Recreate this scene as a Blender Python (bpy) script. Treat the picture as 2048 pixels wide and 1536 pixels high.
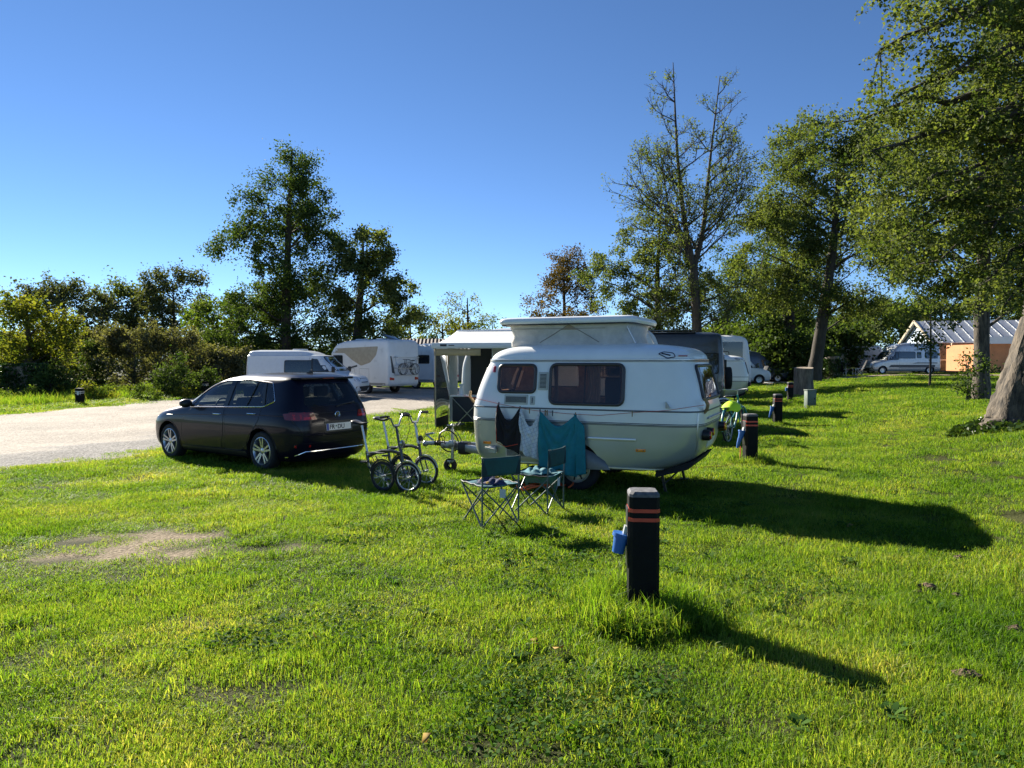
import bpy, bmesh, math, random
import numpy as np
from mathutils import Vector, Matrix
random.seed(7); RNG = np.random.default_rng(7)
for o in list(bpy.data.objects): bpy.data.objects.remove(o)
SC = bpy.context.scene; COL = SC.collection
R = math.radians; PI = math.pi

# ------------------------------------------------------------------ camera, sky, sun, exposure
EYE = 1.7; FPX = 1450.0; PITCH = math.atan(46 / FPX)
cd = bpy.data.cameras.new('camera'); cam = bpy.data.objects.new('camera', cd); COL.objects.link(cam)
cam.location = (0, 0, EYE); cam.rotation_euler = (PI / 2 - PITCH, 0, 0)
cd.sensor_fit = 'HORIZONTAL'; cd.sensor_width = 36; cd.lens = 36 * FPX / 2048
cd.clip_start = .05; cd.clip_end = 3000
SC.camera = cam
SUN_AZ = R(-40.5); SUN_EL = R(28)
w = bpy.data.worlds.new('World'); SC.world = w; w.use_nodes = True
nt = w.node_tree; bg = nt.nodes['Background']
sky = nt.nodes.new('ShaderNodeTexSky'); sky.sky_type = 'NISHITA'; sky.sun_disc = False
sky.sun_elevation = SUN_EL; sky.sun_rotation = SUN_AZ; sky.air_density = .6; sky.dust_density = 0.0; sky.ozone_density = 4.0; sky.altitude = 700
hs = nt.nodes.new('ShaderNodeHueSaturation'); hs.inputs['Saturation'].default_value = 1.06; hs.inputs['Hue'].default_value = .5; nt.links.new(sky.outputs[0], hs.inputs['Color']); nt.links.new(hs.outputs[0], bg.inputs[0]); bg.inputs[1].default_value = .06
sl = bpy.data.lights.new('sun', 'SUN'); sun = bpy.data.objects.new('sun', sl); COL.objects.link(sun)
sl.energy = 5.0; sl.angle = R(.53); sl.color = (1, .93, .80)
sdir = Vector((math.sin(SUN_AZ) * math.cos(SUN_EL), math.cos(SUN_AZ) * math.cos(SUN_EL), math.sin(SUN_EL)))
sun.rotation_euler = (-sdir).to_track_quat('-Z', 'Y').to_euler(); sun.location = sdir * 50
vs = SC.view_settings; vs.view_transform = 'Standard'; vs.look = 'None'; vs.exposure = 1.5; vs.gamma = 1
vs.use_curve_mapping = False
SC.render.resolution_x = 1024; SC.render.resolution_y = 768

# ------------------------------------------------------------------ pixel <-> place helpers used while laying the site out
FW = Vector((0, math.cos(PITCH), -math.sin(PITCH))); UP = Vector((0, math.sin(PITCH), math.cos(PITCH)))
def ray(px, py): return FW + Vector((1, 0, 0)) * ((px - 1024) / FPX) + UP * ((768 - py) / FPX)
def P(px, py, z=0):
    d = ray(px, py); return Vector((0, 0, EYE)) + d * ((z - EYE) / d.z)
def D(px, py, Y):
    d = ray(px, py); return Vector((0, 0, EYE)) + d * (Y / d.y)

# ------------------------------------------------------------------ materials
MATS = {}
def mat(name, col, rough=.5, metal=0, var=.12, scale=6, bump=0, bscale=80, coat=0, spec=.5, trans=0, var2=None, stretch=None):
    if name in MATS: return MATS[name]
    m = bpy.data.materials.new(name); m.use_nodes = True; n = m.node_tree.nodes; l = m.node_tree.links
    b = n['Principled BSDF']
    b.inputs['Roughness'].default_value = rough; b.inputs['Metallic'].default_value = metal
    b.inputs['Coat Weight'].default_value = coat; b.inputs['Coat Roughness'].default_value = .04
    b.inputs['Specular IOR Level'].default_value = spec
    if trans: b.inputs['Transmission Weight'].default_value = trans
    tc = n.new('ShaderNodeTexCoord'); src = tc.outputs['Object']
    if stretch:
        mp = n.new('ShaderNodeMapping'); mp.inputs['Scale'].default_value = stretch; l.new(src, mp.inputs[0]); src = mp.outputs[0]
    nz = n.new('ShaderNodeTexNoise'); nz.inputs['Scale'].default_value = scale; nz.inputs['Detail'].default_value = 6
    nz.inputs['Roughness'].default_value = .65; l.new(src, nz.inputs['Vector'])
    cr = n.new('ShaderNodeValToRGB'); c = np.array(col[:3])
    c2 = np.array(var2) if var2 is not None else c * (1 - 1.6 * var)
    cr.color_ramp.elements[0].color = (*np.clip(c2, 0, 1), 1); cr.color_ramp.elements[1].color = (*np.clip(c * (1 + .6 * var), 0, 1), 1)
    cr.color_ramp.elements[0].position = .32; cr.color_ramp.elements[1].position = .66
    l.new(nz.outputs['Fac'], cr.inputs[0]); l.new(cr.outputs[0], b.inputs['Base Color'])
    if rough > .02 and not trans:
        mr = n.new('ShaderNodeMapRange'); mr.inputs['To Min'].default_value = rough * .85; mr.inputs['To Max'].default_value = min(1, rough * 1.2)
        l.new(nz.outputs['Fac'], mr.inputs[0]); l.new(mr.outputs[0], b.inputs['Roughness'])
    if bump:
        n2 = n.new('ShaderNodeTexNoise'); n2.inputs['Scale'].default_value = bscale; n2.inputs['Detail'].default_value = 5; l.new(src, n2.inputs['Vector'])
        bp = n.new('ShaderNodeBump'); bp.inputs['Strength'].default_value = bump; bp.inputs['Distance'].default_value = .02
        l.new(n2.outputs['Fac'], bp.inputs['Height']); l.new(bp.outputs[0], b.inputs['Normal'])
    MATS[name] = m; return m

def glass_mat(name, tint=(.55, .62, .62), opac=.35, dcol=(.03, .032, .035)):
    # thin vehicle glazing: mirror-like Fresnel over a tinted clear pane
    if name in MATS: return MATS[name]
    m = bpy.data.materials.new(name); m.use_nodes = True; n = m.node_tree.nodes; l = m.node_tree.links
    n.remove(n['Principled BSDF']); out = n['Material Output']
    tr = n.new('ShaderNodeBsdfTransparent'); tr.inputs[0].default_value = (*tint, 1)
    gl = n.new('ShaderNodeBsdfGlossy'); gl.inputs['Roughness'].default_value = .015; gl.inputs['Color'].default_value = (.95, .97, 1, 1)
    df = n.new('ShaderNodeBsdfDiffuse'); df.inputs[0].default_value = (*dcol, 1)
    m1 = n.new('ShaderNodeMixShader'); m1.inputs[0].default_value = opac; l.new(tr.outputs[0], m1.inputs[1]); l.new(df.outputs[0], m1.inputs[2])
    fr = n.new('ShaderNodeFresnel'); fr.inputs[0].default_value = 1.5
    ma = n.new('ShaderNodeMath'); ma.operation = 'MULTIPLY_ADD'; ma.inputs[1].default_value = .85; ma.inputs[2].default_value = 0; ma.use_clamp = True
    l.new(fr.outputs[0], ma.inputs[0])
    m2 = n.new('ShaderNodeMixShader'); l.new(ma.outputs[0], m2.inputs[0]); l.new(m1.outputs[0], m2.inputs[1]); l.new(gl.outputs[0], m2.inputs[2])
    l.new(m2.outputs[0], out.inputs[0]); MATS[name] = m; return m

def leaf_mat(name, c_dark, c_light, transl=.45, wscale=.25, rough=.75, tcol=None):
    if name in MATS: return MATS[name]
    m = bpy.data.materials.new(name); m.use_nodes = True; n = m.node_tree.nodes; l = m.node_tree.links
    b = n['Principled BSDF']; out = n['Material Output']; b.inputs['Roughness'].default_value = rough; b.inputs['Specular IOR Level'].default_value = .15
    g = n.new('ShaderNodeNewGeometry'); nz = n.new('ShaderNodeTexNoise'); nz.inputs['Scale'].default_value = wscale; nz.inputs['Detail'].default_value = 3
    l.new(g.outputs['Position'], nz.inputs['Vector'])
    ad = n.new('ShaderNodeMath'); ad.operation = 'ADD'; l.new(nz.outputs['Fac'], ad.inputs[0])
    ml = n.new('ShaderNodeMath'); ml.operation = 'MULTIPLY_ADD'; ml.inputs[1].default_value = .55; ml.inputs[2].default_value = -.27
    l.new(g.outputs['Random Per Island'], ml.inputs[0]); l.new(ml.outputs[0], ad.inputs[1])
    cr = n.new('ShaderNodeValToRGB'); cr.color_ramp.elements[0].color = (*c_dark, 1); cr.color_ramp.elements[1].color = (*c_light, 1)
    cr.color_ramp.elements[0].position = .2; cr.color_ramp.elements[1].position = .8
    l.new(ad.outputs[0], cr.inputs[0]); l.new(cr.outputs[0], b.inputs['Base Color'])
    ts = n.new('ShaderNodeBsdfTranslucent'); mx = n.new('ShaderNodeMixRGB'); mx.blend_type = 'MULTIPLY'; mx.inputs[0].default_value = 1
    mx.inputs[2].default_value = (*(tcol or (1.5, 1.5, .5)), 1); l.new(cr.outputs[0], mx.inputs[1]); l.new(mx.outputs[0], ts.inputs[0])
    ms = n.new('ShaderNodeMixShader'); ms.inputs[0].default_value = transl; l.new(b.outputs[0], ms.inputs[1]); l.new(ts.outputs[0], ms.inputs[2])
    l.new(ms.outputs[0], out.inputs[0]); MATS[name] = m; return m

# ------------------------------------------------------------------ things, parts, tags
def tag(o, label=None, cat=None, group=None, kind=None):
    if label: o['label'] = label
    if cat: o['category'] = cat
    if group: o['group'] = group
    if kind: o['kind'] = kind
    return o
def thing(name, label, cat, loc=(0, 0, 0), rotz=0, group=None):
    o = bpy.data.objects.new(name, None); COL.objects.link(o); o.empty_display_size = .2
    o.location = loc; o.rotation_euler = (0, 0, rotz)
    return tag(o, label, cat, group)
def sub(name, parent, loc=(0, 0, 0), rot=(0, 0, 0)):
    o = bpy.data.objects.new(name, None); COL.objects.link(o); o.empty_display_size = .1
    o.parent = parent; o.location = loc; o.rotation_euler = rot; return o
def copy_tree(o, parent=None):
    c = o.copy(); COL.objects.link(c); c.parent = parent
    for ch in list(o.children): copy_tree(ch, c)
    return c
def mesh_np(name, V, Fq, mats, parent=None, smooth=False):
    # fast mesh from numpy: V (n,3), Fq (m,k)
    me = bpy.data.meshes.new(name); V = np.asarray(V, np.float32); Fq = np.asarray(Fq, np.int32); k = Fq.shape[1]
    me.vertices.add(len(V)); me.vertices.foreach_set('co', V.ravel()); me.loops.add(Fq.size); me.loops.foreach_set('vertex_index', Fq.ravel())
    me.polygons.add(len(Fq)); me.polygons.foreach_set('loop_start', np.arange(0, Fq.size, k, dtype=np.int32))
    me.update(calc_edges=True)
    if smooth: me.polygons.foreach_set('use_smooth', np.ones(len(Fq), bool))
    for m in (mats if isinstance(mats, (list, tuple)) else [mats]): me.materials.append(m)
    o = bpy.data.objects.new(name, me); COL.objects.link(o); o.parent = parent; return o

class MB:
    def __init__(s): s.v = []; s.f = []; s.mi = []
    def add(s, vs_, fs, mi=0):
        k = len(s.v); s.v += [tuple(p) for p in vs_]
        for f in fs: s.f.append(tuple(i + k for i in f)); s.mi.append(mi)
        return s
    def box(s, c, d, rot=None, mi=0, taper=None):
        hx, hy, hz = d[0] / 2, d[1] / 2, d[2] / 2; vs_ = []
        for z in (-1, 1):
            k = taper if (taper and z > 0) else 1
            for x, y in ((-1, -1), (1, -1), (1, 1), (-1, 1)): vs_.append(Vector((x * hx * k, y * hy * k, z * hz)))
        if rot is not None:
            if not isinstance(rot, Matrix): rot = Matrix.Rotation(rot, 3, 'Z')
            vs_ = [rot @ p for p in vs_]
        c = Vector(c)
        return s.add([p + c for p in vs_], [(3, 2, 1, 0), (4, 5, 6, 7), (0, 1, 5, 4), (1, 2, 6, 5), (2, 3, 7, 6), (3, 0, 4, 7)], mi)
    def bar(s, a, b, w_, h_, mi=0, up=(0, 0, 1)):
        a, b = Vector(a), Vector(b); d = (b - a); L = d.length; d.normalize(); u = Vector(up)
        if abs(d.dot(u)) > .98: u = Vector((1, 0, 0))
        sx = d.cross(u).normalized(); u = sx.cross(d)
        m = Matrix((d, sx, u)).transposed()
        return s.box((a + b) / 2, (L, w_, h_), m, mi)
    def tube(s, path, r, n=8, cap=True, closed=False, mi=0):
        path = [Vector(p) for p in path]; N = len(path); rs = r if isinstance(r, (list, tuple, np.ndarray)) else [r] * N
        rings = []; prev = None
        for i, p in enumerate(path):
            if closed: t = path[(i + 1) % N] - path[i - 1]
            else: t = path[min(i + 1, N - 1)] - path[max(i - 1, 0)]
            if t.length < 1e-9: t = Vector((0, 0, 1))
            t.normalize()
            if prev is None:
                u = Vector((0, 0, 1)) if abs(t.z) < .9 else Vector((1, 0, 0)); u = (u - t * u.dot(t)).normalized()
            else:
                u = prev - t * prev.dot(t)
                u = u.normalized() if u.length > 1e-6 else Vector((1, 0, 0))
            prev = u; v = t.cross(u)
            rings.append([p + (u * math.cos(2 * PI * k / n) + v * math.sin(2 * PI * k / n)) * rs[i] for k in range(n)])
        vs_ = [q for rg in rings for q in rg]; fs = []
        for i in range(N if closed else N - 1):
            j = (i + 1) % N
            for k in range(n): k2 = (k + 1) % n; fs.append((i * n + k, i * n + k2, j * n + k2, j * n + k))
        if cap and not closed: fs += [tuple(range(n - 1, -1, -1)), tuple((N - 1) * n + k for k in range(n))]
        return s.add(vs_, fs, mi)
    def lathe(s, prof, n=24, axis='z', c=(0, 0, 0), mi=0, a0=0, a1=2 * PI):
        full = abs(a1 - a0 - 2 * PI) < 1e-6; m = n if full else n + 1; vs_ = []; fs = []; c = Vector(c)
        for (r, h) in prof:
            for k in range(m):
                a = a0 + (a1 - a0) * k / n; x, y = r * math.cos(a), r * math.sin(a)
                q = {'z': (x, y, h), 'y': (x, h, y), 'x': (h, x, y)}[axis]; vs_.append(Vector(q) + c)
        for i in range(len(prof) - 1):
            for k in range(n): k2 = (k + 1) % m; fs.append((i * m + k, i * m + k2, (i + 1) * m + k2, (i + 1) * m + k))
        return s.add(vs_, fs, mi)
    def prism(s, poly, d0, d1, plane='xz', mi=0):
        def q(a, b, d): return {'xz': (a, d, b), 'yz': (d, a, b), 'xy': (a, b, d)}[plane]
        n = len(poly); vs_ = [q(a, b, d0) for a, b in poly] + [q(a, b, d1) for a, b in poly]
        fs = [tuple(range(n)), tuple(range(2 * n - 1, n - 1, -1))] + [(i, i + n, (i + 1) % n + n, (i + 1) % n) for i in range(n)]
        return s.add(vs_, fs, mi)
    def sphere(s, c, r, n=12, m=8, mi=0):
        r = r if isinstance(r, (tuple, list)) else (r, r, r); vs_ = []; fs = []; c = Vector(c)
        for i in range(m + 1):
            th = PI * i / m
            for k in range(n):
                a = 2 * PI * k / n; vs_.append(c + Vector((r[0] * math.sin(th) * math.cos(a), r[1] * math.sin(th) * math.sin(a), r[2] * math.cos(th))))
        for i in range(m):
            for k in range(n): k2 = (k + 1) % n; fs.append((i * n + k, (i + 1) * n + k, (i + 1) * n + k2, i * n + k2))
        return s.add(vs_, fs, mi)
    def grid(s, fn, nu, nv, mi=0):
        vs_ = [fn(i / nu, j / nv) for i in range(nu + 1) for j in range(nv + 1)]; fs = []
        for i in range(nu):
            for j in range(nv): a = i * (nv + 1) + j; fs.append((a, a + 1, a + nv + 2, a + nv + 1))
        return s.add(vs_, fs, mi)
    def mesh(s, name, mats, bevel=0, seg=2, smooth=35, fix=True):
        me = bpy.data.meshes.new(name); me.from_pydata([tuple(p) for p in s.v], [], s.f)
        for m in (mats if isinstance(mats, (list, tuple)) else [mats]): me.materials.append(m)
        me.polygons.foreach_set('material_index', s.mi)
        bm = bmesh.new(); bm.from_mesh(me)
        if fix: bmesh.ops.remove_doubles(bm, verts=bm.verts, dist=1e-5); bmesh.ops.recalc_face_normals(bm, faces=bm.faces)
        if bevel:
            es = [e for e in bm.edges if len(e.link_faces) == 2 and e.calc_face_angle(0) > R(30)]
            bmesh.ops.bevel(bm, geom=es, offset=bevel, segments=seg, affect='EDGES', profile=.5, clamp_overlap=True)
        bm.to_mesh(me); bm.free()
        if smooth:
            me.polygons.foreach_set('use_smooth', [True] * len(me.polygons)); me.set_sharp_from_angle(angle=R(smooth))
        me.update(); return me
    def build(s, name, mats, parent=None, bevel=0, seg=2, smooth=35, loc=(0, 0, 0), rot=(0, 0, 0), fix=True):
        o = bpy.data.objects.new(name, s.mesh(name, mats, bevel, seg, smooth, fix)); COL.objects.link(o)
        o.parent = parent; o.location = loc; o.rotation_euler = rot; return o

def rpoly(pts, r, seg=5):
    # round the corners of a polygon; r may be a list
    out = []; n = len(pts)
    for i in range(n):
        a, b, c = Vector(pts[i - 1]), Vector(pts[i]), Vector(pts[(i + 1) % n]); rr = r[i] if isinstance(r, (list, tuple)) else r
        d1, d2 = (a - b), (c - b); k = min(rr, d1.length * .49, d2.length * .49)
        if k < 1e-4: out.append(tuple(b)); continue
        p, q = b + d1.normalized() * k, b + d2.normalized() * k
        for j in range(seg + 1):
            t = j / seg; out.append(tuple(p * (1 - t) ** 2 + b * 2 * t * (1 - t) + q * t * t))
    return out
def rect(x0, z0, x1, z1): return [(x0, z0), (x1, z0), (x1, z1), (x0, z1)]
def circle(cx, cz, r, n=20): return [(cx + r * math.cos(2 * PI * k / n), cz + r * math.sin(2 * PI * k / n)) for k in range(n)]

# ------------------------------------------------------------------ lofted vehicle bodies: horizontal super-elliptic sections stacked in z
class Body:
    def __init__(s, keys, pr=9, pf=9, q=4):
        # keys: (z, x_rear, x_front, half_width)
        k = np.array(keys, float); s.z = k[:, 0]; s.k = k; s.pr = pr; s.pf = pf; s.q = q
        h = np.diff(s.z); s.m = []
        for c in (1, 2, 3):
            d = np.diff(k[:, c]) / h; m = np.zeros(len(k)); m[0] = d[0]; m[-1] = d[-1]
            for i in range(1, len(k) - 1):
                if d[i - 1] * d[i] > 0: w1 = 2 * h[i] + h[i - 1]; w2 = h[i] + 2 * h[i - 1]; m[i] = (w1 + w2) / (w1 / d[i - 1] + w2 / d[i])
            s.m.append(m)
    def at(s, z):
        z = min(max(z, s.z[0]), s.z[-1]); i = min(max(int(np.searchsorted(s.z, z)) - 1, 0), len(s.z) - 2); h = s.z[i + 1] - s.z[i]; t = (z - s.z[i]) / h; r = []
        for c in (1, 2, 3):
            y0, y1, m0, m1 = s.k[i, c], s.k[i + 1, c], s.m[c - 1][i], s.m[c - 1][i + 1]
            r.append((2 * t**3 - 3 * t * t + 1) * y0 + (t**3 - 2 * t * t + t) * h * m0 + (-2 * t**3 + 3 * t * t) * y1 + (t**3 - t * t) * h * m1)
        return r
    def wy(s, x, z):
        a, b, W = s.at(z); c = (a + b) / 2; hl = max((b - a) / 2, 1e-6); t = (x - c) / hl; p = s.pf if t > 0 else s.pr
        return W * max(0., 1 - min(1, abs(t)) ** p) ** (1 / s.q)
    def ex(s, y, z, end):
        a, b, W = s.at(z); c = (a + b) / 2; hl = (b - a) / 2; p = s.pf if end > 0 else s.pr
        return c + end * hl * max(0., 1 - min(1, abs(y) / max(W, 1e-6)) ** s.q) ** (1 / p)
    def loft(s, zs, n=72, inset=0, mb=None, mi=0):
        mb = mb or MB(); vs_ = []; fs = []; N = len(zs)
        for z in zs:
            a, b, W = s.at(z); a += inset; b -= inset; W = max(W - inset, .01); c = (a + b) / 2; hl = max((b - a) / 2, .01)
            for k in range(n):
                th = 2 * PI * (k + .5) / n; ct, st = math.cos(th), math.sin(th); p = s.pf if ct > 0 else s.pr
                vs_.append((c + hl * math.copysign(abs(ct) ** (2 / p), ct), W * math.copysign(abs(st) ** (2 / s.q), st), z))
        for i in range(N - 1):
            for k in range(n): k2 = (k + 1) % n; fs.append((i * n + k, i * n + k2, (i + 1) * n + k2, (i + 1) * n + k))
        fs += [tuple(range(n - 1, -1, -1)), tuple((N - 1) * n + k for k in range(n))]
        return mb.add(vs_, fs, mi)
    def _patch(s, poly, fn, off, thick, step):
        bm = bmesh.new(); vs_ = [bm.verts.new((a, 0, b)) for a, b in poly]; bm.faces.new(vs_)
        xs = [p[0] for p in poly]; zs = [p[1] for p in poly]
        for lo, hi, ax in ((min(xs), max(xs), 0), (min(zs), max(zs), 2)):
            k = max(1, int((hi - lo) / step))
            for i in range(1, k):
                co = [0, 0, 0]; no = [0, 0, 0]; co[ax] = lo + (hi - lo) * i / k; no[ax] = 1
                bmesh.ops.bisect_plane(bm, geom=bm.verts[:] + bm.edges[:] + bm.faces[:], plane_co=co, plane_no=no)
        outer = {v: fn(v.co.x, v.co.z, off) for v in bm.verts}
        inner = {v: fn(v.co.x, v.co.z, off - thick) for v in bm.verts}
        idx = {v: i for i, v in enumerate(bm.verts)}; n = len(idx)
        V = [outer[v] for v in bm.verts] + [inner[v] for v in bm.verts]; Fs = [tuple(idx[v] for v in f.verts) for f in bm.faces]
        for e in bm.edges:
            if len(e.link_faces) == 1: a, b = idx[e.verts[0]], idx[e.verts[1]]; Fs.append((a, b, b + n, a + n))
        bm.free(); return V, Fs
    def side(s, mb, poly, sd=1, off=.004, thick=.02, step=.12, mi=0):
        V, Fs = s._patch(poly, lambda x, z, o: (x, sd * (s.wy(x, z) + o), z), off, thick, step); return mb.add(V, Fs, mi)
    def end(s, mb, poly, e=-1, off=.004, thick=.02, step=.12, mi=0):
        V, Fs = s._patch(poly, lambda y, z, o: (s.ex(y, z, e) + e * o, y, z), off, thick, step); return mb.add(V, Fs, mi)
    def side_line(s, mb, pts, r, sd=1, off=.002, n=4, step=.08, mi=0, closed=False):
        path = []; pts = list(pts) + ([pts[0]] if closed else [])
        for (a, b), (c, d) in zip(pts[:-1], pts[1:]):
            k = max(1, int(math.hypot(c - a, d - b) / step))
            for i in range(k): t = i / k; x, z = a + (c - a) * t, b + (d - b) * t; path.append((x, sd * (s.wy(x, z) + off), z))
        if not closed: x, z = pts[-1]; path.append((x, sd * (s.wy(x, z) + off), z))
        return mb.tube(path, r, n, closed=closed, mi=mi)
    def end_line(s, mb, pts, r, e=-1, off=.002, n=4, step=.08, mi=0, closed=False):
        path = []; pts = list(pts) + ([pts[0]] if closed else [])
        for (a, b), (c, d) in zip(pts[:-1], pts[1:]):
            k = max(1, int(math.hypot(c - a, d - b) / step))
            for i in range(k): t = i / k; y, z = a + (c - a) * t, b + (d - b) * t; path.append((s.ex(y, z, e) + e * off, y, z))
        if not closed: y, z = pts[-1]; path.append((s.ex(y, z, e) + e * off, y, z))
        return mb.tube(path, r, n, closed=closed, mi=mi)
    def ring_line(s, mb, z, r, off=.002, n=4, m=96, mi=0):
        a, b, W = s.at(z); c = (a + b) / 2; hl = (b - a) / 2 + off; W += off; path = []
        for k in range(m):
            th = 2 * PI * (k + .5) / m; ct, st = math.cos(th), math.sin(th); p = s.pf if ct > 0 else s.pr
            path.append((c + hl * math.copysign(abs(ct) ** (2 / p), ct), W * math.copysign(abs(st) ** (2 / s.q), st), z))
        return mb.tube(path, r, n, closed=True, mi=mi)

def cut(me, cutters, smooth=30, mats=None):
    # boolean difference on mesh data, returns a new mesh
    o = bpy.data.objects.new('tmp', me); COL.objects.link(o); tmp = [o]
    for c in cutters:
        k = bpy.data.objects.new('tmpc', c); COL.objects.link(k); tmp.append(k)
        md = o.modifiers.new('b', 'BOOLEAN'); md.operation = 'DIFFERENCE'; md.object = k; md.solver = 'EXACT'
    dg = bpy.context.evaluated_depsgraph_get(); dg.update()
    r = bpy.data.meshes.new_from_object(o.evaluated_get(dg))
    for t in tmp: bpy.data.objects.remove(t)
    if mats:
        r.materials.clear()
        for m in mats: r.materials.append(m)
    r.polygons.foreach_set('use_smooth', [True] * len(r.polygons)); r.set_sharp_from_angle(angle=R(smooth)); return r
def link(name, me, parent): o = bpy.data.objects.new(name, me); COL.objects.link(o); o.parent = parent; return o

def text_part(name, txt, size, m, parent, loc, rot, extrude=.002, bold=0):
    c = bpy.data.curves.new(name, 'FONT'); c.body = txt; c.size = size; c.extrude = extrude; c.offset = bold; c.resolution_u = 3
    o = bpy.data.objects.new('t', c); COL.objects.link(o); dg = bpy.context.evaluated_depsgraph_get(); dg.update()
    me = bpy.data.meshes.new_from_object(o.evaluated_get(dg)); bpy.data.objects.remove(o); bpy.data.curves.remove(c)
    me.materials.clear(); me.materials.append(m); r = link(name, me, parent); r.location = loc; r.rotation_euler = rot; return r

# ------------------------------------------------------------------ common materials
BLK = mat('black_plastic', (.012, .012, .013), .45, var=.2)
RUB = mat('tyre_rubber', (.018, .018, .019), .8, var=.25, scale=25, bump=.2)
STEEL = mat('galvanised_steel', (.42, .43, .44), .38, .9, var=.15, scale=14)
CHROME = mat('chrome_trim', (.75, .75, .76), .12, 1, var=.03)
ALLOY = mat('alloy_silver', (.48, .49, .50), .3, .85, var=.06)
WHITE = mat('white_gelcoat', (.68, .69, .68), .28, coat=.3, var=.05, scale=2)
AMBER = mat('amber_lens', (.85, .26, .01), .2, var=.05, coat=.5)
REDL = mat('red_lens', (.45, .012, .012), .15, var=.1, coat=.7)
REDD = mat('dark_red_lens', (.16, .008, .008), .12, var=.1, coat=.8)
DGLASS = mat('dark_glazing', (.012, .014, .016), .06, var=.1, coat=.6)
# ------------------------------------------------------------------ terrain
def sstep(a, b, x):
    t = np.clip((x - a) / (b - a), 0, 1); return t * t * (3 - 2 * t)
def G(x, y):
    x = np.asarray(x, float); y = np.asarray(y, float); yy = np.clip(y, 0, 70)
    st = 1.9 + .30 * yy; wd = 1.0 + .2 * yy
    z = .58 * sstep(0, 1, (x - st) / wd)
    z = z + .012 * np.sin(x * 1.7 + 1.3) * np.sin(y * 1.3 + .4) + .008 * np.sin(x * 4.1 + y * 3.3)
    return z
def g(x, y): return float(G(x, y))
# road outline (near edge, then far edge)
ROAD_NEAR = [(-30, -14), (-7.9, 11.0), (-6.75, 13.4), (-5.4, 17.5), (-4.2, 22.5), (-2.9, 25.5), (.5, 27.2), (6, 29.5)]
ROAD_FAR = [(6, 46), (-9, 47), (-14.6, 36), (-15.0, 30), (-15.6, 25.5), (-16.3, 22.6), (-22, 14), (-45, -14)]
def poly_sd(px, py, poly):
    # signed distance to polygon (negative inside), vectorised
    px = np.asarray(px, float); py = np.asarray(py, float); d = np.full(px.shape, 1e9); ins = np.zeros(px.shape, bool); n = len(poly)
    for i in range(n):
        ax, ay = poly[i]; bx, by = poly[(i + 1) % n]; ex, ey = bx - ax, by - ay; wx, wy = px - ax, py - ay
        t = np.clip((wx * ex + wy * ey) / (ex * ex + ey * ey), 0, 1); d = np.minimum(d, np.hypot(wx - ex * t, wy - ey * t))
        c = ((ay > py) != (by > py)); xi = ax + (py - ay) * ex / (ey if abs(ey) > 1e-9 else 1e-9); ins ^= c & (px < xi)
    return np.where(ins, -d, d)
ROAD = ROAD_NEAR + ROAD_FAR
def wob(x, y): return .22 * np.sin(x * 2.3 + y * 1.1) + .16 * np.sin(x * 5.1 - y * 4.3 + 1) + .1 * np.sin(x * 11 + y * 9)
def road_d(x, y): return poly_sd(x, y, ROAD) + wob(np.asarray(x), np.asarray(y)) * .8
FARLANE = [(17, 52), (60, 50), (60, 58), (20, 60), (12, 57)]
# bare sandy spots in the lawn: (x, y, rx, ry)
BARE = [(*P(215, 1102)[:2], .55, .16), (*P(335, 1078)[:2], .50, .16), (*P(300, 1110)[:2], .45, .12), (*P(590, 1095)[:2], .20, .05), (*P(745, 1137)[:2], .15, .05)]
def bare_d(x, y):
    d = np.full(np.shape(x), 9.)
    for bx, by, rx, ry in BARE: d = np.minimum(d, np.hypot((x - bx) / rx, (y - by) / (ry * 2.2)))
    return d + .45 * np.sin(x * 9 + y * 4) * np.sin(y * 11 - x * 3) + .30 * np.sin(x * 23 + 2) * np.sin(y * 27)

def axis(lo, hi, mid0, mid1, fine, grow=1.18):
    a = list(np.arange(mid0, mid1 + 1e-6, fine)); s = fine
    while a[-1] < hi: s *= grow; a.append(a[-1] + s)
    s = fine
    while a[0] > lo: s *= grow; a.insert(0, a[0] - s)
    return np.array(a)
def ground_sheet():
    xs = axis(-900, 900, -14, 18, .25); ys = axis(-60, 1500, 0, 48, .25); X, Y = np.meshgrid(xs, ys, indexing='ij'); Z = G(X, Y)
    V = np.stack([X, Y, Z], -1).reshape(-1, 3); ny = len(ys); i, j = np.meshgrid(np.arange(len(xs) - 1), np.arange(ny - 1), indexing='ij'); a = (i * ny + j).ravel()
    Fq = np.stack([a, a + ny, a + ny + 1, a + 1], 1)
    o = mesh_np('ground', V, Fq, M_SOIL, smooth=True); me = o.data
    at = me.attributes.new('bare', 'FLOAT', 'POINT'); at.data.foreach_set('value', (1 - sstep(.85, 1.15, bare_d(X, Y))).ravel().astype(np.float32))
    return tag(o, kind='structure')
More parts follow.
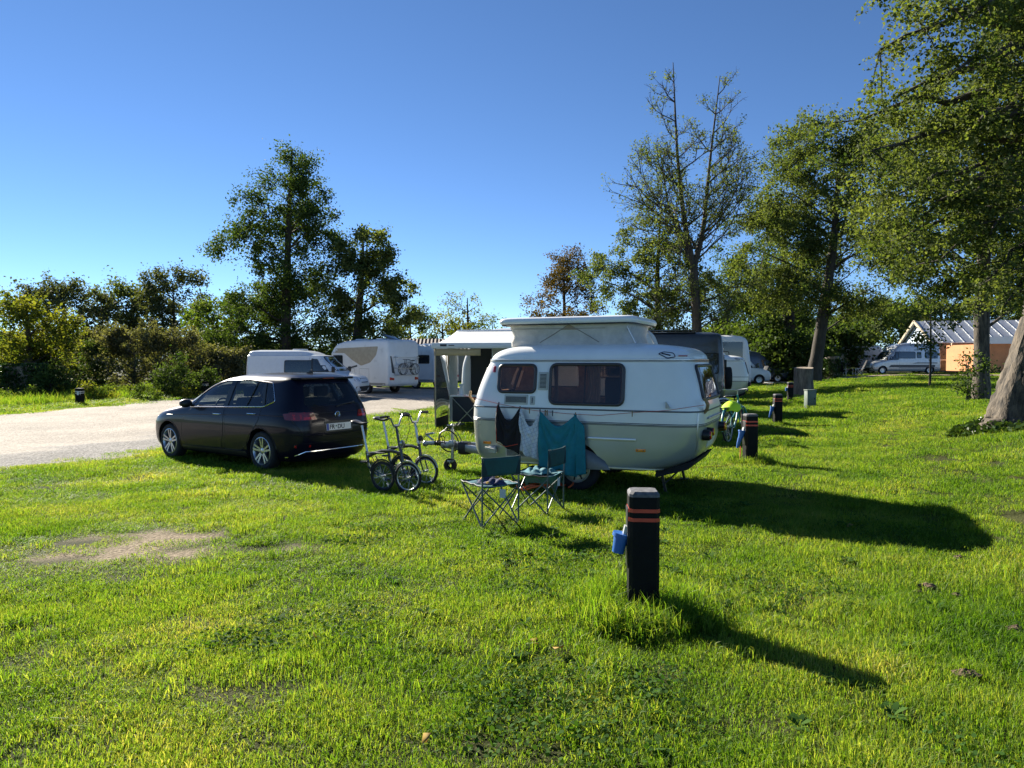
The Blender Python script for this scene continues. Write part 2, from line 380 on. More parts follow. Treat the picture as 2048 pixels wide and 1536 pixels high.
def soil_mat():
    m = bpy.data.materials.new('lawn_soil'); m.use_nodes = True; n = m.node_tree.nodes; l = m.node_tree.links; b = n['Principled BSDF']; b.inputs['Roughness'].default_value = .95; b.inputs['Specular IOR Level'].default_value = .1
    ge = n.new('ShaderNodeNewGeometry'); a = n.new('ShaderNodeTexNoise'); a.inputs['Scale'].default_value = 1.1; a.inputs['Detail'].default_value = 8; l.new(ge.outputs['Position'], a.inputs['Vector'])
    f = n.new('ShaderNodeTexNoise'); f.inputs['Scale'].default_value = 38; f.inputs['Detail'].default_value = 6; l.new(ge.outputs['Position'], f.inputs['Vector'])
    cr = n.new('ShaderNodeValToRGB'); e = cr.color_ramp.elements; e[0].color = (.020, .026, .008, 1); e[0].position = .3; e[1].color = (.060, .062, .022, 1); e[1].position = .7; l.new(a.outputs[0], cr.inputs[0])
    c2 = n.new('ShaderNodeValToRGB'); e = c2.color_ramp.elements; e[0].color = (.10, .075, .045, 1); e[0].position = .3; e[1].color = (.36, .29, .20, 1); e[1].position = .68; l.new(f.outputs[0], c2.inputs[0])
    at = n.new('ShaderNodeAttribute'); at.attribute_name = 'bare'; mx = n.new('ShaderNodeMixRGB')
    l.new(at.outputs['Fac'], mx.inputs[0]); l.new(cr.outputs[0], mx.inputs[1]); l.new(c2.outputs[0], mx.inputs[2]); l.new(mx.outputs[0], b.inputs['Base Color'])
    bp = n.new('ShaderNodeBump'); bp.inputs['Strength'].default_value = .8; bp.inputs['Distance'].default_value = .03; l.new(f.outputs[0], bp.inputs['Height']); l.new(bp.outputs[0], b.inputs['Normal'])
    return m
M_SOIL = soil_mat(); ground_sheet()

def gravel_mat(name, tint, scale=45, tint2=None, scale2=14):
    m = bpy.data.materials.new(name); m.use_nodes = True; n = m.node_tree.nodes; l = m.node_tree.links; b = n['Principled BSDF']; b.inputs['Roughness'].default_value = .9; b.inputs['Specular IOR Level'].default_value = .2
    ge = n.new('ShaderNodeNewGeometry')
    a = n.new('ShaderNodeTexNoise'); a.inputs['Scale'].default_value = .45; a.inputs['Detail'].default_value = 9; a.inputs['Roughness'].default_value = .7; l.new(ge.outputs['Position'], a.inputs['Vector'])
    def layer(tint, scale, lo):
        v = n.new('ShaderNodeTexVoronoi'); v.inputs['Scale'].default_value = scale; l.new(ge.outputs['Position'], v.inputs['Vector'])
        cr = n.new('ShaderNodeValToRGB'); e = cr.color_ramp.elements; t = np.array(tint); e[0].color = (*(t * .66), 1); e[0].position = .3; e[1].color = (*(t * 1.12), 1); e[1].position = .7; l.new(a.outputs[0], cr.inputs[0])
        hs = n.new('ShaderNodeSeparateColor'); l.new(v.outputs['Color'], hs.inputs[0]); mr = n.new('ShaderNodeMapRange'); mr.inputs['To Min'].default_value = lo; mr.inputs['To Max'].default_value = 1.3; l.new(hs.outputs[0], mr.inputs[0])
        mx = n.new('ShaderNodeMixRGB'); mx.blend_type = 'MULTIPLY'; mx.inputs[0].default_value = 1; l.new(cr.outputs[0], mx.inputs[1]); l.new(mr.outputs[0], mx.inputs[2]); return mx.outputs[0], v.outputs['Distance']
    c, h = layer(tint, scale, .7)
    if tint2:
        c2, h2 = layer(tint2, scale2, .35); at = n.new('ShaderNodeAttribute'); at.attribute_name = 'loose'; mx = n.new('ShaderNodeMixRGB'); l.new(at.outputs['Fac'], mx.inputs[0]); l.new(c, mx.inputs[1]); l.new(c2, mx.inputs[2]); c = mx.outputs[0]
        mh = n.new('ShaderNodeMixRGB'); l.new(at.outputs['Fac'], mh.inputs[0]); l.new(h, mh.inputs[1]); l.new(h2, mh.inputs[2]); h = mh.outputs[0]
    l.new(c, b.inputs['Base Color'])
    bp = n.new('ShaderNodeBump'); bp.inputs['Strength'].default_value = .9; bp.inputs['Distance'].default_value = .025; bp.invert = True; l.new(h, bp.inputs['Height']); l.new(bp.outputs[0], b.inputs['Normal'])
    return m
def sheet(name, poly, m, z, step=.4):
    xs = np.arange(min(p[0] for p in poly) - 1, max(p[0] for p in poly) + 1, step); ys = np.arange(min(p[1] for p in poly) - 1, max(p[1] for p in poly) + 1, step)
    X, Y = np.meshgrid(xs, ys, indexing='ij'); d = poly_sd(X, Y, poly) + wob(X, Y) * .8
    zz = np.where(d > 0, -.05, z)          # the rim dips under the turf
    V = np.stack([X, Y, G(X, Y) + zz], -1).reshape(-1, 3); ny = len(ys); i, j = np.meshgrid(np.arange(len(xs) - 1), np.arange(ny - 1), indexing='ij'); i = i.ravel(); j = j.ravel()
    ok = (d < step * 2); keep = ok[i, j] & ok[i + 1, j] & ok[i, j + 1] & ok[i + 1, j + 1]; a = (i * ny + j)[keep]
    o = tag(mesh_np(name, V, np.stack([a, a + ny, a + ny + 1, a + 1], 1), m, smooth=True), kind='structure')
    at = o.data.attributes.new('loose', 'FLOAT', 'POINT'); gd = poly_sd(X, Y, GRAV) + wob(Y, X) * 1.6; at.data.foreach_set('value', (1 - sstep(-.5, .5, gd)).ravel().astype(np.float32)); return o
GRAV = [(-7.4, 10.6), (-6.7, 13.3), (-5.4, 17.5), (-4.2, 22.0), (-6.5, 22.0), (-7.6, 18), (-9.0, 13.5), (-13, 6), (-12, 3)]
sheet('gravel_road', ROAD, gravel_mat('road_sand_gravel', (.38, .335, .28), 30, (.28, .265, .245), 34), .018, .3)
sheet('sandy_lane', FARLANE, gravel_mat('lane_sand', (.42, .33, .25), 20), .03)
BOLL = [P(1285, 1226), P(1500, 926), P(1555, 850), P(1580, 806)]
# ------------------------------------------------------------------ grass: small tufts instanced over the lawn
def grass_mat(name, c0, c1, c2, tr=.55):
    m = bpy.data.materials.new(name); m.use_nodes = True; n = m.node_tree.nodes; l = m.node_tree.links; b = n['Principled BSDF']; out = n['Material Output']
    b.inputs['Roughness'].default_value = .55; b.inputs['Specular IOR Level'].default_value = .2
    ge = n.new('ShaderNodeNewGeometry'); a = n.new('ShaderNodeTexNoise'); a.inputs['Scale'].default_value = .8; a.inputs['Detail'].default_value = 5; l.new(ge.outputs['Position'], a.inputs['Vector'])
    sx = n.new('ShaderNodeSeparateXYZ'); l.new(ge.outputs['Position'], sx.inputs[0])
    mr = n.new('ShaderNodeMapRange'); mr.inputs['From Min'].default_value = -4; mr.inputs['From Max'].default_value = 3; mr.inputs['To Min'].default_value = .10; mr.inputs['To Max'].default_value = .06; l.new(sx.outputs[0], mr.inputs[0])
    r1 = n.new('ShaderNodeMath'); r1.operation = 'MULTIPLY_ADD'; r1.inputs[1].default_value = .5; r1.inputs[2].default_value = -.25; l.new(ge.outputs['Random Per Island'], r1.inputs[0])
    mc = n.new('ShaderNodeMapRange'); mc.inputs['From Min'].default_value = .3; mc.inputs['From Max'].default_value = .7; mc.inputs['To Min'].default_value = .28; mc.inputs['To Max'].default_value = .70; mc.clamp = False; l.new(a.outputs[0], mc.inputs[0]); s1 = n.new('ShaderNodeMath'); l.new(mc.outputs[0], s1.inputs[0]); l.new(r1.outputs[0], s1.inputs[1])
    s2 = n.new('ShaderNodeMath'); l.new(s1.outputs[0], s2.inputs[0]); l.new(mr.outputs[0], s2.inputs[1])
    cr = n.new('ShaderNodeValToRGB'); e = cr.color_ramp.elements; e[0].color = (*c0, 1); e[0].position = .22; e[1].color = (*c1, 1); e[1].position = .58
    k = e.new(.86); k.color = (*c2, 1); k = e.new(.99); k.color = (.50, .43, .20, 1); l.new(s2.outputs[0], cr.inputs[0]); l.new(cr.outputs[0], b.inputs['Base Color'])
    ts = n.new('ShaderNodeBsdfTranslucent'); mx = n.new('ShaderNodeMixRGB'); mx.blend_type = 'MULTIPLY'; mx.inputs[0].default_value = 1; mx.inputs[2].default_value = (1.5, 1.45, .45, 1)
    l.new(cr.outputs[0], mx.inputs[1]); l.new(mx.outputs[0], ts.inputs[0])
    ms = n.new('ShaderNodeMixShader'); ms.inputs[0].default_value = tr; l.new(b.outputs[0], ms.inputs[1]); l.new(ts.outputs[0], ms.inputs[2]); l.new(ms.outputs[0], out.inputs[0]); return m
M_GRASS = grass_mat('lawn_grass', (.042, .115, .010), (.145, .25, .028), (.30, .33, .085))
M_CLOVER = leaf_mat('clover_leaf', (.03, .085, .012), (.075, .15, .025), .4, 2.0, rough=.85)
M_DRY = leaf_mat('dry_leaf', (.16, .09, .03), (.42, .30, .09), .3, 2.0, tcol=(1.2, 1, .5))
def blades(n, rad, h0, h1, w0, lean, seed, square=False):
    r = np.random.default_rng(seed); ang = r.uniform(0, 2 * PI, n); rr = rad * np.sqrt(r.uniform(0, 1, n))
    bx, by = rr * np.cos(ang), rr * np.sin(ang); h = r.uniform(h0, h1, n) * (1.1 - .4 * (rr / rad) ** 2); w_ = w0 * r.uniform(.6, 1.3, n)
    fa = r.uniform(0, 2 * PI, n); la = r.uniform(0, 2 * PI, n); ln = h * lean * r.uniform(.2, 1.3, n)
    ux, uy = np.cos(fa) * w_ / 2, np.sin(fa) * w_ / 2; dx, dy = np.cos(la) * ln, np.sin(la) * ln
    V = np.zeros((n, 5, 3)); zb = -.015
    V[:, 0] = np.stack([bx - ux, by - uy, np.full(n, zb)], 1); V[:, 1] = np.stack([bx + ux, by + uy, np.full(n, zb)], 1)
    V[:, 2] = np.stack([bx - ux * .85 + dx * .35, by - uy * .85 + dy * .35, h * .58], 1); V[:, 3] = np.stack([bx + ux * .85 + dx * .35, by + uy * .85 + dy * .35, h * .58], 1)
    V[:, 4] = np.stack([bx + dx, by + dy, h * (1 - .25 * np.minimum(1, ln / h) ** 2)], 1)
    a = np.arange(n) * 5; Ft = np.concatenate([np.stack([a, a + 1, a + 3], 1), np.stack([a, a + 3, a + 2], 1), np.stack([a + 2, a + 3, a + 4], 1)])
    return V.reshape(-1, 3), Ft
def leaflets(n, rad, h0, h1, s0, s1, seed, up=.75, k=6):
    r = np.random.default_rng(seed); ang = r.uniform(0, 2 * PI, n); rr = rad * np.sqrt(r.uniform(0, 1, n)); c = np.stack([rr * np.cos(ang), rr * np.sin(ang), r.uniform(h0, h1, n)], 1)
    nrm = r.normal(0, 1, (n, 3)); nrm[:, 2] = np.abs(nrm[:, 2]) + up * 2; nrm /= np.linalg.norm(nrm, axis=1)[:, None]
    t = np.cross(nrm, r.normal(0, 1, (n, 3))); t /= np.linalg.norm(t, axis=1)[:, None]; b = np.cross(nrm, t); s_ = r.uniform(s0, s1, n)[:, None]
    V = np.stack([c + (t * math.cos(2 * PI * i / k) + b * math.sin(2 * PI * i / k) * .8) * s_ for i in range(k)], 1)
    a = np.arange(n) * k; Ft = np.concatenate([np.stack([a, a + i, a + i + 1], 1) for i in range(1, k - 1)]); return V.reshape(-1, 3), Ft
def proto_coll(name, specs):
    c = bpy.data.collections.new(name)
    for i, (V, Ft, m) in enumerate(specs):
        o = mesh_np('%s_%02d' % (name, i), V, Ft, m); COL.objects.unlink(o); c.objects.link(o)
    return c
def scatter(name, pts, rotz, scl, idx, coll, parent=None, tilt=None):
    n = len(pts); me = bpy.data.meshes.new(name); me.vertices.add(n); me.vertices.foreach_set('co', np.asarray(pts, np.float32).ravel())
    rot = np.zeros((n, 3), np.float32); rot[:, 2] = rotz
    if tilt is not None: rot[:, :2] = tilt
    a = me.attributes.new('rot', 'FLOAT_VECTOR', 'POINT'); a.data.foreach_set('vector', rot.ravel())
    a = me.attributes.new('scl', 'FLOAT_VECTOR', 'POINT'); a.data.foreach_set('vector', np.asarray(scl, np.float32).ravel())
    a = me.attributes.new('idx', 'INT', 'POINT'); a.data.foreach_set('value', np.asarray(idx, np.int32))
    o = bpy.data.objects.new(name, me); COL.objects.link(o); o.parent = parent
    t = bpy.data.node_groups.new(name + '_nodes', 'GeometryNodeTree'); t.interface.new_socket('Geometry', in_out='INPUT', socket_type='NodeSocketGeometry'); t.interface.new_socket('Geometry', in_out='OUTPUT', socket_type='NodeSocketGeometry')
    n_ = t.nodes; gi = n_.new('NodeGroupInput'); go = n_.new('NodeGroupOutput'); ip = n_.new('GeometryNodeInstanceOnPoints'); ci = n_.new('GeometryNodeCollectionInfo')
    ci.inputs['Collection'].default_value = coll; ci.inputs['Separate Children'].default_value = True; ci.inputs['Reset Children'].default_value = True
    def attr(nm, ty):
        x = n_.new('GeometryNodeInputNamedAttribute'); x.data_type = ty; x.inputs['Name'].default_value = nm; return x.outputs['Attribute']
    L = t.links.new; L(gi.outputs[0], ip.inputs['Points']); L(ci.outputs[0], ip.inputs['Instance']); ip.inputs['Pick Instance'].default_value = True
    L(attr('idx', 'INT'), ip.inputs['Instance Index']); L(attr('scl', 'FLOAT_VECTOR'), ip.inputs['Scale'])
    er = n_.new('FunctionNodeEulerToRotation'); L(attr('rot', 'FLOAT_VECTOR'), er.inputs[0]); L(er.outputs[0], ip.inputs['Rotation']); L(ip.outputs[0], go.inputs[0])
    md = o.modifiers.new('scatter', 'NODES'); md.node_group = t; return o
def lawn():
    specs = []
    for i in range(6): specs.append((*blades(560, .26, .016, .048, .0040, 1.35, 10 + i), M_GRASS))
    for i in range(3): specs.append((*blades(80, .12, .045, .10, .005, 1.1, 30 + i), M_GRASS))          # longer tufts
    for i in range(2): specs.append((*leaflets(60, .17, .008, .040, .006, .012, 40 + i), M_CLOVER))
    for i in range(2):                                                                    # broad-leaved weed rosettes
        q = np.random.default_rng(70 + i); V = []; Fz = []
        for j in range(11):
            a = 2 * PI * j / 11 + q.uniform(-.2, .2); L_ = q.uniform(.05, .11); w_ = L_ * q.uniform(.16, .26); up_ = q.uniform(.25, .9); d = np.array([math.cos(a), math.sin(a), 0]); s_ = np.array([-d[1], d[0], 0]); k0 = len(V)
            for u, ww in ((0, .25), (.35, .8), (.7, 1), (1, .12)):
                c_ = d * L_ * u * (1 - .25 * up_) + np.array([0, 0, .006 + L_ * up_ * u * (1 - .45 * u)]); V += [c_ - s_ * w_ * ww, c_ + s_ * w_ * ww]
            for v in range(3): b0 = k0 + 2 * v; Fz += [(b0, b0 + 1, b0 + 3), (b0, b0 + 3, b0 + 2)]
        specs.append((np.array(V), np.array(Fz), M_CLOVER))
    coll = proto_coll('grass_tuft', specs); r = np.random.default_rng(3); PT = []; RZ = []; SC_ = []; IX = []; TL = []
    def put(x, y, s, ix, sz=None):
        n = len(x); PT.append(np.stack([x, y, G(x, y)], 1)); RZ.append(r.uniform(0, 2 * PI, n)); k = s * r.uniform(.85, 1.2, n); kz = k if sz is None else sz * r.uniform(.75, 1.3, n)
        SC_.append(np.stack([k, k, kz], 1)); IX.append(ix); TL.append(r.normal(0, .06, (n, 2)))
    def band(y0, y1, dens, s, sz, x0=-1, x1=1, spread=.95):
        c_ = 1 / math.sqrt(dens); gx, gy = np.meshgrid(np.arange(-spread * y1 - 1.5, spread * y1 + 1.5, c_), np.arange(y0, y1, c_)); n = gx.size; x = gx.ravel() + r.uniform(-.75, .75, n) * c_; y = gy.ravel() + r.uniform(-.75, .75, n) * c_
        k = (np.abs(x) < spread * y + 1.5) & (road_d(x, y) > -.12 + r.normal(0, .12, n)) & (poly_sd(x, y, FARLANE) > r.normal(0, .4, n))
        bd = bare_d(x, y); k &= (bd > 1.0 + r.normal(0, .12, n)) | (r.uniform(0, 1, n) < .10)
        thin = np.exp(-np.maximum(bd - 1, 0) * 1.2) * .55; k &= r.uniform(0, 1, n) > thin
        x, y = x[k], y[k]; hmod = 1 + .45 * np.sin(x * 2.1 + np.sin(y * 1.7) * 1.5) * np.sin(y * 2.6 + 1) + .5 * sstep(.2, 2.5, x) * sstep(9, 3, y); hmod = np.maximum(hmod, .72) * np.where(bare_d(x, y) < 2.2, .6, 1)
        put(x, y, s, r.integers(0, 6, len(x)), sz * hmod)
    band(1.2, 5, 30, .85, .95); band(5, 9, 24, 1.0, .95); band(9, 16, 12, 1.4, 1.1); band(16, 28, 4.5, 2.3, 1.5, spread=.8); band(28, 62, 1.8, 4.2, 2.0, spread=.8)
    # longer tufts and clover, thicker on the right
    n = 2600; x = r.uniform(-5, 9, n); y = r.uniform(1.6, 12, n); cl = np.sin(x * 1.3 + 2) * np.sin(y * 1.9 + x) + r.normal(0, .35, n); k = (cl > .35 - .12 * (x > 0)) & (road_d(x, y) > .3) & (bare_d(x, y) > 1.5); x, y = x[k], y[k]
    put(x, y, 1.0, r.integers(6, 9, len(x)), 1.0)
    n = 2600; x = r.uniform(-2.2, 6, n); y = r.uniform(1.5, 9, n); cl = np.sin(x * 1.9 + 1) * np.sin(y * 2.3 - x * .7) + r.normal(0, .25, n) + .35 * np.exp(-((x - .1) / 1.2) ** 2 - ((y - 3.2) / 1.0) ** 2); k = (cl > .78) & (bare_d(x, y) > 1.5); x, y = x[k], y[k]
    put(x, y, 1.15, r.integers(9, 11, len(x)), 1.2)
    n = 420; x = r.uniform(-3.5, 5.5, n); y = r.uniform(2.0, 11, n); k = (np.sin(x * .9 + 1) + .4 * x / 3 + r.normal(0, .6, n) > .45) & (bare_d(x, y) > 1.4) & (road_d(x, y) > .5); put(x[k], y[k], 1.0, r.integers(11, 13, k.sum()), 1.0)
    a = r.uniform(0, 2 * PI, 40); d = r.uniform(.14, .42, 40); put(BOLL[0][0] + d * np.cos(a), BOLL[0][1] + d * np.sin(a), 1.3, r.integers(11, 13, 40), 1.7)
    # uncut collars round the bollards, stump, cabinet and tree feet
    for c, rad, hs, q in [(BOLL[0], .45, 2.6, 150), (BOLL[1], .38, 2.3, 90), (BOLL[2], .3, 1.8, 50), (BOLL[3], .3, 1.8, 40), (P(1620, 815), .9, 3.2, 130), (P(1600, 790), 1.2, 3.0, 100), (P(1660, 762), 1.2, 2.5, 60)]:
        n = q; a = r.uniform(0, 2 * PI, n); d = rad * np.sqrt(r.uniform(.08, 1, n)); x, y = c[0] + d * np.cos(a), c[1] + d * np.sin(a); k = np.hypot(x - c[0], y - c[1]) > .13
        put(x[k], y[k], 1.1, r.integers(6, 9, k.sum()), hs * r.uniform(.5, 1, k.sum()))
    # grass growing into the road edge, and the rough verge on its far side
    n = 5000; x = r.uniform(-34, -9, n); y = r.uniform(12, 45, n); d = road_d(x, y); k = (d > .3) & (d < 9) & (x < -11); x, y, d = x[k], y[k], d[k]
    put(x, y, 3.0, r.integers(6, 9, len(x)), np.where(d > 2.2, 5.0, 2.2))
    o = scatter('lawn_grass', np.concatenate(PT), np.concatenate(RZ), np.concatenate(SC_), np.concatenate(IX), coll, tilt=np.concatenate(TL))
    tag(o, 'short green lawn grass with clover and longer tufts', 'grass', kind='stuff'); print('grass instances', sum(map(len, PT)))
lawn()
# ------------------------------------------------------------------ wheels
def wheel_part(parent, loc, r, w_, rim_r, spokes, out, style='alloy', rim_mat=None, cap=None, name='wheel'):
    # axis along local y; out=+1/-1 is the outer side
    wh = sub(name, parent, loc); t = MB(); h = w_ / 2
    t.lathe([(rim_r, -h * .8), (rim_r + .012, -h * .92), (r - .035, -h), (r - .010, -h * .86), (r, -h * .55), (r, h * .55), (r - .010, h * .86), (r - .035, h), (rim_r + .012, h * .92), (rim_r, h * .8)], 36, 'y')
    t.build('tyre', RUB, wh, smooth=50)
    m = MB(); f = out * h
    m.lathe([(rim_r + .004, f * .92), (rim_r - .008, f * .96), (rim_r - .02, f * .80), (rim_r - .028, f * .15), (rim_r - .03, -f * .7)], 36, 'y')
    if style == 'alloy':
        for k in range(spokes):
            for d in (-.085, .085):
                a = 2 * PI * k / spokes + .3; c0 = Vector((math.cos(a + d * 3.1) * .052, f * .70, math.sin(a + d * 3.1) * .052)); c1 = Vector((math.cos(a + d * 2.1) * (rim_r - .012), f * .84, math.sin(a + d * 2.1) * (rim_r - .012)))
                m.bar(c0, c1, .030, .026, up=(0, 1, 0))
        m.lathe([(0, f * .84), (.035, f * .83), (.06, f * .72), (.07, f * .4)], 20, 'y')
        dk = MB(); dk.lathe([(0, f * .05), (rim_r - .03, f * .05)], 30, 'y'); dk.build('brake_disc', mat('brake_iron', (.06, .06, .062), .5, .6), wh)
    elif style == 'cover':
        m.lathe([(0, f * .80), (.05, f * .79), (.07, f * .72), (rim_r * .62, f * .86), (rim_r * .8, f * .9), (rim_r - .004, f * .8)], 36, 'y')
        dk = MB()
        for k in range(spokes):
            a = 2 * PI * k / spokes; ca, sa = math.cos(a), math.sin(a)
            dk.bar((ca * rim_r * .42, f * .86, sa * rim_r * .42), (ca * rim_r * .86, f * .92, sa * rim_r * .86), .022, .012, up=(0, 1, 0))
        dk.build('hub_slot', BLK, wh)
    else:
        m.lathe([(0, f * .5), (rim_r * .35, f * .5), (rim_r * .5, f * .25), (rim_r - .01, f * .3)], 30, 'y')
    m.build('rim', rim_mat or ALLOY, wh, smooth=30); return wh

# ------------------------------------------------------------------ dark blue family car
PAINT = mat('navy_car_paint', (.005, .005, .014), .3, 0, var=.06, scale=1.5, coat=.32, spec=.12)
CGLASS = glass_mat('car_glass', (.62, .68, .66), .04)
def make_car():
    t = thing('parked_car', 'dark navy estate car with alloy wheels parked on the lawn edge', 'car', (-4.43, 12.59, .0), R(145.26)); t.scale = (.957,) * 3
    B = Body([(.17, -2.00, 2.02, .80), (.22, -2.06, 2.09, .845), (.35, -2.12, 2.16, .885), (.50, -2.155, 2.17, .90), (.62, -2.16, 2.155, .905), (.72, -2.155, 2.10, .902), (.80, -2.145, 1.98, .895),
              (.86, -2.135, 1.82, .885), (.91, -2.12, 1.58, .872), (.96, -2.105, 1.30, .858), (1.02, -2.085, 1.09, .835), (1.10, -2.055, .93, .80), (1.20, -2.01, .74, .765), (1.32, -1.945, .50, .72), (1.42, -1.88, .24, .675),
              (1.47, -1.845, .05, .64), (1.51, -1.80, -.14, .575), (1.545, -1.66, -.36, .46), (1.565, -1.42, -.55, .31), (1.575, -1.1, -.75, .12)], pr=9, pf=9, q=5)
    zs = sorted(set(list(np.linspace(.17, .6, 12)) + list(np.linspace(.6, 1.05, 26)) + list(np.linspace(1.05, 1.45, 12)) + list(np.linspace(1.45, 1.575, 12))))
    me = B.loft(zs, 84).mesh('body', [PAINT, BLK])
    # cabin hollow, window openings, wheel wells
    cab = MB(); zc = [z for z in np.linspace(.62, 1.50, 14)]
    CB = Body([(.62, -1.95, 1.0, .78), (.95, -1.95, 1.0, .78), (1.1, -1.95, .82, .735), (1.32, -1.87, .42, .66), (1.42, -1.80, .14, .61), (1.50, -1.70, -.2, .5)], 9, 9, 6); CB.loft(zc, 48, mb=cab)
    front = rpoly([(.70, .985), (-.225, 1.005), (-.265, 1.425), (.02, 1.41), (.27, 1.33), (.50, 1.21)], [.02, .02, .03, .05, .05, .05])
    rear = rpoly([(-.345, 1.01), (-1.255, 1.055), (-1.145, 1.42), (-.70, 1.445), (-.39, 1.435)], [.02, .02, .03, .05, .03])
    quart = rpoly([(-1.315, 1.075), (-1.52, 1.14), (-1.36, 1.40), (-1.21, 1.415)], [.02, .05, .04, .02])
    rw = rpoly([(-.60, 1.05), (.60, 1.05), (.50, 1.40), (-.50, 1.40)], .07); ws = rpoly([(-.70, 1.03), (.70, 1.03), (.58, 1.42), (-.58, 1.42)], .06)
    pc = MB()
    for p in (front, rear, quart):
        for sd in (1, -1): pc.prism(p, sd * .45, sd * 1.1)
    pc.prism(rw, -2.4, -1.6, 'yz'); pc2 = MB(); pc2.prism(ws, .0, 1.6, 'yz')
    wl = MB()
    for x in (-1.30, 1.385):
        for sd in (1, -1): wl.prism(circle(x, .325, .365, 36), sd * .60, sd * 1.1)
    cuts = [cab.mesh('c', BLK), pc.mesh('c', BLK), pc2.mesh('c', BLK), wl.mesh('c', BLK)]
    me = cut(me, cuts, 28, [PAINT, BLK])
    mi = []
    for p in me.polygons:
        c = p.center; ins = abs(c.y) < B.wy(c.x, c.z) - .012 and c.z > .18 and c.z < 1.5 and (B.ex(c.y, c.z, -1) + .012 < c.x < B.ex(c.y, c.z, 1) - .012); mi.append(1 if (ins or c.z < .172) else 0)
    me.polygons.foreach_set('material_index', mi); body = link('body', me, t)
    # glazing
    for nm, p in (('side_window', front), ('side_window', rear), ('quarter_window', quart)):
        for sd in (1, -1): m = MB(); B.side(m, p, sd, -.008, .004); m.build(nm, CGLASS, t)
    m = MB(); B.end(m, rw, -1, -.008, .004); m.build('rear_window', CGLASS, t)
    m = MB(); B.end(m, ws, 1, -.008, .004); m.build('windscreen', CGLASS, t)
    # rear glass black border and side pillars
    for sd in (1, -1):
        for q_ in ([(-.225, 1.0), (-.345, 1.0), (-.39, 1.44), (-.262, 1.43)], [(-1.255, 1.05), (-1.315, 1.07), (-1.21, 1.42), (-1.145, 1.425)]): m = MB(); B.side(m, q_, sd, .003, .012); m.build('pillar_trim', BLK, t)
        m = MB(); B.side_line(m, [(-.86, 1.03), (-.99, 1.435)], .012, sd, -.002); m.build('window_divider', BLK, t)
    for sd in (1, -1): m = MB(); B.side_line(m, rpoly([(.74, .965), (-1.31, 1.035), (-1.56, 1.13), (-1.375, 1.42), (-.70, 1.465), (-.1, 1.44), (.10, 1.40), (.30, 1.335), (.53, 1.21), (.72, 1.06)], [.02, .05, .05, .05, .05, .05, .05, .05, .05, .03]), .009, sd, .002, 6, closed=True); m.build('window_trim', CHROME, t)
    # doors: proud panels with dark seams and handles
    fd = [(.86, .30), (-.22, .30), (-.30, .60), (-.285, .965), (.70, .935), (.92, .75), (.95, .45)]
    rd = [(-.30, .30), (-.76, .30), (-.98, .44), (-1.08, .62), (-1.24, .80), (-1.27, 1.0), (-.335, .975), (-.36, .62)]
    for poly, hx, hz in ((fd, -.12, .875), (rd, -1.05, .915)):
        for sd in (1, -1):
            m = MB(); B.side(m, rpoly(poly, .03), sd, .003, .02, .08); d = m.build('door', PAINT, t)
            m = MB(); B.side_line(m, rpoly(poly, .03), .0035, sd, .0015, closed=True); m.build('seam', BLK, d)
            h = MB(); y = sd * (B.wy(hx, hz) + .022); h.tube([(hx - .10, y - sd * .03, hz), (hx - .085, y, hz), (hx + .085, y, hz), (hx + .10, y - sd * .03, hz)], .011, 8); h.build('handle', CHROME if sd > 0 else PAINT, d)
    # shoulder crease, sill
    for sd in (1, -1):
        m = MB(); B.side_line(m, [(1.45, .80), (.7, .835), (-1.3, .90), (-1.95, .90)], .006, sd, 0, 6); m.build('shoulder_crease', PAINT, t)
        m = MB(); B.side(m, rpoly([(.98, .20), (-.90, .20), (-.90, .285), (.98, .275)], .02), sd, .012, .04); m.build('sill', BLK, t, bevel=.004)
    # roof rails strip, spoiler, shark fin
    m = MB(); m.prism(rpoly([(-.58, -1.905), (.58, -1.905), (.62, -1.70), (-.62, -1.70)], .05), 1.475, 1.512, 'xy'); sp = MB(); sp.add([(y, x, z) for x, y, z in m.v], m.f); sp.build('roof_spoiler', PAINT, t, bevel=.012)
    m = MB(); m.prism([(-1.52, 1.565), (-1.36, 1.565), (-1.48, 1.625), (-1.52, 1.625)], -.012, .012); m.build('aerial', BLK, t, bevel=.006)
    m = MB(); m.bar((-1.91, .12, 1.492), (-1.91, -.12, 1.492), .012, .012); m.build('brake_lamp', REDD, t)
    # tail lamps wrap from the wing on to the hatch
    for sd in (1, -1):
        m = MB(); B.end(m, rpoly([(sd * .43, .84), (sd * .80, .83), (sd * .80, .965), (sd * .48, .955)], .02), -1, .008, .03, .06); B.side(m, rpoly([(-2.085, .83), (-1.86, .845), (-1.80, .94), (-2.075, .965)], .02), sd, .008, .03, .05)
        l_ = m.build('tail_light', REDD, t); m = MB(); B.end(m, rpoly([(sd * .47, .85), (sd * .66, .845), (sd * .66, .885), (sd * .47, .885)], .01), -1, .011, .01, .06); B.end(m, rpoly([(sd * .68, .85), (sd * .78, .845), (sd * .78, .93), (sd * .68, .93)], .01), -1, .011, .01, .06); m.build('lamp_lens', REDL, l_)
        m = MB(); B.end(m, rpoly([(sd * .55, .405), (sd * .77, .405), (sd * .77, .445), (sd * .55, .44)], .01), -1, .008, .02); m.build('reflector', REDL, t)
    # hatch seams, plate recess, plate, badge, wiper, bumper trim
    m = MB(); B.end_line(m, rpoly([(-.80, 1.0), (-.80, .83), (-.66, .58), (.66, .58), (.80, .83), (.80, 1.0)], .06), .004, -1, .001); B.end_line(m, [(-.42, .935), (.42, .935)], .004, -1, .001); m.build('hatch_seam', BLK, t)
    m = MB(); B.end(m, rpoly(rect(-.30, .62, .30, .80), .03), -1, .002, .01); m.build('plate_recess', BLK, t)
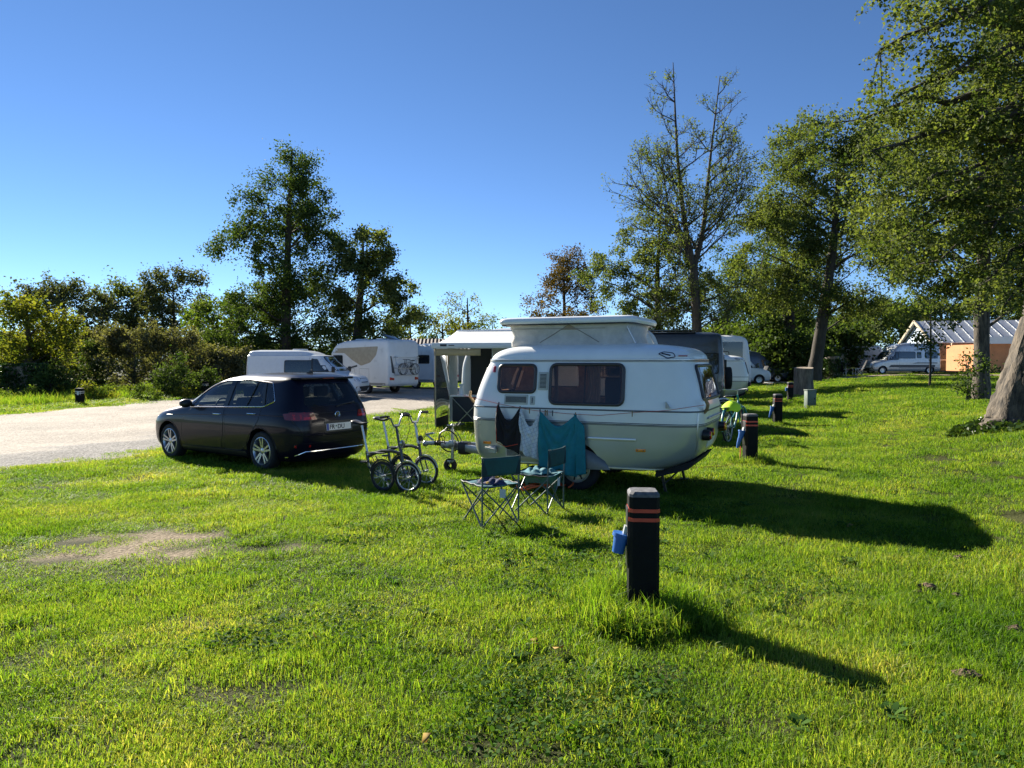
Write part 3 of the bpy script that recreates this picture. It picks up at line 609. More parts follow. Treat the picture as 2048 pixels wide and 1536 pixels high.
    m = MB(); B.end(m, rpoly(rect(-.26, .65, .26, .76), .008), -1, .010, .012); pl = m.build('number_plate', mat('plate_white', (.72, .72, .70), .35, var=.03), t)
    m = MB(); B.end(m, rect(.215, .653, .257, .757), -1, .0115, .01); m.build('country_band', mat('plate_blue', (.01, .05, .35), .4), pl)
    xr = B.ex(0, .7, -1) - .012
    text_part('plate_text', 'FR', .105, BLK, pl, (xr, .205, .669), (PI / 2, 0, -PI / 2), .001, .0012); text_part('plate_text', 'DU', .105, BLK, pl, (xr, .035, .669), (PI / 2, 0, -PI / 2), .001, .0012)
    m = MB(); m.lathe([(0, -.004), (.014, -.003), (.014, 0)], 14, 'x', (xr + .001, .062, .717)); m.build('plate_seal', mat('seal_green', (.12, .22, .12), .5), pl)
    xe = B.ex(0, .9, -1); m = MB(); m.lathe([(.056, 0), (.058, -.010), (.050, -.014), (.046, -.008)], 28, 'x', (xe, 0, .895))
    for pts in ([(-.022, .93), (0, .897), (.022, .93)], [(-.042, .917), (-.020, .862), (0, .893), (.020, .862), (.042, .917)]): m.tube([(xe - .009, y, z) for y, z in pts], .0042, 6)
    bd = m.build('badge', CHROME, t); m = MB(); m.lathe([(0, -.004), (.05, -.004), (.05, 0)], 24, 'x', (xe, 0, .895)); m.build('badge_disc', BLK, bd)
    m = MB(); B.end_line(m, [(0, 1.03), (-.22, 1.07), (-.42, 1.085)], .009, -1, .022, 6); B.end_line(m, [(-.05, 1.045), (-.42, 1.10)], .006, -1, .014, 6); m.build('rear_wiper', BLK, t)
    m = MB(); B.end(m, rpoly([(-.78, .19), (.78, .19), (.60, .34), (-.60, .34)], .03), -1, .004, .02); m.build('diffuser', BLK, t)
    m = MB(); B.end_line(m, [(.80, .24), (.62, .335), (-.62, .335), (-.80, .24)], .008, -1, .006, 6); m.build('bumper_trim', CHROME, t)
    m = MB(); B.end_line(m, [(-.84, .47), (.84, .47)], .006, -1, .0, 6); B.end_line(m, [(-.82, .60), (.82, .60)], .010, -1, .004, 6); m.build('bumper_crease', PAINT, t)
    # front: headlamps and grille
    for sd in (1, -1): m = MB(); B.end(m, rpoly([(sd * .40, .62), (sd * .80, .64), (sd * .80, .76), (sd * .48, .71)], .02), 1, .006, .03); m.build('headlight', mat('headlamp', (.6, .62, .65), .1, .3, coat=.8), t)
    m = MB(); B.end(m, rpoly(rect(-.38, .60, .38, .70), .02), 1, .004, .02); B.end(m, rpoly(rect(-.55, .28, .55, .42), .03), 1, .004, .02); m.build('grille', BLK, t)
    # mirrors
    for sd in (1, -1):
        m = MB(); m.sphere((.66, sd * .985, 1.035), (.085, .115, .075), 16, 10); m.bar((.70, sd * .82, .985), (.67, sd * .94, 1.01), .05, .04); m.build('door_mirror', PAINT if sd < 0 else BLK, t, smooth=60)
    # wheels
    for x in (-1.30, 1.385):
        for sd in (1, -1): wheel_part(t, (x, sd * .775, .318), .318, .21, .225, 5, sd)
    for x in (-1.30, 1.385):
        for sd in (1, -1): m = MB(); pts = [(x + .372 * math.cos(a), .325 + .372 * math.sin(a)) for a in np.linspace(-.25, PI + .25, 20)]; B.side_line(m, pts, .010, sd, -.002, 6, step=.2); m.build('arch_lip', PAINT, t)
    # inside: seats, headrests, dash, wheel
    FAB = mat('car_seat_cloth', (.03, .03, .032), .9, bump=.2)
    for x, ys in ((.05, (.37, -.37)), (-.85, (.40, 0, -.40))):
        for y in ys:
            m = MB(); m.prism(rpoly([(x + .25, .62), (x - .22, .62), (x - .42, 1.13), (x - .30, 1.15), (x - .10, .74), (x + .25, .74)], .04), y - .22, y + .22); s_ = m.build('seat', FAB, t, bevel=.03)
            m = MB(); m.box((x - .40, y, 1.25), (.09, .24, .17)); m.tube([(x - .38, y - .06, 1.12), (x - .40, y - .06, 1.2)], .008, 6); m.tube([(x - .38, y + .06, 1.12), (x - .40, y + .06, 1.2)], .008, 6); m.build('headrest', FAB, s_, bevel=.03)
    m = MB(); m.prism(rpoly([(.95, .64), (.55, .64), (.50, .90), (.62, .99), (.95, .97)], .04), -.76, .76); m.build('dashboard', FAB, t)
    m = MB(); m.tube([Vector((.42, .37, .93)) + Vector((.06 * math.sin(a), .18 * math.cos(a), .17 * math.sin(a))) for a in np.linspace(0, 2 * PI, 25)[:-1]], .014, 6, closed=True); m.bar((.42, .20, .93), (.42, .54, .93), .03, .02); m.build('steering_wheel', BLK, t)
    return t
make_car()
# ------------------------------------------------------------------ small pop-top touring caravan
CW = mat('caravan_white', (.84, .85, .83), .30, var=.05, scale=1.2, coat=.25)
CSIL = mat('caravan_silver_skin', (.43, .45, .39), .28, .45, var=.05, scale=1.0, bump=.015, bscale=3)
CMID = mat('caravan_pale_band', (.74, .75, .72), .28, .15, var=.05, scale=1.2)
ALU = mat('aluminium_trim', (.62, .63, .64), .3, .85, var=.06)
TINT = glass_mat('tinted_acrylic', (.64, .53, .48), .04)
FRAME = mat('window_frame_grey', (.045, .04, .042), .4, var=.1)
CANV = mat('canvas_greige', (.56, .53, .48), .85, var=.14, scale=5, bump=.25, bscale=35)
WOOD = mat('weathered_wood', (.33, .22, .11), .75, var=.2, scale=12, bump=.2, stretch=(1, 1, 6))
NAVY = mat('navy_stripe', (.01, .015, .05), .4)
def make_caravan(detail=True, name='touring_caravan', label='small white and silver pop-top caravan with laundry line on its side', loc=(1.196, 10.238, 0), rz=R(156)):
    t = thing(name, label, 'caravan', loc, rz)
    B = Body([(.315, -1.02, 1.38, .90), (.33, -1.10, 1.44, .93), (.40, -1.34, 1.52, .945), (.50, -1.50, 1.565, .955), (.65, -1.58, 1.585, .96), (.90, -1.615, 1.60, .96), (1.075, -1.615, 1.595, .955), (1.25, -1.585, 1.55, .935), (1.50, -1.52, 1.455, .905), (1.70, -1.455, 1.355, .875),
              (1.76, -1.44, 1.325, .865), (1.82, -1.39, 1.26, .83), (1.87, -1.28, 1.14, .77), (1.905, -1.1, .98, .66), (1.93, -.85, .75, .52), (1.945, -.6, .5, .35)], pr=8, pf=8, q=7)
    sid = lambda z0, z1, n: np.linspace(z0, z1, n)
    w1 = rpoly(rect(.56, 1.285, 1.10, 1.645), .075, 6); w2 = rpoly(rect(-.64, 1.145, .345, 1.655), .09, 6)
    # shell in three skins, hollowed, with the two windows cut through
    full = B.loft(list(sid(.315, .5, 8)) + list(sid(.5, 1.7, 25))[1:] + list(sid(1.7, 1.945, 14))[1:], 96).mesh('shell', [CW])
    cab = MB(); B.loft([.5, .8, 1.08, 1.25, 1.5, 1.7, 1.8], 64, .05, cab); pc = MB(); pc.prism(w1, .6, 1.2); pc.prism(w2, .6, 1.2); pc.prism(w1, -1.2, -.6); pc.prism(w2, -1.2, -.6)
    rwin = rpoly([(-.66, 1.22), (.66, 1.22), (.60, 1.64), (-.60, 1.64)], .07); pc.prism(rwin, -1.9, -1.2, 'yz')
    fwin = rpoly([(-.62, 1.22), (.62, 1.22), (.58, 1.62), (-.58, 1.62)], .07); pc.prism(fwin, 1.2, 1.9, 'yz')
    wl = MB(); wl.prism(circle(.0, .30, .36, 32), .62, 1.2); wl.prism(circle(.0, .30, .36, 32), -1.2, -.62)
    INS = mat('caravan_inside', (.42, .34, .25), .7, var=.2)
    me = cut(full, [cab.mesh('c', CW), pc.mesh('c', CW), wl.mesh('c', CW)], 28, [CW, CMID, CSIL, INS, BLK])
    mi = []
    for p in me.polygons:
        c = p.center; ins = abs(c.y) < B.wy(c.x, c.z) - .02 and B.ex(c.y, c.z, -1) + .02 < c.x < B.ex(c.y, c.z, 1) - .02 and c.z < 1.82
        if c.z < .318: mi.append(4)
        elif ins: mi.append(4 if (abs(c.x) < .37 and c.z < .7) else 3)
        else: mi.append(2 if c.z < .895 else (1 if c.z < 1.075 else 0))
    me.polygons.foreach_set('material_index', mi); link('shell', me, t)
    # mouldings: roof gutter, belt rail, twin coach lines, bottom rail
    m = MB(); B.ring_line(m, 1.715, .013, .004, 6); m.build('roof_gutter', ALU, t); m = MB(); B.ring_line(m, 1.69, .006, .003, 6); m.build('gutter_lip', ALU, t)
    m = MB(); B.ring_line(m, 1.702, .005, .008, 4); m.build('gutter_seal', mat('seal_dark_green', (.03, .045, .035), .6), t)
    m = MB(); B.ring_line(m, 1.075, .010, .002, 6); m.build('belt_rail', mat('belt_rail_grey', (.10, .11, .12), .4), t)
    for z, r_ in ((.902, .0045), (.918, .0045), (.888, .003)): m = MB(); B.ring_line(m, z, r_, .0015, 4); m.build('coach_line', NAVY, t)
    m = MB(); B.ring_line(m, .345, .014, .002, 6); m.build('bottom_rail', ALU, t)
    for sd in (1, -1): m = MB(); B.side_line(m, [(-1.50, .50), (-1.535, .7), (-1.55, 1.06)], .012, sd, .002, 6); m.build('corner_strip', ALU, t)
    # windows
    def window(poly, sd=1):
        fr = MB(); B.side_line(fr, poly, .022, sd, .010, 8, closed=True, step=.3); w_ = fr.build('window', FRAME, t, smooth=60)
        gl = MB(); B.side(gl, poly, sd, .012, .006); gl.build('pane', TINT, w_); return w_
    window(w1); window(w1, -1); window(w2, -1); W2 = window(w2); m = MB(); B.side_line(m, [(-.12, 1.16), (-.12, 1.64)], .008, 1, -.02); m.build('mullion', FRAME, W2)
    for e, poly in ((-1, rwin), (1, fwin)):
        fr = MB(); B.end_line(fr, poly, .022, e, .010, 8, closed=True, step=.3); w_ = fr.build('window', FRAME, t, smooth=60); gl = MB(); B.end(gl, poly, e, .012, .006); gl.build('pane', TINT, w_)
    # inside: curtains, table, back cushions
    CUR = mat('curtain_cream', (.55, .42, .34), .9, var=.1)
    for x0, x1 in ((-.30, -.10), (-.64, -.55), (.28, .345)):
        m = MB(); m.grid(lambda u, v: (x0 + (x1 - x0) * u * (1 - .25 * math.sin(PI * v)), .80 + .018 * math.sin(u * 26), 1.14 + .52 * v), 26, 6); m.build('curtain', CUR, t)
    m = MB(); m.box((.1, .2, 1.02), (.9, .9, .03)); m.box((1.15, 0, .85), (.5, 1.7, .5)); m.box((-1.1, .0, .80), (.7, 1.7, .25)); m.box((.8, .62, 1.0), (.5, .4, .4)); m.build('furniture', INS, t, bevel=.01)
    for c_, d_ in (((-.95, .62, 1.22), (.4, .12, .3)), ((-.2, -.6, 1.25), (.5, .12, .4))): m = MB(); m.box(c_, d_); m.build('cushion', mat('cushion_blue', (.05, .06, .10), .9), t, bevel=.03)
    # vents
    def louvre(name, x0, z0, x1, z1, n, mm, horiz=True):
        b = MB(); B.side(b, rpoly(rect(x0, z0, x1, z1), .012), 1, .010, .014); o = b.build(name, mm, t, bevel=.003)
        s_ = MB()
        for i in range(n):
            z = z0 + .025 + (z1 - z0 - .05) * (i + .5) / n; B.side_line(s_, [(x0 + .022, z), (x1 - .022, z)], .0045, 1, .011, 4)
        s_.build('slot', BLK, o); return o
    GRY = mat('vent_ivory', (.52, .52, .47), .5)
    louvre('air_vent', .38, 1.315, .515, 1.555, 11, GRY); louvre('fridge_vent', .655, 1.12, 1.0, 1.25, 6, GRY); louvre('lower_vent', .55, .40, .98, .545, 6, GRY)
    m = MB(); B.side(m, rpoly(rect(.555, 1.12, .625, 1.235), .01), 1, .010, .014); o = m.build('vent_switch_panel', GRY, t, bevel=.003); m = MB(); B.side(m, rect(.585, 1.14, .597, 1.215), 1, .012, .006); m.build('slot', BLK, o)
    # grab rail, fender, lamps, reflectors
    m = MB(); B.side(m, rpoly(rect(-.815, .695, .45, .728), .012), 1, .018, .018); m.build('side_rail', ALU, t, bevel=.004)
    f = MB(); prof = []
    for i in range(15):
        u = i / 14; x = .52 - 1.0 * u; hz = .30 * (math.sin(PI * min(1, max(0, u)) ** .75)) ** .55 if 0 < u < 1 else 0; bulge = .075 * math.sin(PI * u) ** .6 if 0 < u < 1 else 0; prof.append((x, hz, bulge))
    f.grid(lambda u, v: (lambda k: (prof[k][0], .945 + prof[k][2] * math.sin(PI * (.5 + .5 * v)) ** .5 if v < 1 else .945, .315 + prof[k][1] * v ** .8))(int(round(u * 14))), 14, 8)
    f.build('wheel_spat', mat('spat_grey', (.16, .165, .16), .35, .3), t, smooth=60)
    for x in (1.265, -.873): m = MB(); B.side(m, rpoly(rect(x - .062, .567, x + .062, .605), .006), 1, .012, .014); o = m.build('amber_reflector', AMBER, t, bevel=.003); [MB().box((x + d_, B.wy(x, .586) + .013, .586), (.012, .006, .012)).build('reflector_screw', BLK, o) for d_ in (-.04, .04)]
    m = MB(); B.side(m, rpoly(rect(1.165, 1.545, 1.205, 1.63), .012), 1, .018, .02); m.build('marker_lamp', REDL, t, bevel=.006)
    m = MB(); B.side(m, rpoly(rect(-1.40, 1.755, -1.30, 1.785), .006), 1, .016, .02, .03); o = m.build('rear_marker_lamp', WHITE, t); m = MB(); B.side(m, rect(-1.395, 1.758, -1.305, 1.77), 1, .019, .01, .03); m.build('lens', REDL, o)
    m = MB(); B.side_line(m, rpoly([(-1.27, 1.75), (-1.24, 1.80), (-1.12, 1.815), (-1.06, 1.79), (-1.13, 1.76), (-1.17, 1.735)], .02), .006, 1, .004, 5, closed=True); B.side_line(m, [(-1.21, 1.77), (-1.10, 1.795)], .009, 1, .003, 5); m.build('maker_badge', NAVY, t)
    m = MB(); m.box((1.16, .985, .50), (.11, .06, .09)); o = m.build('power_socket', GRY, t, bevel=.01); m = MB(); m.bar((1.10, 1.01, .51), (1.24, 1.055, .535), .09, .012); m.build('socket_flap', GRY, o)
    # rear lamps cluster
    for y in (.66, -.66):
        xb = B.ex(y, .82, -1); m = MB(); m.lathe([(.0, -.09), (.055, -.09), (.066, -.078), (.07, 0)], 20, 'x', (xb + .01, y, .78)); o = m.build('tail_light', BLK, t); m = MB(); m.lathe([(0, -.108), (.046, -.105), (.056, -.09)], 20, 'x', (xb + .01, y, .78)); m.build('lens', REDL, o)
        m = MB(); m.lathe([(.0, -.10), (.05, -.10), (.06, 0)], 18, 'x', (xb + .01, y * .76, .81)); o = m.build('fog_light', BLK, t); m = MB(); m.lathe([(0, -.115), (.045, -.112), (.05, -.1)], 18, 'x', (xb + .01, y * .76, .81)); m.build('lens', REDL, o)
    xb = B.ex(0, .62, -1); m = MB(); B.end(m, rpoly(rect(-.26, .58, .26, .70), .01), -1, .008, .01); m.build('number_plate', mat('plate_white', (.72, .72, .70), .35, var=.03), t)
    m = MB(); m.tube([(xb - .06, .5, .98), (xb - .06, -.5, .98)], .012, 8); m.tube([(xb + .02, .5, .98), (xb - .06, .5, .98)], .012, 8); m.tube([(xb + .02, -.5, .98), (xb - .06, -.5, .98)], .012, 8); m.build('grab_rail', ALU, t)
    m = MB(); m.prism([(-1.50, .46), (-1.02, .31), (-1.02, .23), (-1.42, .35)], -.72, .78); m.build('rear_valance', mat('black_skirt', (.016, .016, .017), .85, bump=.4), t)
    # pop-top
    C = Body([(1.90, -.60, 1.10, .60), (1.96, -.62, 1.10, .605), (2.05, -.595, 1.075, .59), (2.12, -.615, 1.10, .60), (2.22, -.63, 1.13, .62)], 14, 14, 10)
    m = MB(); C.loft(np.linspace(1.90, 2.215, 12), 96, mb=m); cv = m.build('canvas_wall', CANV, t)
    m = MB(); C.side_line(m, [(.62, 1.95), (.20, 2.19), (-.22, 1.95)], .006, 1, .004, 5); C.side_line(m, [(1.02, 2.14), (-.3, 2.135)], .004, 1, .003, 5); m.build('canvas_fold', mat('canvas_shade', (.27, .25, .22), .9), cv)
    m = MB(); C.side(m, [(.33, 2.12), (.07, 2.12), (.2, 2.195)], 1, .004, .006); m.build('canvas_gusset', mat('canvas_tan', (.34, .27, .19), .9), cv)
    for y in (.55, -.55):
        m = MB(); m.tube([(-.70, y, 1.93), (-.56, y, 2.2)], .010, 6); m.build('roof_strut', ALU, t)
    Lb = Body([(2.195, -.68, 1.19, .69), (2.21, -.71, 1.22, .71), (2.24, -.72, 1.23, .72), (2.275, -.705, 1.215, .705), (2.295, -.65, 1.15, .65), (2.303, -.5, .95, .48), (2.306, -.3, .7, .25)], 16, 16, 12)
    m = MB(); Lb.loft(list(np.linspace(2.195, 2.275, 8)) + list(np.linspace(2.28, 2.306, 8)), 96, mb=m); ld = m.build('roof_lid', CW, t)
    m = MB(); Lb.ring_line(m, 2.197, .012, .002, 6); m.build('lid_seal', BLK, ld)
    # running gear, drawbar, jockey wheel
    for sd in (1, -1): wheel_part(t, (0, sd * .80, .30), .30, .17, .185, 9, sd, 'cover', mat('hub_cover_silver', (.50, .50, .46), .35, .5))
    m = MB(); m.tube([(0, .8, .3), (0, -.8, .3)], .03, 8); m.build('axle', STEEL, t); m = MB(); m.bar((1.4, .35, .36), (2.35, .02, .40), .06, .11); m.bar((1.4, -.35, .36), (2.35, -.02, .40), .06, .11); m.bar((2.25, 0, .40), (2.50, 0, .40), .08, .10); m.build('drawbar', STEEL, t, bevel=.006)
    m = MB(); m.lathe([(.035, 2.48), (.045, 2.50), (.032, 2.52), (.045, 2.54), (.032, 2.56), (.045, 2.58), (.032, 2.60), (.042, 2.62)], 16, 'x', (0, 0, .42)); m.build('coupling_gaiter', BLK, t)
    m = MB(); m.bar((2.62, 0, .42), (2.78, 0, .41), .06, .06); m.sphere((2.80, 0, .40), (.05, .045, .05), 14, 8); m.bar((2.66, 0, .46), (2.78, .02, .55), .03, .025); m.bar((2.78, .02, .55), (2.62, .04, .58), .03, .03); m.build('coupling_head', STEEL, t, bevel=.004)
    m = MB(); m.tube([(2.25, .12, .20), (2.25, .12, .66)], .025, 10); m.tube([(2.25, .12, .66), (2.25, .12, .71)], .012, 8); m.tube([(2.25, .12, .71), (2.33, .15, .72)], .011, 8); m.sphere((2.25, .12, .715), .03, 10, 6); m.build('jockey_post', STEEL, t)
    m = MB(); m.lathe([(.04, -.035), (.095, -.035), (.105, -.02), (.105, .02), (.095, .035), (.04, .035)], 22, 'y', (2.29, .12, .105)); m.build('jockey_wheel', RUB, t)
    m = MB(); m.box((2.27, .12, .17), (.10, .10, .03)); m.bar((2.29, .17, .10), (2.25, .17, .19), .03, .012); m.build('jockey_fork', STEEL, t, bevel=.004); m = MB(); m.box((2.25, .12, .44), (.09, .09, .10)); m.build('jockey_clamp', STEEL, t, bevel=.004)
    m = MB(); pts = [Vector((2.33 + .17 * math.cos(a), .10 + .05 * math.sin(a), .47 + .17 * math.sin(a))) for a in np.linspace(0, 2 * PI, 30)[:-1]]; m.tube(pts, .011, 6, closed=True)
    m.tube([(2.42, .05, .42), (2.52, .04, .58), (2.40, .0, .68), (2.25, -.02, .60), (2.15, .0, .47)], .007, 6); m.tube([Vector((2.42 + .05 * math.cos(a), .14, .50 + .05 * math.sin(a))) for a in np.linspace(0, 2 * PI, 16)[:-1]], .008, 6, closed=True); m.build('cable_loop', BLK, t)
    m = MB(); m.box((2.05, .10, .38), (.20, .14, .20)); m.build('coupling_plug_box', BLK, t, bevel=.04)
    m = MB(); m.tube([(1.75, .18, .43), (1.72, .20, .56)], .014, 8); m.tube([(1.72, .20, .56), (1.56, .24, .60)], .013, 8); m.build('handbrake_lever', BLK, t)
    for x, sg in ((-1.05, -1), (1.25, 1)):
        for y in (.62, -.62):
            m = MB(); m.bar((x, y, .34), (x - sg * .05 + sg * .12, y, .02), .045, .03); m.bar((x + sg * .25, y, .33), (x + sg * .06, y, .14), .02, .02); m.box((x + sg * .07, y, .012), (.12, .10, .02)); m.build('corner_steady', STEEL if x > 0 else BLK, t)
    # turned hooks for the line
    for (x, z, dx) in ((1.60, 1.16, .10), (-1.60, 1.13, -.12)):
        y = B.wy(x * .97, z); m = MB(); m.tube([(x * .985, y * .80, z - .09), (x * 1.0 + dx * .3, y * .9, z - .03), (x + dx * .5, y + .0, z + .04), (x + dx * .2, y + .03, z + .12)], [.02, .022, .022, .016], 8); m.build('wooden_hook', WOOD, t)
    m = MB(); m.prism([(-1.18, 1.12), (-1.24, 1.12), (-1.18, 1.20)], .90, .97); m.build('wedge', STEEL, t)
    return t, B
ERIBA, EB = make_caravan()
EM = Matrix.Translation((1.196, 10.238, 0)) @ Matrix.Rotation(R(156), 4, 'Z')
def ew(x, y, z): return EM @ Vector((x, y, z))
# ------------------------------------------------------------------ washing line and laundry
LINE = [(1.63, .93, 1.22), (1.0, 1.01, 1.115), (.55, 1.015, 1.05), (.1, 1.015, 1.02), (-.35, 1.015, 1.01), (-.8, 1.01, 1.06), (-1.2, .995, 1.095), (-1.64, .93, 1.17)]
def line_at(x):
    for a, b in zip(LINE[:-1], LINE[1:]):
        if b[0] <= x <= a[0]: t = (x - a[0]) / (b[0] - a[0]); return Vector(a).lerp(Vector(b), t)
    return Vector(LINE[0])
m = MB(); m.tube([ew(*p) for p in LINE], .0035, 5); tag(m.build('washing_line', mat('red_cord', (.55, .12, .08), .7)), 'thin red washing line strung along the caravan side between wooden hooks', 'cord')
def laundry(name, label, cat, mm, x0, x1, fn, n=26, k=26, group=None):
    # fn(u, v) -> (local x, drop below line z, outward y offset)
    m = MB()
    def pt(u, v): x, z, y = fn(u, v); return ew(x, y, z)
    m.grid(pt, n, k); o = m.build(name, mm, smooth=70); md = o.modifiers.new('thickness', 'SOLIDIFY'); md.thickness = .006; return tag(o, label, cat, group)
def swag(x0, x1, zbot0, zbot1, sag, pl=5, ph=0, depth=.035, y0=1.03):
    # cloth pinned by two top corners: top edge sags, hem hangs
    def fn(u, v):
        x = x0 + (x1 - x0) * u; a, b = line_at(x0), line_at(x1); zt = a.z + (b.z - a.z) * u - sag * math.sin(PI * u) ** 1.3
        zb = zbot0 + (zbot1 - zbot0) * u; x = x + (.5 - u) * .05 * math.sin(PI * v)
        y = y0 + depth * (v ** .7) * (.55 + .45 * math.sin(u * pl * PI + ph + v * 1.5)) + .02 * math.sin(PI * u) * (1 - v)
        vv = max(v, .02); y += .016 * math.sin(15 * math.atan2(vv, u + .03) + ph) * math.exp(-1.6 * u) * min(1, 4 * v) + .016 * math.sin(15 * math.atan2(vv, 1.03 - u) + 2 * ph) * math.exp(-1.6 * (1 - u)) * min(1, 4 * v)
        return x, zt + (zb - zt) * v + .012 * math.sin(u * 9 + ph) * v, y
    return fn
TEAL = mat('teal_terry', (.015, .20, .24), .95, var=.1, bump=.5, bscale=180, scale=10)
BLKC = mat('black_jersey', (.012, .009, .010), .9, bump=.2)
def check_mat():
    m = bpy.data.materials.new('checked_cotton'); m.use_nodes = True; n = m.node_tree.nodes; l = m.node_tree.links; b = n['Principled BSDF']; b.inputs['Roughness'].default_value = .9
    tc = n.new('ShaderNodeTexCoord'); bk = n.new('ShaderNodeTexBrick'); bk.offset = 0; bk.inputs['Scale'].default_value = 1; bk.inputs['Brick Width'].default_value = .045; bk.inputs['Row Height'].default_value = .045; bk.inputs['Mortar Size'].default_value = .002; bk.inputs['Color1'].default_value = (.62, .64, .66, 1); bk.inputs['Color2'].default_value = (.58, .60, .63, 1); bk.inputs['Mortar'].default_value = (.32, .34, .42, 1)
    mp = n.new('ShaderNodeMapping'); mp.inputs['Rotation'].default_value = (R(90), 0, R(24)); l.new(tc.outputs['Object'], mp.inputs[0]); l.new(mp.outputs[0], bk.inputs[0]); l.new(bk.outputs[0], b.inputs['Base Color']); return m
CHK = check_mat()
laundry('shirt', 'black garment with red piping pegged beside the checked tea towel', 'laundry', BLKC, 1.07, .74, swag(1.06, .735, .62, .46, .20, 4, .5, .05))
laundry('tea_towel', 'white checked tea towel sagging between black garment and teal towel', 'laundry', CHK, .73, .44, swag(.725, .445, .50, .38, .22, 5, 1.2, .05))
laundry('bath_towel', 'teal bath towel hanging from the washing line above the wheel', 'towel', TEAL, .43, -.17, swag(.44, -.06, .32, .20, .17, 5, .2, .05, 1.04), 34, 30)
m = MB(); B_ = lambda u, v: ew(-.03 - .135 * u - .03 * v, 1.05 + .012 * math.sin(u * 5 + v * 2), 1.03 - .17 * u * (1 - v) - (.80 - .03 * u) * v)
o = m.grid(B_, 10, 24).build('towel_fold', TEAL, smooth=70); o.parent = bpy.data.objects['bath_towel']; md = o.modifiers.new('thickness', 'SOLIDIFY'); md.thickness = .006
m = MB(); m.tube([ew(1.065, 1.045, 1.10), ew(1.07, 1.06, .85), ew(1.06, 1.075, .61), ew(.92, 1.085, .56), ew(.75, 1.07, .60)], .005, 5); o = m.build('piping', mat('red_piping', (.5, .06, .03), .8)); o.parent = bpy.data.objects['shirt']
PEGS = ['dark clothes peg holding the left shoulder of the black garment', 'clothes peg between black garment and checked tea towel', 'empty clothes peg above the sagging tea towel', 'clothes peg where the tea towel meets the teal towel', 'empty clothes peg just past the teal towel corner', 'second empty clothes peg above the teal towel', 'orange-brown empty clothes peg above the middle of the teal towel', 'dark clothes peg at the high corner of the teal towel', 'lone clothes peg on the bare stretch of line below the large window']
for i, x in enumerate((1.05, .735, .60, .45, .375, .35, .275, -.04, -.78)):
    p = line_at(x); m = MB()
    for s_ in (1, -1): m.bar(Vector((0, s_ * .009, .03)), Vector((0, s_ * .004, -.045)), .012, .008)
    o = m.build('clothes_peg', WOOD if i % 3 else mat('dark_peg', (.05, .06, .08), .6), loc=ew(p.x, p.y + .012, p.z - .005), rot=(0, 0, R(156)), bevel=.002)
    tag(o, PEGS[i], 'clothes peg', 'clothes pegs on the washing line')
# ------------------------------------------------------------------ power bollards
BOLM = mat('bollard_black', (.006, .0065, .007), .6, spec=.15, var=.25, scale=9, bump=.15, bscale=40)
TOPM = mat('bollard_top', (.12, .12, .13), .8, var=.35, scale=30)
BAND = mat('red_reflective_band', (.55, .06, .03), .4, var=.12, scale=20)
BLUE = mat('cee_blue', (.02, .12, .42), .45, var=.1)
BAND_G = mat('silver_band', (.6, .62, .62), .3, .4)
def bollard(loc, rz, label, sock=(), h=.83, w_=.20, bands=BAND, group='power bollards along the pitches'):
    t = thing('bollard', label, 'bollard', loc, rz, group)
    def ring(hw, z, c): k = hw - c; return [(hw, -k, z), (hw, k, z), (k, hw, z), (-k, hw, z), (-hw, k, z), (-hw, -k, z), (-k, -hw, z), (k, -hw, z)]
    def loft(rs, mm, name, par):
        m = MB(); vs_ = [p for r_ in rs for p in r_]; fs = [(i * 8 + k, i * 8 + (k + 1) % 8, i * 8 + 8 + (k + 1) % 8, i * 8 + 8 + k) for i in range(len(rs) - 1) for k in range(8)]
        m.add(vs_, fs + [tuple(range(7, -1, -1)), tuple(range(len(rs) * 8 - 8, len(rs) * 8))]); return m.build(name, mm, par, smooth=20)
    hw = w_ / 2; loft([ring(hw, -.1, .022), ring(hw, h - .035, .022)], BOLM, 'post', t)
    loft([ring(hw, h - .036, .022), ring(hw * .99, h - .016, .022), ring(hw * .86, h, .022)], TOPM if bands is BAND else BOLM, 'cap', t)
    for z in (h - .125, h - .185): loft([ring(hw + .002, z - .012, .023), ring(hw + .002, z + .012, .023)], bands, 'band', t)
    m = MB(); m.box((-hw - .004, 0, h * .62), (.012, .13, .40)); m.build('socket_panel', BLK, t, bevel=.004)
    for (z, plug) in sock:
        m = MB(); m.lathe([(.0, 0), (.05, 0), (.054, .01), (.046, .06), (.04, .13), (0, .135)], 16, 'z'); o = m.build('socket', BLUE, t, loc=(-hw - .04, 0, z), rot=(PI, R(12), 0))
        m = MB(); m.tube([(0, 0, -.005), (0, 0, .02)], .062, 16); m.box((.055, 0, .005), (.05, .05, .03)); m.build('lid', BLUE, o)
        m = MB(); m.box((.025, 0, -.03), (.04, .06, .06)); m.build('socket_mount', BAND_G, o)
        if plug:
            m = MB(); m.tube([(-.01, 0, .13), (-.015, 0, .22), (-.02, 0, .30)], [.036, .030, .016], 12); m.build('plug', BLUE, o)
    return t
def on(p, dz=0): return (p[0], p[1], g(p[0], p[1]) + dz)
bollard(on(BOLL[0]), R(-4), 'black red-banded bollard with blue socket and no cable, standing alone in the lawn', [(.53, False)])
bollard(on(BOLL[1]), R(4), 'black red-banded bollard with orange cable plugged in beside the caravan rear', [(.55, True)])
bollard(on(BOLL[2]), R(2), 'black red-banded bollard with dangling blue plug between teal bicycle and green cabinet', [(.5, True)])
bollard(on(BOLL[3]), R(2), 'black red-banded bollard standing against the cut tree stump', [(.6, False)])
bollard(on(P(160, 811)), R(-10), 'black bollard with pale notice on the verge across the gravel road', (), .66, .24, BAND_G)
bollard(on((-14.6, 34.5)), R(0), 'black bollard with pale bands beyond the car bonnet at the bush edge', (), .72, .24, BAND_G)
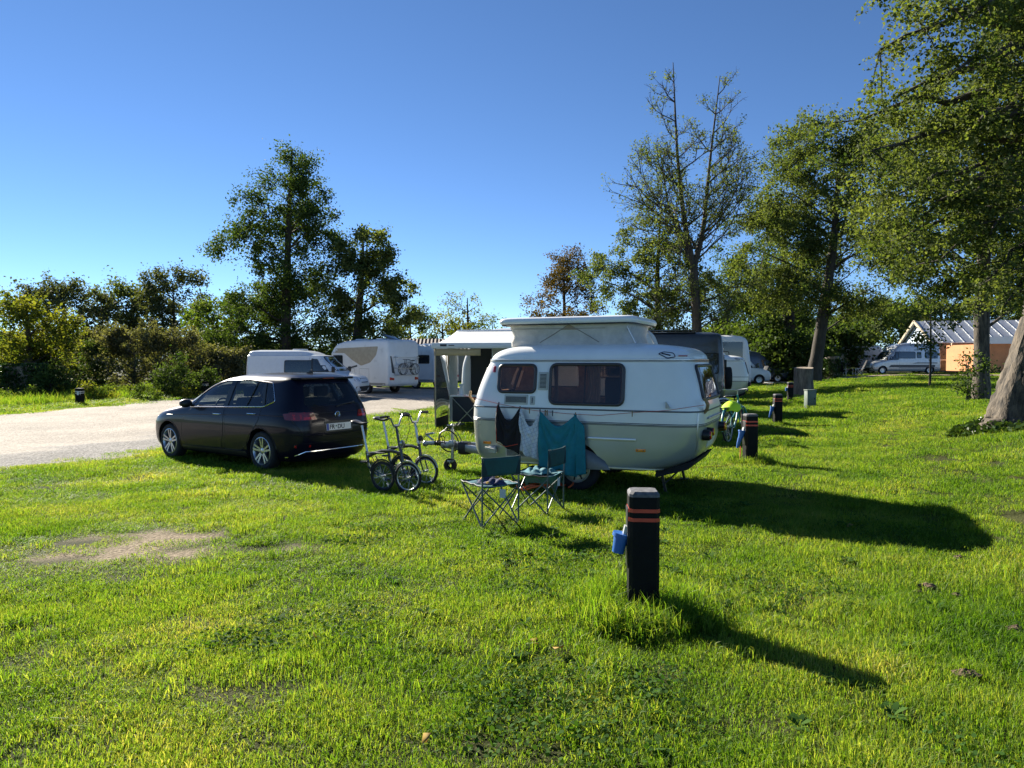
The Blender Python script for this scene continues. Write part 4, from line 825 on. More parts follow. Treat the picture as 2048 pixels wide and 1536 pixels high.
pb = BOLL[1]; m = MB(); m.tube([(pb[0] - .16, pb[1], .28), (pb[0] - .17, pb[1] - .02, .14), (pb[0] - .19, pb[1] - .05, .05), (pb[0] - .25, pb[1] - .12, .02), (pb[0] - .6, pb[1] - .5, .02), (2.4, 11.2, .02), (2.2, 10.6, .02)], .009, 6)
tag(m.build('power_cable', mat('orange_cable', (.70, .12, .03), .5)), 'orange power cable dropping from the bollard plug into the grass', 'cable')
pb = BOLL[2]; m = MB(); m.tube([(pb[0] - .16, pb[1], .24), (pb[0] - .15, pb[1] - .02, .12), (pb[0] - .10, pb[1] - .05, .03)], .007, 6); tag(m.build('power_cable', BLK), 'thin black cable hanging from the plug by the green cabinet', 'cable')
pb = P(160, 811); m = MB(); m.box((0, 0, 0), (.13, .008, .15)); tag(m.build('notice', mat('paper_white', (.7, .7, .68), .6), loc=(pb[0] + .03, pb[1] - .125, .48)), 'small white notice fixed to the bollard across the road', 'notice')

# ------------------------------------------------------------------ folding camp chairs
CTUBE = mat('chair_tube_grey', (.11, .14, .14), .45, .3, var=.1)
CFAB = mat('chair_teal_fabric', (.05, .17, .21), .85, var=.18, scale=9, bump=.2, bscale=200)
CFAB2 = mat('chair_back_mesh', (.015, .075, .075), .8, var=.15, bump=.3, bscale=260)
def camp_chair(loc, rz, label):
    t = thing('camp_chair', label, 'chair', loc, rz, 'teal folding camp chairs'); a = .215; zs = .43
    for y in (a, -a):
        m = MB(); m.tube([(-a, y, 0), (-a, y, .40), (-a - .02, y, .74)], .0095, 8); m.build('back_post', CTUBE, t)
        for p, q in (((-a, y, .02), (a + .02, y, zs)), ((a + .01, y, 0), (-a, y, zs - .02))): m = MB(); m.tube([p, q], .009, 8); m.build('leg', CTUBE, t)
    for x in (a + .01, -a):
        for p, q in (((x, -a, .01), (x, a, zs - .01)), ((x + .02, a, .01), (x + .02, -a, zs - .01))): m = MB(); m.tube([p, q], .008, 8); m.build('leg', CTUBE, t)
    def st(u, v): x, y = -a - .01 + (2 * a + .05) * u, -a + 2 * a * v; return (x, y, zs + .012 - .05 * math.sin(PI * u) * math.sin(PI * v) + .006 * math.sin(u * 19 + v * 7))
    m = MB(); m.grid(st, 14, 14); o = m.build('seat', CFAB, t, smooth=80); md = o.modifiers.new('thickness', 'SOLIDIFY'); md.thickness = .006
    m = MB(); m.tube([st(u, 0) for u in np.linspace(0, 1, 9)] + [st(1, v) for v in np.linspace(0, 1, 9)][1:] + [st(u, 1) for u in np.linspace(1, 0, 9)][1:], .007, 6); m.build('seat_hem', BLK, o)
    def bk(u, v): return (-a - .014 - .01 * v - .025 * math.sin(PI * u), -a - .012 + (2 * a + .024) * u, .545 + .19 * v)
    m = MB(); m.grid(bk, 12, 6); o = m.build('backrest', CFAB2, t, smooth=80); md = o.modifiers.new('thickness', 'SOLIDIFY'); md.thickness = .008
    for u in (0, 1): m = MB(); y = -a - .012 + (2 * a + .024) * u; m.box((-a - .018, y + (.03 if u == 0 else -.03), .64), (.016, .065, .195)); m.build('back_sleeve', mat('sleeve_dark', (.008, .03, .035), .8), o, bevel=.006)
    m = MB(); m.grid(lambda u, v: (-a - .035, -.04 + .07 * u, .40 - .09 * v + .01 * u), 2, 2); m.build('care_label', mat('label_white', (.6, .6, .58), .7), t)
    return t
camp_chair((-.228, 7.58, g(-.228, 7.58)), R(121), 'teal folding chair with patterned cloth crumpled on its seat')
camp_chair((.30, 8.19, g(.3, 8.19)), R(152), 'teal folding chair with a folded teal cloth, beside the caravan wheel')
def crumple(name, label, mm, c, sx, sy, hgt, seed, rz):
    r = random.Random(seed); ph = [r.uniform(0, 6) for _ in range(6)]
    def fn(u, v):
        x, y = (u - .5) * sx, (v - .5) * sy; e = min(1, 6 * min(u, 1 - u, v, 1 - v)); z = hgt * e * (.45 + .3 * math.sin(u * 9 + ph[0] + 3 * v) * math.sin(v * 7 + ph[1]) + .25 * math.sin(u * 17 + v * 13 + ph[2])); return (x + .02 * math.sin(v * 11 + ph[3]), y + .02 * math.sin(u * 9 + ph[4]), z)
    m = MB(); m.grid(fn, 22, 22); o = m.build(name, mm, smooth=80, loc=c, rot=(0, 0, rz)); md = o.modifiers.new('thickness', 'SOLIDIFY'); md.thickness = .006; return tag(o, label, 'cloth')
def print_mat():
    m = mat('patterned_cotton', (.02, .025, .08), .9, var=.2, scale=14); n = m.node_tree.nodes; cr = [x for x in n if x.type == 'VALTORGB'][0]; e = cr.color_ramp; e.elements[0].color = (.015, .02, .07, 1); e.elements[1].color = (.45, .42, .36, 1)
    k = e.elements.new(.5); k.color = (.03, .04, .13, 1); k = e.elements.new(.56); k.color = (.42, .26, .03, 1); e.interpolation = 'CONSTANT'; return m
crumple('cloth', 'dark blue cloth with yellow and white pattern crumpled on the chair seat', print_mat(), (-.22, 7.56, .425), .28, .26, .07, 3, R(100))
crumple('cloth', 'folded teal cloth lying on the chair seat by the wheel', CFAB, (.29, 8.24, .43), .30, .30, .06, 5, R(140))

# ------------------------------------------------------------------ bicycles
SPK = mat('spoke_steel', (.55, .55, .56), .3, .9); BFR = mat('bike_black_paint', (.012, .012, .013), .3, coat=.5, var=.1); SIL = mat('bike_silver', (.5, .52, .53), .28, .85, var=.06)
def bike_wheel(par, c, r, tyre=.018, spokes=20, rimm=None, yaw=0):
    wh = sub('wheel', par, c, (0, 0, yaw)); n = 32; ci = lambda rr: [(rr * math.cos(2 * PI * k / n), 0, rr * math.sin(2 * PI * k / n)) for k in range(n)]
    m = MB(); m.tube(ci(r - tyre), tyre, 8, closed=True); m.build('tyre', RUB, wh, smooth=80)
    m = MB(); m.tube(ci(r - tyre * 2.2), tyre * .55, 6, closed=True); m.build('rim', rimm or SIL, wh, smooth=80)
    m = MB(); m.tube([(0, -.045, 0), (0, .045, 0)], .018, 10); m.tube([(0, -.06, 0), (0, .06, 0)], .008, 6); hb = m.build('hub', SIL, wh)
    m = MB()
    for k in range(spokes): a = 2 * PI * k / spokes; s_ = 1 if k % 2 else -1; m.tube([(.016 * math.cos(a + .8 * s_), .03 * s_, .016 * math.sin(a + .8 * s_)), ((r - tyre * 2.4) * math.cos(a), 0, (r - tyre * 2.4) * math.sin(a))], .0011, 3, cap=False)
    o = m.build('spokes', SPK, wh); o['kind'] = 'stuff'
    m = MB(); a = -.9; m.bar((r * .55 * math.cos(a), .004, r * .55 * math.sin(a)), (r * .85 * math.cos(a), .004, r * .85 * math.sin(a)), .008, .03, up=(0, 1, 0)); m.build('spoke_reflector', mat('reflector_pale', (.6, .6, .5), .3), wh)
    return wh
def saddle(par, c, mm=BLK, L=.26):
    m = MB(); rings = []; n = 10
    for i in range(9):
        u = i / 8; x = -L * .55 + L * u; w_ = .075 * (1 - u) ** .8 + .018; h = .028 * (1 - .5 * u); z = .012 * math.cos(u * 5)
        if i in (0, 8): w_ *= .45; h *= .5
        rings.append([(x, w_ * math.cos(2 * PI * k / n), z + h * math.sin(2 * PI * k / n)) for k in range(n)])
    m.add([p for r_ in rings for p in r_], [(i * n + k, i * n + (k + 1) % n, i * n + n + (k + 1) % n, i * n + n + k) for i in range(8) for k in range(n)] + [tuple(range(n)), tuple(range(8 * n, 9 * n))])
    return m.build('saddle', mm, par, smooth=80, loc=c)
def chainring(par, c, r, teeth_mat, crank_l=.16, a=-1.2):
    m = MB(); n = 26; m.tube([(r * math.cos(2 * PI * k / n), 0, r * math.sin(2 * PI * k / n)) for k in range(n)], .006, 5, closed=True)
    for k in range(5): b = 2 * PI * k / 5; m.bar((.02 * math.cos(b), 0, .02 * math.sin(b)), (r * math.cos(b), 0, r * math.sin(b)), .012, .006, up=(0, 1, 0))
    o = m.build('chainring', teeth_mat, par, loc=c)
    for s_ in (1, -1):
        q = Vector((crank_l * math.cos(a) * s_, .055 * s_, crank_l * math.sin(a) * s_)); m = MB(); m.bar((0, .05 * s_, 0), q, .02, .014, up=(0, 1, 0)); m.build('crank', SIL, o)
        m = MB(); m.box(q + Vector((0, .05 * s_, 0)), (.08, .08, .02)); m.build('pedal', BLK, o)
    return o
def folding_bike(loc, rz, label, stem_m, spot):
    t = thing('folding_bicycle', label, 'bicycle', loc, rz, 'small-wheeled folding bicycles'); W = .20
    bike_wheel(t, (0, 0, W), W, yaw=.12); bike_wheel(t, (-.36, -.07, W), W, rimm=BFR)
    m = MB(); m.tube([(-.66, 0, .43), (-.58, 0, .47), (-.42, 0, .52), (-.25, 0, .525), (-.11, 0, .50)], .021, 10); m.build('main_tube', BFR, t)
    m = MB(); m.tube([(-.66, 0, .29), (-.69, 0, .50)], .020, 10); m.build('seat_tube', BFR, t)
    m = MB(); m.tube([(-.085, 0, .40), (-.12, 0, .56)], .021, 10); m.build('head_tube', BFR, t)
    for y in (.05, -.05): m = MB(); m.tube([(-.085, y * .6, .41), (-.06, y, .36), (0, y, W)], .010, 8); m.build('fork_blade', BFR, t)
    m = MB(); m.tube([(-.12, 0, .55), (-.15, 0, .66), (-.19, 0, .86)], .017, 10); st_ = m.build('stem', stem_m, t)
    m = MB(); m.tube([(-.19, -.05, .86), (-.19, .05, .86)], .018, 8); m.box((-.135, .02, .60), (.05, .05, .06)); m.build('stem_clamp', SIL, st_)
    m = MB(); m.tube([(-.20, .27, .985), (-.21, .16, .99), (-.19, .10, .95), (-.19, .055, .86), (-.19, -.055, .86), (-.19, -.10, .95), (-.21, -.16, .99), (-.20, -.27, .985)], .0115, 8); hb = m.build('handlebar', SIL, t)
    for s_ in (1, -1):
        m = MB(); m.tube([(-.20, s_ * .29, .985), (-.208, s_ * .17, .99)], .017, 8); m.build('grip', BLK, hb); m = MB(); m.tube([(-.205, s_ * .16, .99), (-.15, s_ * .18, .975), (-.14, s_ * .27, .965)], .006, 6); m.box((-.19, s_ * .155, .985), (.03, .025, .03)); m.build('brake_lever', BLK, hb)
    m = MB(); m.tube([(-.67, 0, .44), (-.775, 0, .84)], .0155, 10); m.build('seatpost', SIL, t); saddle(t, (-.79, 0, .875))
    chainring(t, (-.585, .05, .24), .095, mat('chainring_brass', (.62, .56, .34), .35, .8), a=-.9)
    m = MB(); m.tube([(-.66, 0, .30), (-.585, 0, .24)], .018, 8); m.tube([(-.585, .03, .24), (-.36, -.03, W)], .009, 8); m.tube([(-.585, -.03, .24), (-.36, -.11, W)], .009, 8); m.tube([(-.52, -.02, .45), (-.36, -.03, W)], .008, 8); m.build('rear_triangle', BFR, t)
    for c, y, s_, a0, a1 in ((0, 0, BLK, .3, 2.6), (-.36, -.07, BLK, .2, 2.9)):
        m = MB(); m.tube([(c + (W + .014) * math.cos(a), y, W + (W + .014) * math.sin(a)) for a in np.linspace(a0, a1, 14)], .012, 6); m.build('mudguard', SIL if c == 0 else BLK, t)
    m = MB(); m.bar((-.62, -.04, .49), (-.34, -.04, .50), .12, .012); m.tube([(-.6, -.04, .49), (-.48, -.06, .33)], .006, 6); m.build('rack', BLK, t)
    m = MB(); m.lathe([(0, .03), (.035, .028), (.04, 0), (.015, -.03)], 14, 'x', (-.10, 0, .64)); m.build('front_lamp', SIL if spot else BLK, t)
    m = MB()
    for s_ in (1, -1): m.tube([(-.15, s_ * .2, .965), (-.06, s_ * .12, .82), (-.05, s_ * .03, .65), (-.13, s_ * .03, .52)], .0035, 5)
    o = m.build('brake_cables', BLK, t); o['kind'] = 'stuff'
    return t
p1 = P(816, 986); p2 = P(858, 972)
hd = math.atan2(-.50, .86)
folding_bike((p1[0], p1[1], 0), hd, 'folding bicycle with black stem and brass chainring, beside the car bumper', BFR, True)
folding_bike((p2[0] - .05, p2[1] + .05, 0), hd - .05, 'folding bicycle with silver stem standing between its twin and the caravan drawbar', SIL, False)

def city_bike(name, label, loc, rz, paint, cover=None, lean=0):
    t = thing(name, label, 'bicycle', loc, rz); t.rotation_euler = (lean, 0, rz); W = .345
    bike_wheel(t, (-.53, 0, W), W, .020, 28); bike_wheel(t, (.55, 0, W), W, .020, 28, yaw=.25)
    def tb(nm, pts, r_, mm=paint, par=t): m = MB(); m.tube(pts, r_, 8); return m.build(nm, mm, par)
    tb('seat_tube', [(-.12, 0, .29), (-.27, 0, .74)], .017); tb('down_tube', [(-.12, 0, .29), (.10, 0, .45), (.34, 0, .80)], .021); tb('head_tube', [(.33, 0, .78), (.28, 0, .97)], .019)
    tb('top_tube', [(-.20, 0, .48), (.08, 0, .62), (.32, 0, .86)], .016); tb('seatpost', [(-.26, 0, .72), (-.31, 0, .93)], .013, SIL)
    for y in (.055, -.055): tb('chain_stay', [(-.12, y * .4, .29), (-.53, y, W)], .010); tb('seat_stay', [(-.23, y * .4, .62), (-.53, y, W)], .009); tb('fork_blade', [(.345, y * .7, .76), (.40, y, .66), (.55, y, W)], .011)
    tb('handlebar', [(.02, .30, 1.06), (.14, .26, 1.10), (.25, .10, 1.09), (.27, 0, 1.07), (.25, -.10, 1.09), (.14, -.26, 1.10), (.02, -.30, 1.06)], .011, SIL); tb('stem', [(.29, 0, .96), (.27, 0, 1.08)], .014, SIL)
    for y in (.29, -.29): tb('grip', [(.0, y * 1.02, 1.055), (.10, y * .95, 1.09)], .017, BLK)
    saddle(t, (-.31, 0, .95)); chainring(t, (-.12, .055, .29), .085, BLK)
    tb('mudguard', [(-.53 + (W + .02) * math.cos(a), 0, W + (W + .02) * math.sin(a)) for a in np.linspace(.35, 3.35, 18)], .022); tb('mudguard', [(.55 + (W + .02) * math.cos(a), 0, W + (W + .02) * math.sin(a)) for a in np.linspace(.1, 2.3, 14)], .022)
    m = MB(); m.bar((-.80, 0, .74), (-.36, 0, .74), .13, .014); m.build('rear_rack', BLK, t)
    for y in (.05, -.05): tb('rack_strut', [(-.60, y, .735), (-.53, y, W)], .005, BLK)
    tb('kickstand', [(-.20, .06, .27), (-.30, .22, .0)], .009, BLK); m = MB(); m.box((-.32, .05, .32), (.42, .02, .10)); m.build('chain_case', BLK, t, bevel=.01)
    return t
pc_ = P(1462, 887); city_bike('bicycle', 'teal city bicycle with teal mudguards parked behind the caravan rear', (pc_[0] + .25, pc_[1] + .46, 0), R(56), mat('teal_paint', (.02, .22, .25), .35, coat=.5), lean=R(-4))
NEON = mat('neon_yellow', (.55, .85, .02), .7, var=.06)
def neon():
    def fn(u, v):
        a = 2 * PI * u; rr = .02 + .25 * v; x = rr * 1.15 * math.cos(a); y = rr * .75 * math.sin(a); return (x, y, .06 - .10 * v ** 2 - .05 * v ** 4 * (1 + .5 * math.sin(5 * a)))
    m = MB(); m.grid(fn, 28, 8); o = m.build('saddle_cover', NEON, smooth=80, loc=(pc_[0] + .07, pc_[1] + .2, .80), rot=(R(6), R(-8), R(60))); md = o.modifiers.new('thickness', 'SOLIDIFY'); md.thickness = .005
    tag(o, 'neon yellow rain cover draped over the teal bicycle rear rack', 'cover')
neon()
city_bike('bicycle', 'white bicycle leaning behind the grey van spare wheel', (5.05, 19.2, 0), R(12), mat('bike_white', (.6, .65, .7), .3, coat=.5), lean=R(8))

# ------------------------------------------------------------------ stump, cabinet, ivy posts, lamp post
BARK = mat('bark_grey_brown', (.20, .165, .125), .95, var=.45, scale=7, bump=1.0, bscale=22, stretch=(1, 1, .25))
CUT = mat('sawn_wood', (.36, .29, .21), .85, var=.2, scale=10)
def stump(label, loc, r_, h, seed, name='tree_stump', mm=BARK):
    t = thing(name, label, 'stump', loc); rr = random.Random(seed); ph = [rr.uniform(0, 6) for _ in range(4)]; n = 28; m = MB(); rings = []
    for i in range(9):
        u = i / 8; z = -.1 + (h + .1) * u; k = 1 + .35 * (1 - u) ** 4
        rings.append([(r_ * k * (1 + .07 * math.sin(3 * a + ph[0]) + .05 * math.sin(7 * a + ph[1] + 3 * u)) * math.cos(a), r_ * k * (1 + .07 * math.sin(3 * a + ph[0]) + .05 * math.sin(7 * a + ph[1] + 3 * u)) * math.sin(a), z + (.04 * math.sin(a + ph[2]) if i == 8 else 0)) for a in np.linspace(0, 2 * PI, n + 1)[:-1]])
    m.add([p for q in rings for p in q], [(i * n + k, i * n + (k + 1) % n, i * n + n + (k + 1) % n, i * n + n + k) for i in range(8) for k in range(n)]); m.build('trunk', mm, t, smooth=60)
    m = MB(); m.add(rings[-1], [tuple(range(n))]); m.build('cut_face', CUT, t); return t
p = P(1608, 797); stump('sawn tree stump with pale cut face beside the green cabinet', on(p), .40, 1.33, 2)
p = P(1662, 768); stump('tall ivy-clad dead trunk with flat cut top behind the sawn stump', on(p), .42, 1.75, 4)
p = P(57, 798); stump('stump smothered in leafy ivy on the verge across the road', on(p), .8, 1.5, 9)
p = P(1620, 819); t = thing('cable_cabinet', 'small grey-green cable cabinet in front of the tree stump', 'cabinet', on(p), R(10)); CAB = mat('cabinet_green', (.16, .20, .17), .6, var=.2, scale=8)
m = MB(); m.box((0, 0, .29), (.34, .22, .66)); m.build('housing', CAB, t, bevel=.012); m = MB(); m.box((0, 0, .635), (.37, .25, .04)); m.build('lid', CAB, t, bevel=.01); m = MB(); m.box((0, -.113, .30), (.28, .008, .5)); m.build('door', CAB, t, bevel=.003); m = MB(); m.box((.09, -.12, .34), (.03, .012, .06)); m.build('lock', BLK, t)
p = P(1541, 757); t = thing('lamp_post', 'slim dark lamp post standing among the trees behind the pitches', 'lamp post', on(p)); m = MB(); m.tube([(0, 0, -.1), (0, 0, 3.6)], [.05, .04], 10); m.build('post', BLK, t); m = MB(); m.lathe([(.0, 3.95), (.16, 3.86), (.20, 3.80), (.10, 3.6), (.05, 3.58)], 16); m.build('lantern', BLK, t)
# folding lounger and chair further along
def recliner(loc, rz, label):
    t = thing('camping_chair', label, 'chair', loc, rz)
    m = MB(); m.grid(lambda u, v: (-.1 - .42 * u, -.26 + .52 * v, .45 + .85 * u + .02 * math.sin(PI * v)), 8, 4); o = m.build('backrest', mat('black_textile', (.012, .012, .014), .8), t); md = o.modifiers.new('t', 'SOLIDIFY'); md.thickness = .02
    m = MB(); m.box((.12, 0, .45), (.48, .52, .025)); m.build('seat', mat('black_textile', (.012, .012, .014), .8), t, bevel=.008)
    for y in (.27, -.27):
        for a, b in (((.35, y, 0), (-.15, y, .46)), ((-.25, y, 0), (.3, y, .62)), ((-.3, y, .64), (.32, y, .62))): m = MB(); m.tube([a, b], .012, 6); m.build('leg' if a[2] == 0 else 'armrest', SIL, t)
p = P(1522, 768); recliner(on(p), R(200), 'black reclining camp chair on the lawn in front of the white van')
p = P(1538, 778); t = thing('stool', 'low white folding stool beside the black camp chair', 'stool', on(p), R(20)); m = MB(); m.box((0, 0, .38), (.45, .35, .03)); m.build('top', WHITE, t, bevel=.01)
for y in (.15, -.15):
    for a, b in (((-.2, y, 0), (.2, y, .37)), ((.2, y, 0), (-.2, y, .37))): m = MB(); m.tube([a, b], .011, 6); m.build('leg', SIL, t)
p = P(1497, 762); 
# dark lumps under the caravan front: hose bundle and crate
m = MB(); r_ = random.Random(3); pts = [Vector((.35 + .32 * math.cos(a * 1.9) + .02 * a, 9.35 + .20 * math.sin(a * 2.3), .06 + .05 * abs(math.sin(a * 3.1)))) for a in np.linspace(0, 7, 60)]; m.tube(pts, .012, 6); tag(m.build('hose', mat('orange_cable', (.70, .12, .03), .5)), 'orange cable heap lying in the grass under the caravan front', 'cable')
t = thing('crate', 'dark green plastic crate on the grass under the caravan', 'crate', (.42, 9.42, 0), R(-20)); GC = mat('crate_green', (.03, .12, .06), .5)
m = MB(); m.box((0, 0, .14), (.42, .30, .02)); m.build('base', GC, t)
for c_, d_ in (((0, .15, .22), (.42, .015, .18)), ((0, -.15, .22), (.42, .015, .18)), ((.21, 0, .22), (.015, .30, .18)), ((-.21, 0, .22), (.015, .30, .18))): m = MB(); m.box(c_, d_); m.build('side', GC, t)
for x_ in (-.19, .19):
    for y_ in (-.13, .13): m = MB(); m.box((x_, y_, .065), (.04, .03, .14)); m.build('foot', GC, t)
# ------------------------------------------------------------------ camper vans and motorhomes round about
def panel(B, t, name, poly, mm, sd=1, off=.006, thick=.015, line=None):
    m = MB(); B.side(m, poly, sd, off, thick, .2); o = m.build(name, mm, t)
    if line: m = MB(); B.side_line(m, poly, .018, sd, off, 6, closed=True, step=.4); m.build('frame', line, o)
    return o
def epanel(B, t, name, poly, mm, e=-1, off=.006, thick=.015, line=None):
    m = MB(); B.end(m, poly, e, off, thick, .2); o = m.build(name, mm, t)
    if line: m = MB(); B.end_line(m, poly, .018, e, off, 6, closed=True, step=.4); m.build('frame', line, o)
    return o
VGL = mat('van_glass', (.02, .026, .03), .05, var=.1, coat=.8)
GAP = mat('panel_gap', (.10, .105, .11), .6)
def van(name, label, loc, rz, paint, L=5.5, H=2.5, Wd=2.0, nose=1.05, windows=(), low_trim=None, stripes=(), rear_wheel=None, plain_side=False, wr=.34, group=None, roof_rack=None):
    # panel van, front = +x, z 0 = ground
    t = thing(name, label, 'van', loc, rz, group); h = L / 2; w_ = Wd / 2
    B = Body([(.28, -h + .08, h - .12, w_ - .06), (.40, -h + .02, h - .03, w_ - .01), (.65, -h, h, w_), (.85, -h, h - .06, w_), (1.0, -h + .01, h - .22, w_), (1.12, -h + .015, h - .62, w_ - .005), (1.22, -h + .02, h - nose + .06, w_ - .01), (1.40, -h + .03, h - nose - .13, w_ - .02),
              (1.95, -h + .06, h - nose - .68, w_ - .07), (H - .28, -h + .09, h - nose - 1.02, w_ - .12), (H - .12, -h + .13, h - nose - 1.28, w_ - .17), (H - .04, -h + .22, h - nose - 1.6, w_ - .30), (H, -h + .5, h - nose - 2.1, w_ - .55)], 22, 9, 8)
    zs = list(np.linspace(.28, .9, 8)) + list(np.linspace(.9, 1.4, 14))[1:] + list(np.linspace(1.4, H - .3, 8))[1:] + list(np.linspace(H - .3, H, 9))[1:]
    me = B.loft(zs, 72).mesh('body', [paint, BLK]); xs = (-h + 1.05, h - .92); wl = MB()
    for x in xs:
        for sd in (1, -1): wl.prism(circle(x, wr, wr + .06, 28), sd * (w_ - .32), sd * (w_ + .3))
    me = cut(me, [wl.mesh('c', BLK)], 28, [paint, BLK]); me.polygons.foreach_set('material_index', [1 if (p.center.z < .29 or (abs(p.center.y) < B.wy(p.center.x, p.center.z) - .02 and p.center.z < .8 and min(abs(p.center.x - x) for x in xs) < wr + .07 and abs(p.center.x) < h - .2)) else 0 for p in me.polygons]); link('body', me, t)
    cx = h - nose
    for sd in (1, -1):
        panel(B, t, 'cab_window', rpoly([(cx - 1.15, 1.22), (cx - .12, 1.22), (cx - .50, 1.78), (cx - 1.15, 1.80)], .05), VGL, sd, .005, .012, BLK)
        m = MB(); B.side_line(m, [(cx - 1.25, .45), (cx - 1.25, H - .35)], .005, sd, .001); m.build('door_gap', GAP, t); m = MB(); B.side_line(m, [(cx - 1.2, .55), (-h + .3, .55)], .018, sd, .004, 6); m.build('rubbing_strip', low_trim or BLK, t)
        m = MB(); m.box((cx - .1, sd * (w_ + .10), 1.32), (.12, .20, .26)); m.build('door_mirror', BLK, t, bevel=.04)
        m = MB(); B.side(m, rpoly(rect(-h + .03, .85, -h + .13, 1.5), .02), sd, .01, .02, .08); m.build('tail_light', REDL, t)
        for (x0, z0, x1, z1) in windows: panel(B, t, 'side_window', rpoly(rect(x0, z0, x1, z1), .06), VGL, sd, .008, .015, BLK)
        for poly, mm in stripes: panel(B, t, 'stripe', poly, mm, sd, .003, .006)
        m = MB(); B.end(m, rpoly([(sd * (w_ - .42), .78), (sd * (w_ - .10), .80), (sd * (w_ - .12), 1.02), (sd * (w_ - .36), .95)], .03), 1, .006, .03, .08); m.build('headlight', mat('headlamp', (.6, .62, .65), .1, .3, coat=.8), t)
        for x in xs: wheel_part(t, (x, sd * (w_ - .13), wr), wr, .22, wr * .62, 6, sd, 'steel')
    epanel(B, t, 'windscreen', rpoly([(-w_ + .18, 1.26), (w_ - .18, 1.26), (w_ - .30, 1.90), (-w_ + .30, 1.90)], .08), VGL, 1, .005, .012, BLK); epanel(B, t, 'grille', rpoly(rect(-.45, .72, .45, .92), .03), BLK, 1)
    epanel(B, t, 'bumper', rpoly(rect(-w_ + .12, .33, w_ - .12, .56), .05), low_trim or BLK, 1, .02, .04); epanel(B, t, 'rear_bumper', rpoly(rect(-w_ + .1, .36, w_ - .1, .54), .04), low_trim or BLK, -1, .04, .06)
    for y in (.40, -.40): epanel(B, t, 'rear_window', rpoly(rect(y - .30, 1.25, y + .30, 1.85), .05), VGL, -1, .005, .012, BLK)
    m = MB(); B.end_line(m, [(0, .5), (0, H - .3)], .006, -1, .001); m.build('rear_door_gap', GAP, t)
    epanel(B, t, 'number_plate', rect(-.26, .66, .26, .77), mat('plate_white', (.72, .72, .70), .35, var=.03), -1, .01)
    m = MB(); m.box((-.4, 0, H + .015), (.55, .5, .07)); m.build('roof_vent', WHITE, t, bevel=.02)
    if roof_rack: m = MB(); m.box((-.5, 0, H + .05), (L - 2.9, Wd - .5, .05)); m.build('solar_panel', DGLASS, t, bevel=.008)
    if rear_wheel:
        o = wheel_part(t, (-h - .16, rear_wheel, 1.12), .38, .24, .2, 6, 1, 'steel', BLK, name='spare_wheel'); o.rotation_euler = (0, 0, PI / 2); m = MB(); m.box((-h - .03, rear_wheel, 1.12), (.10, .35, .35)); m.box((-h - .05, rear_wheel, 1.62), (.10, .5, .25)); m.build('wheel_carrier', BLK, t, bevel=.01)
    return t, B
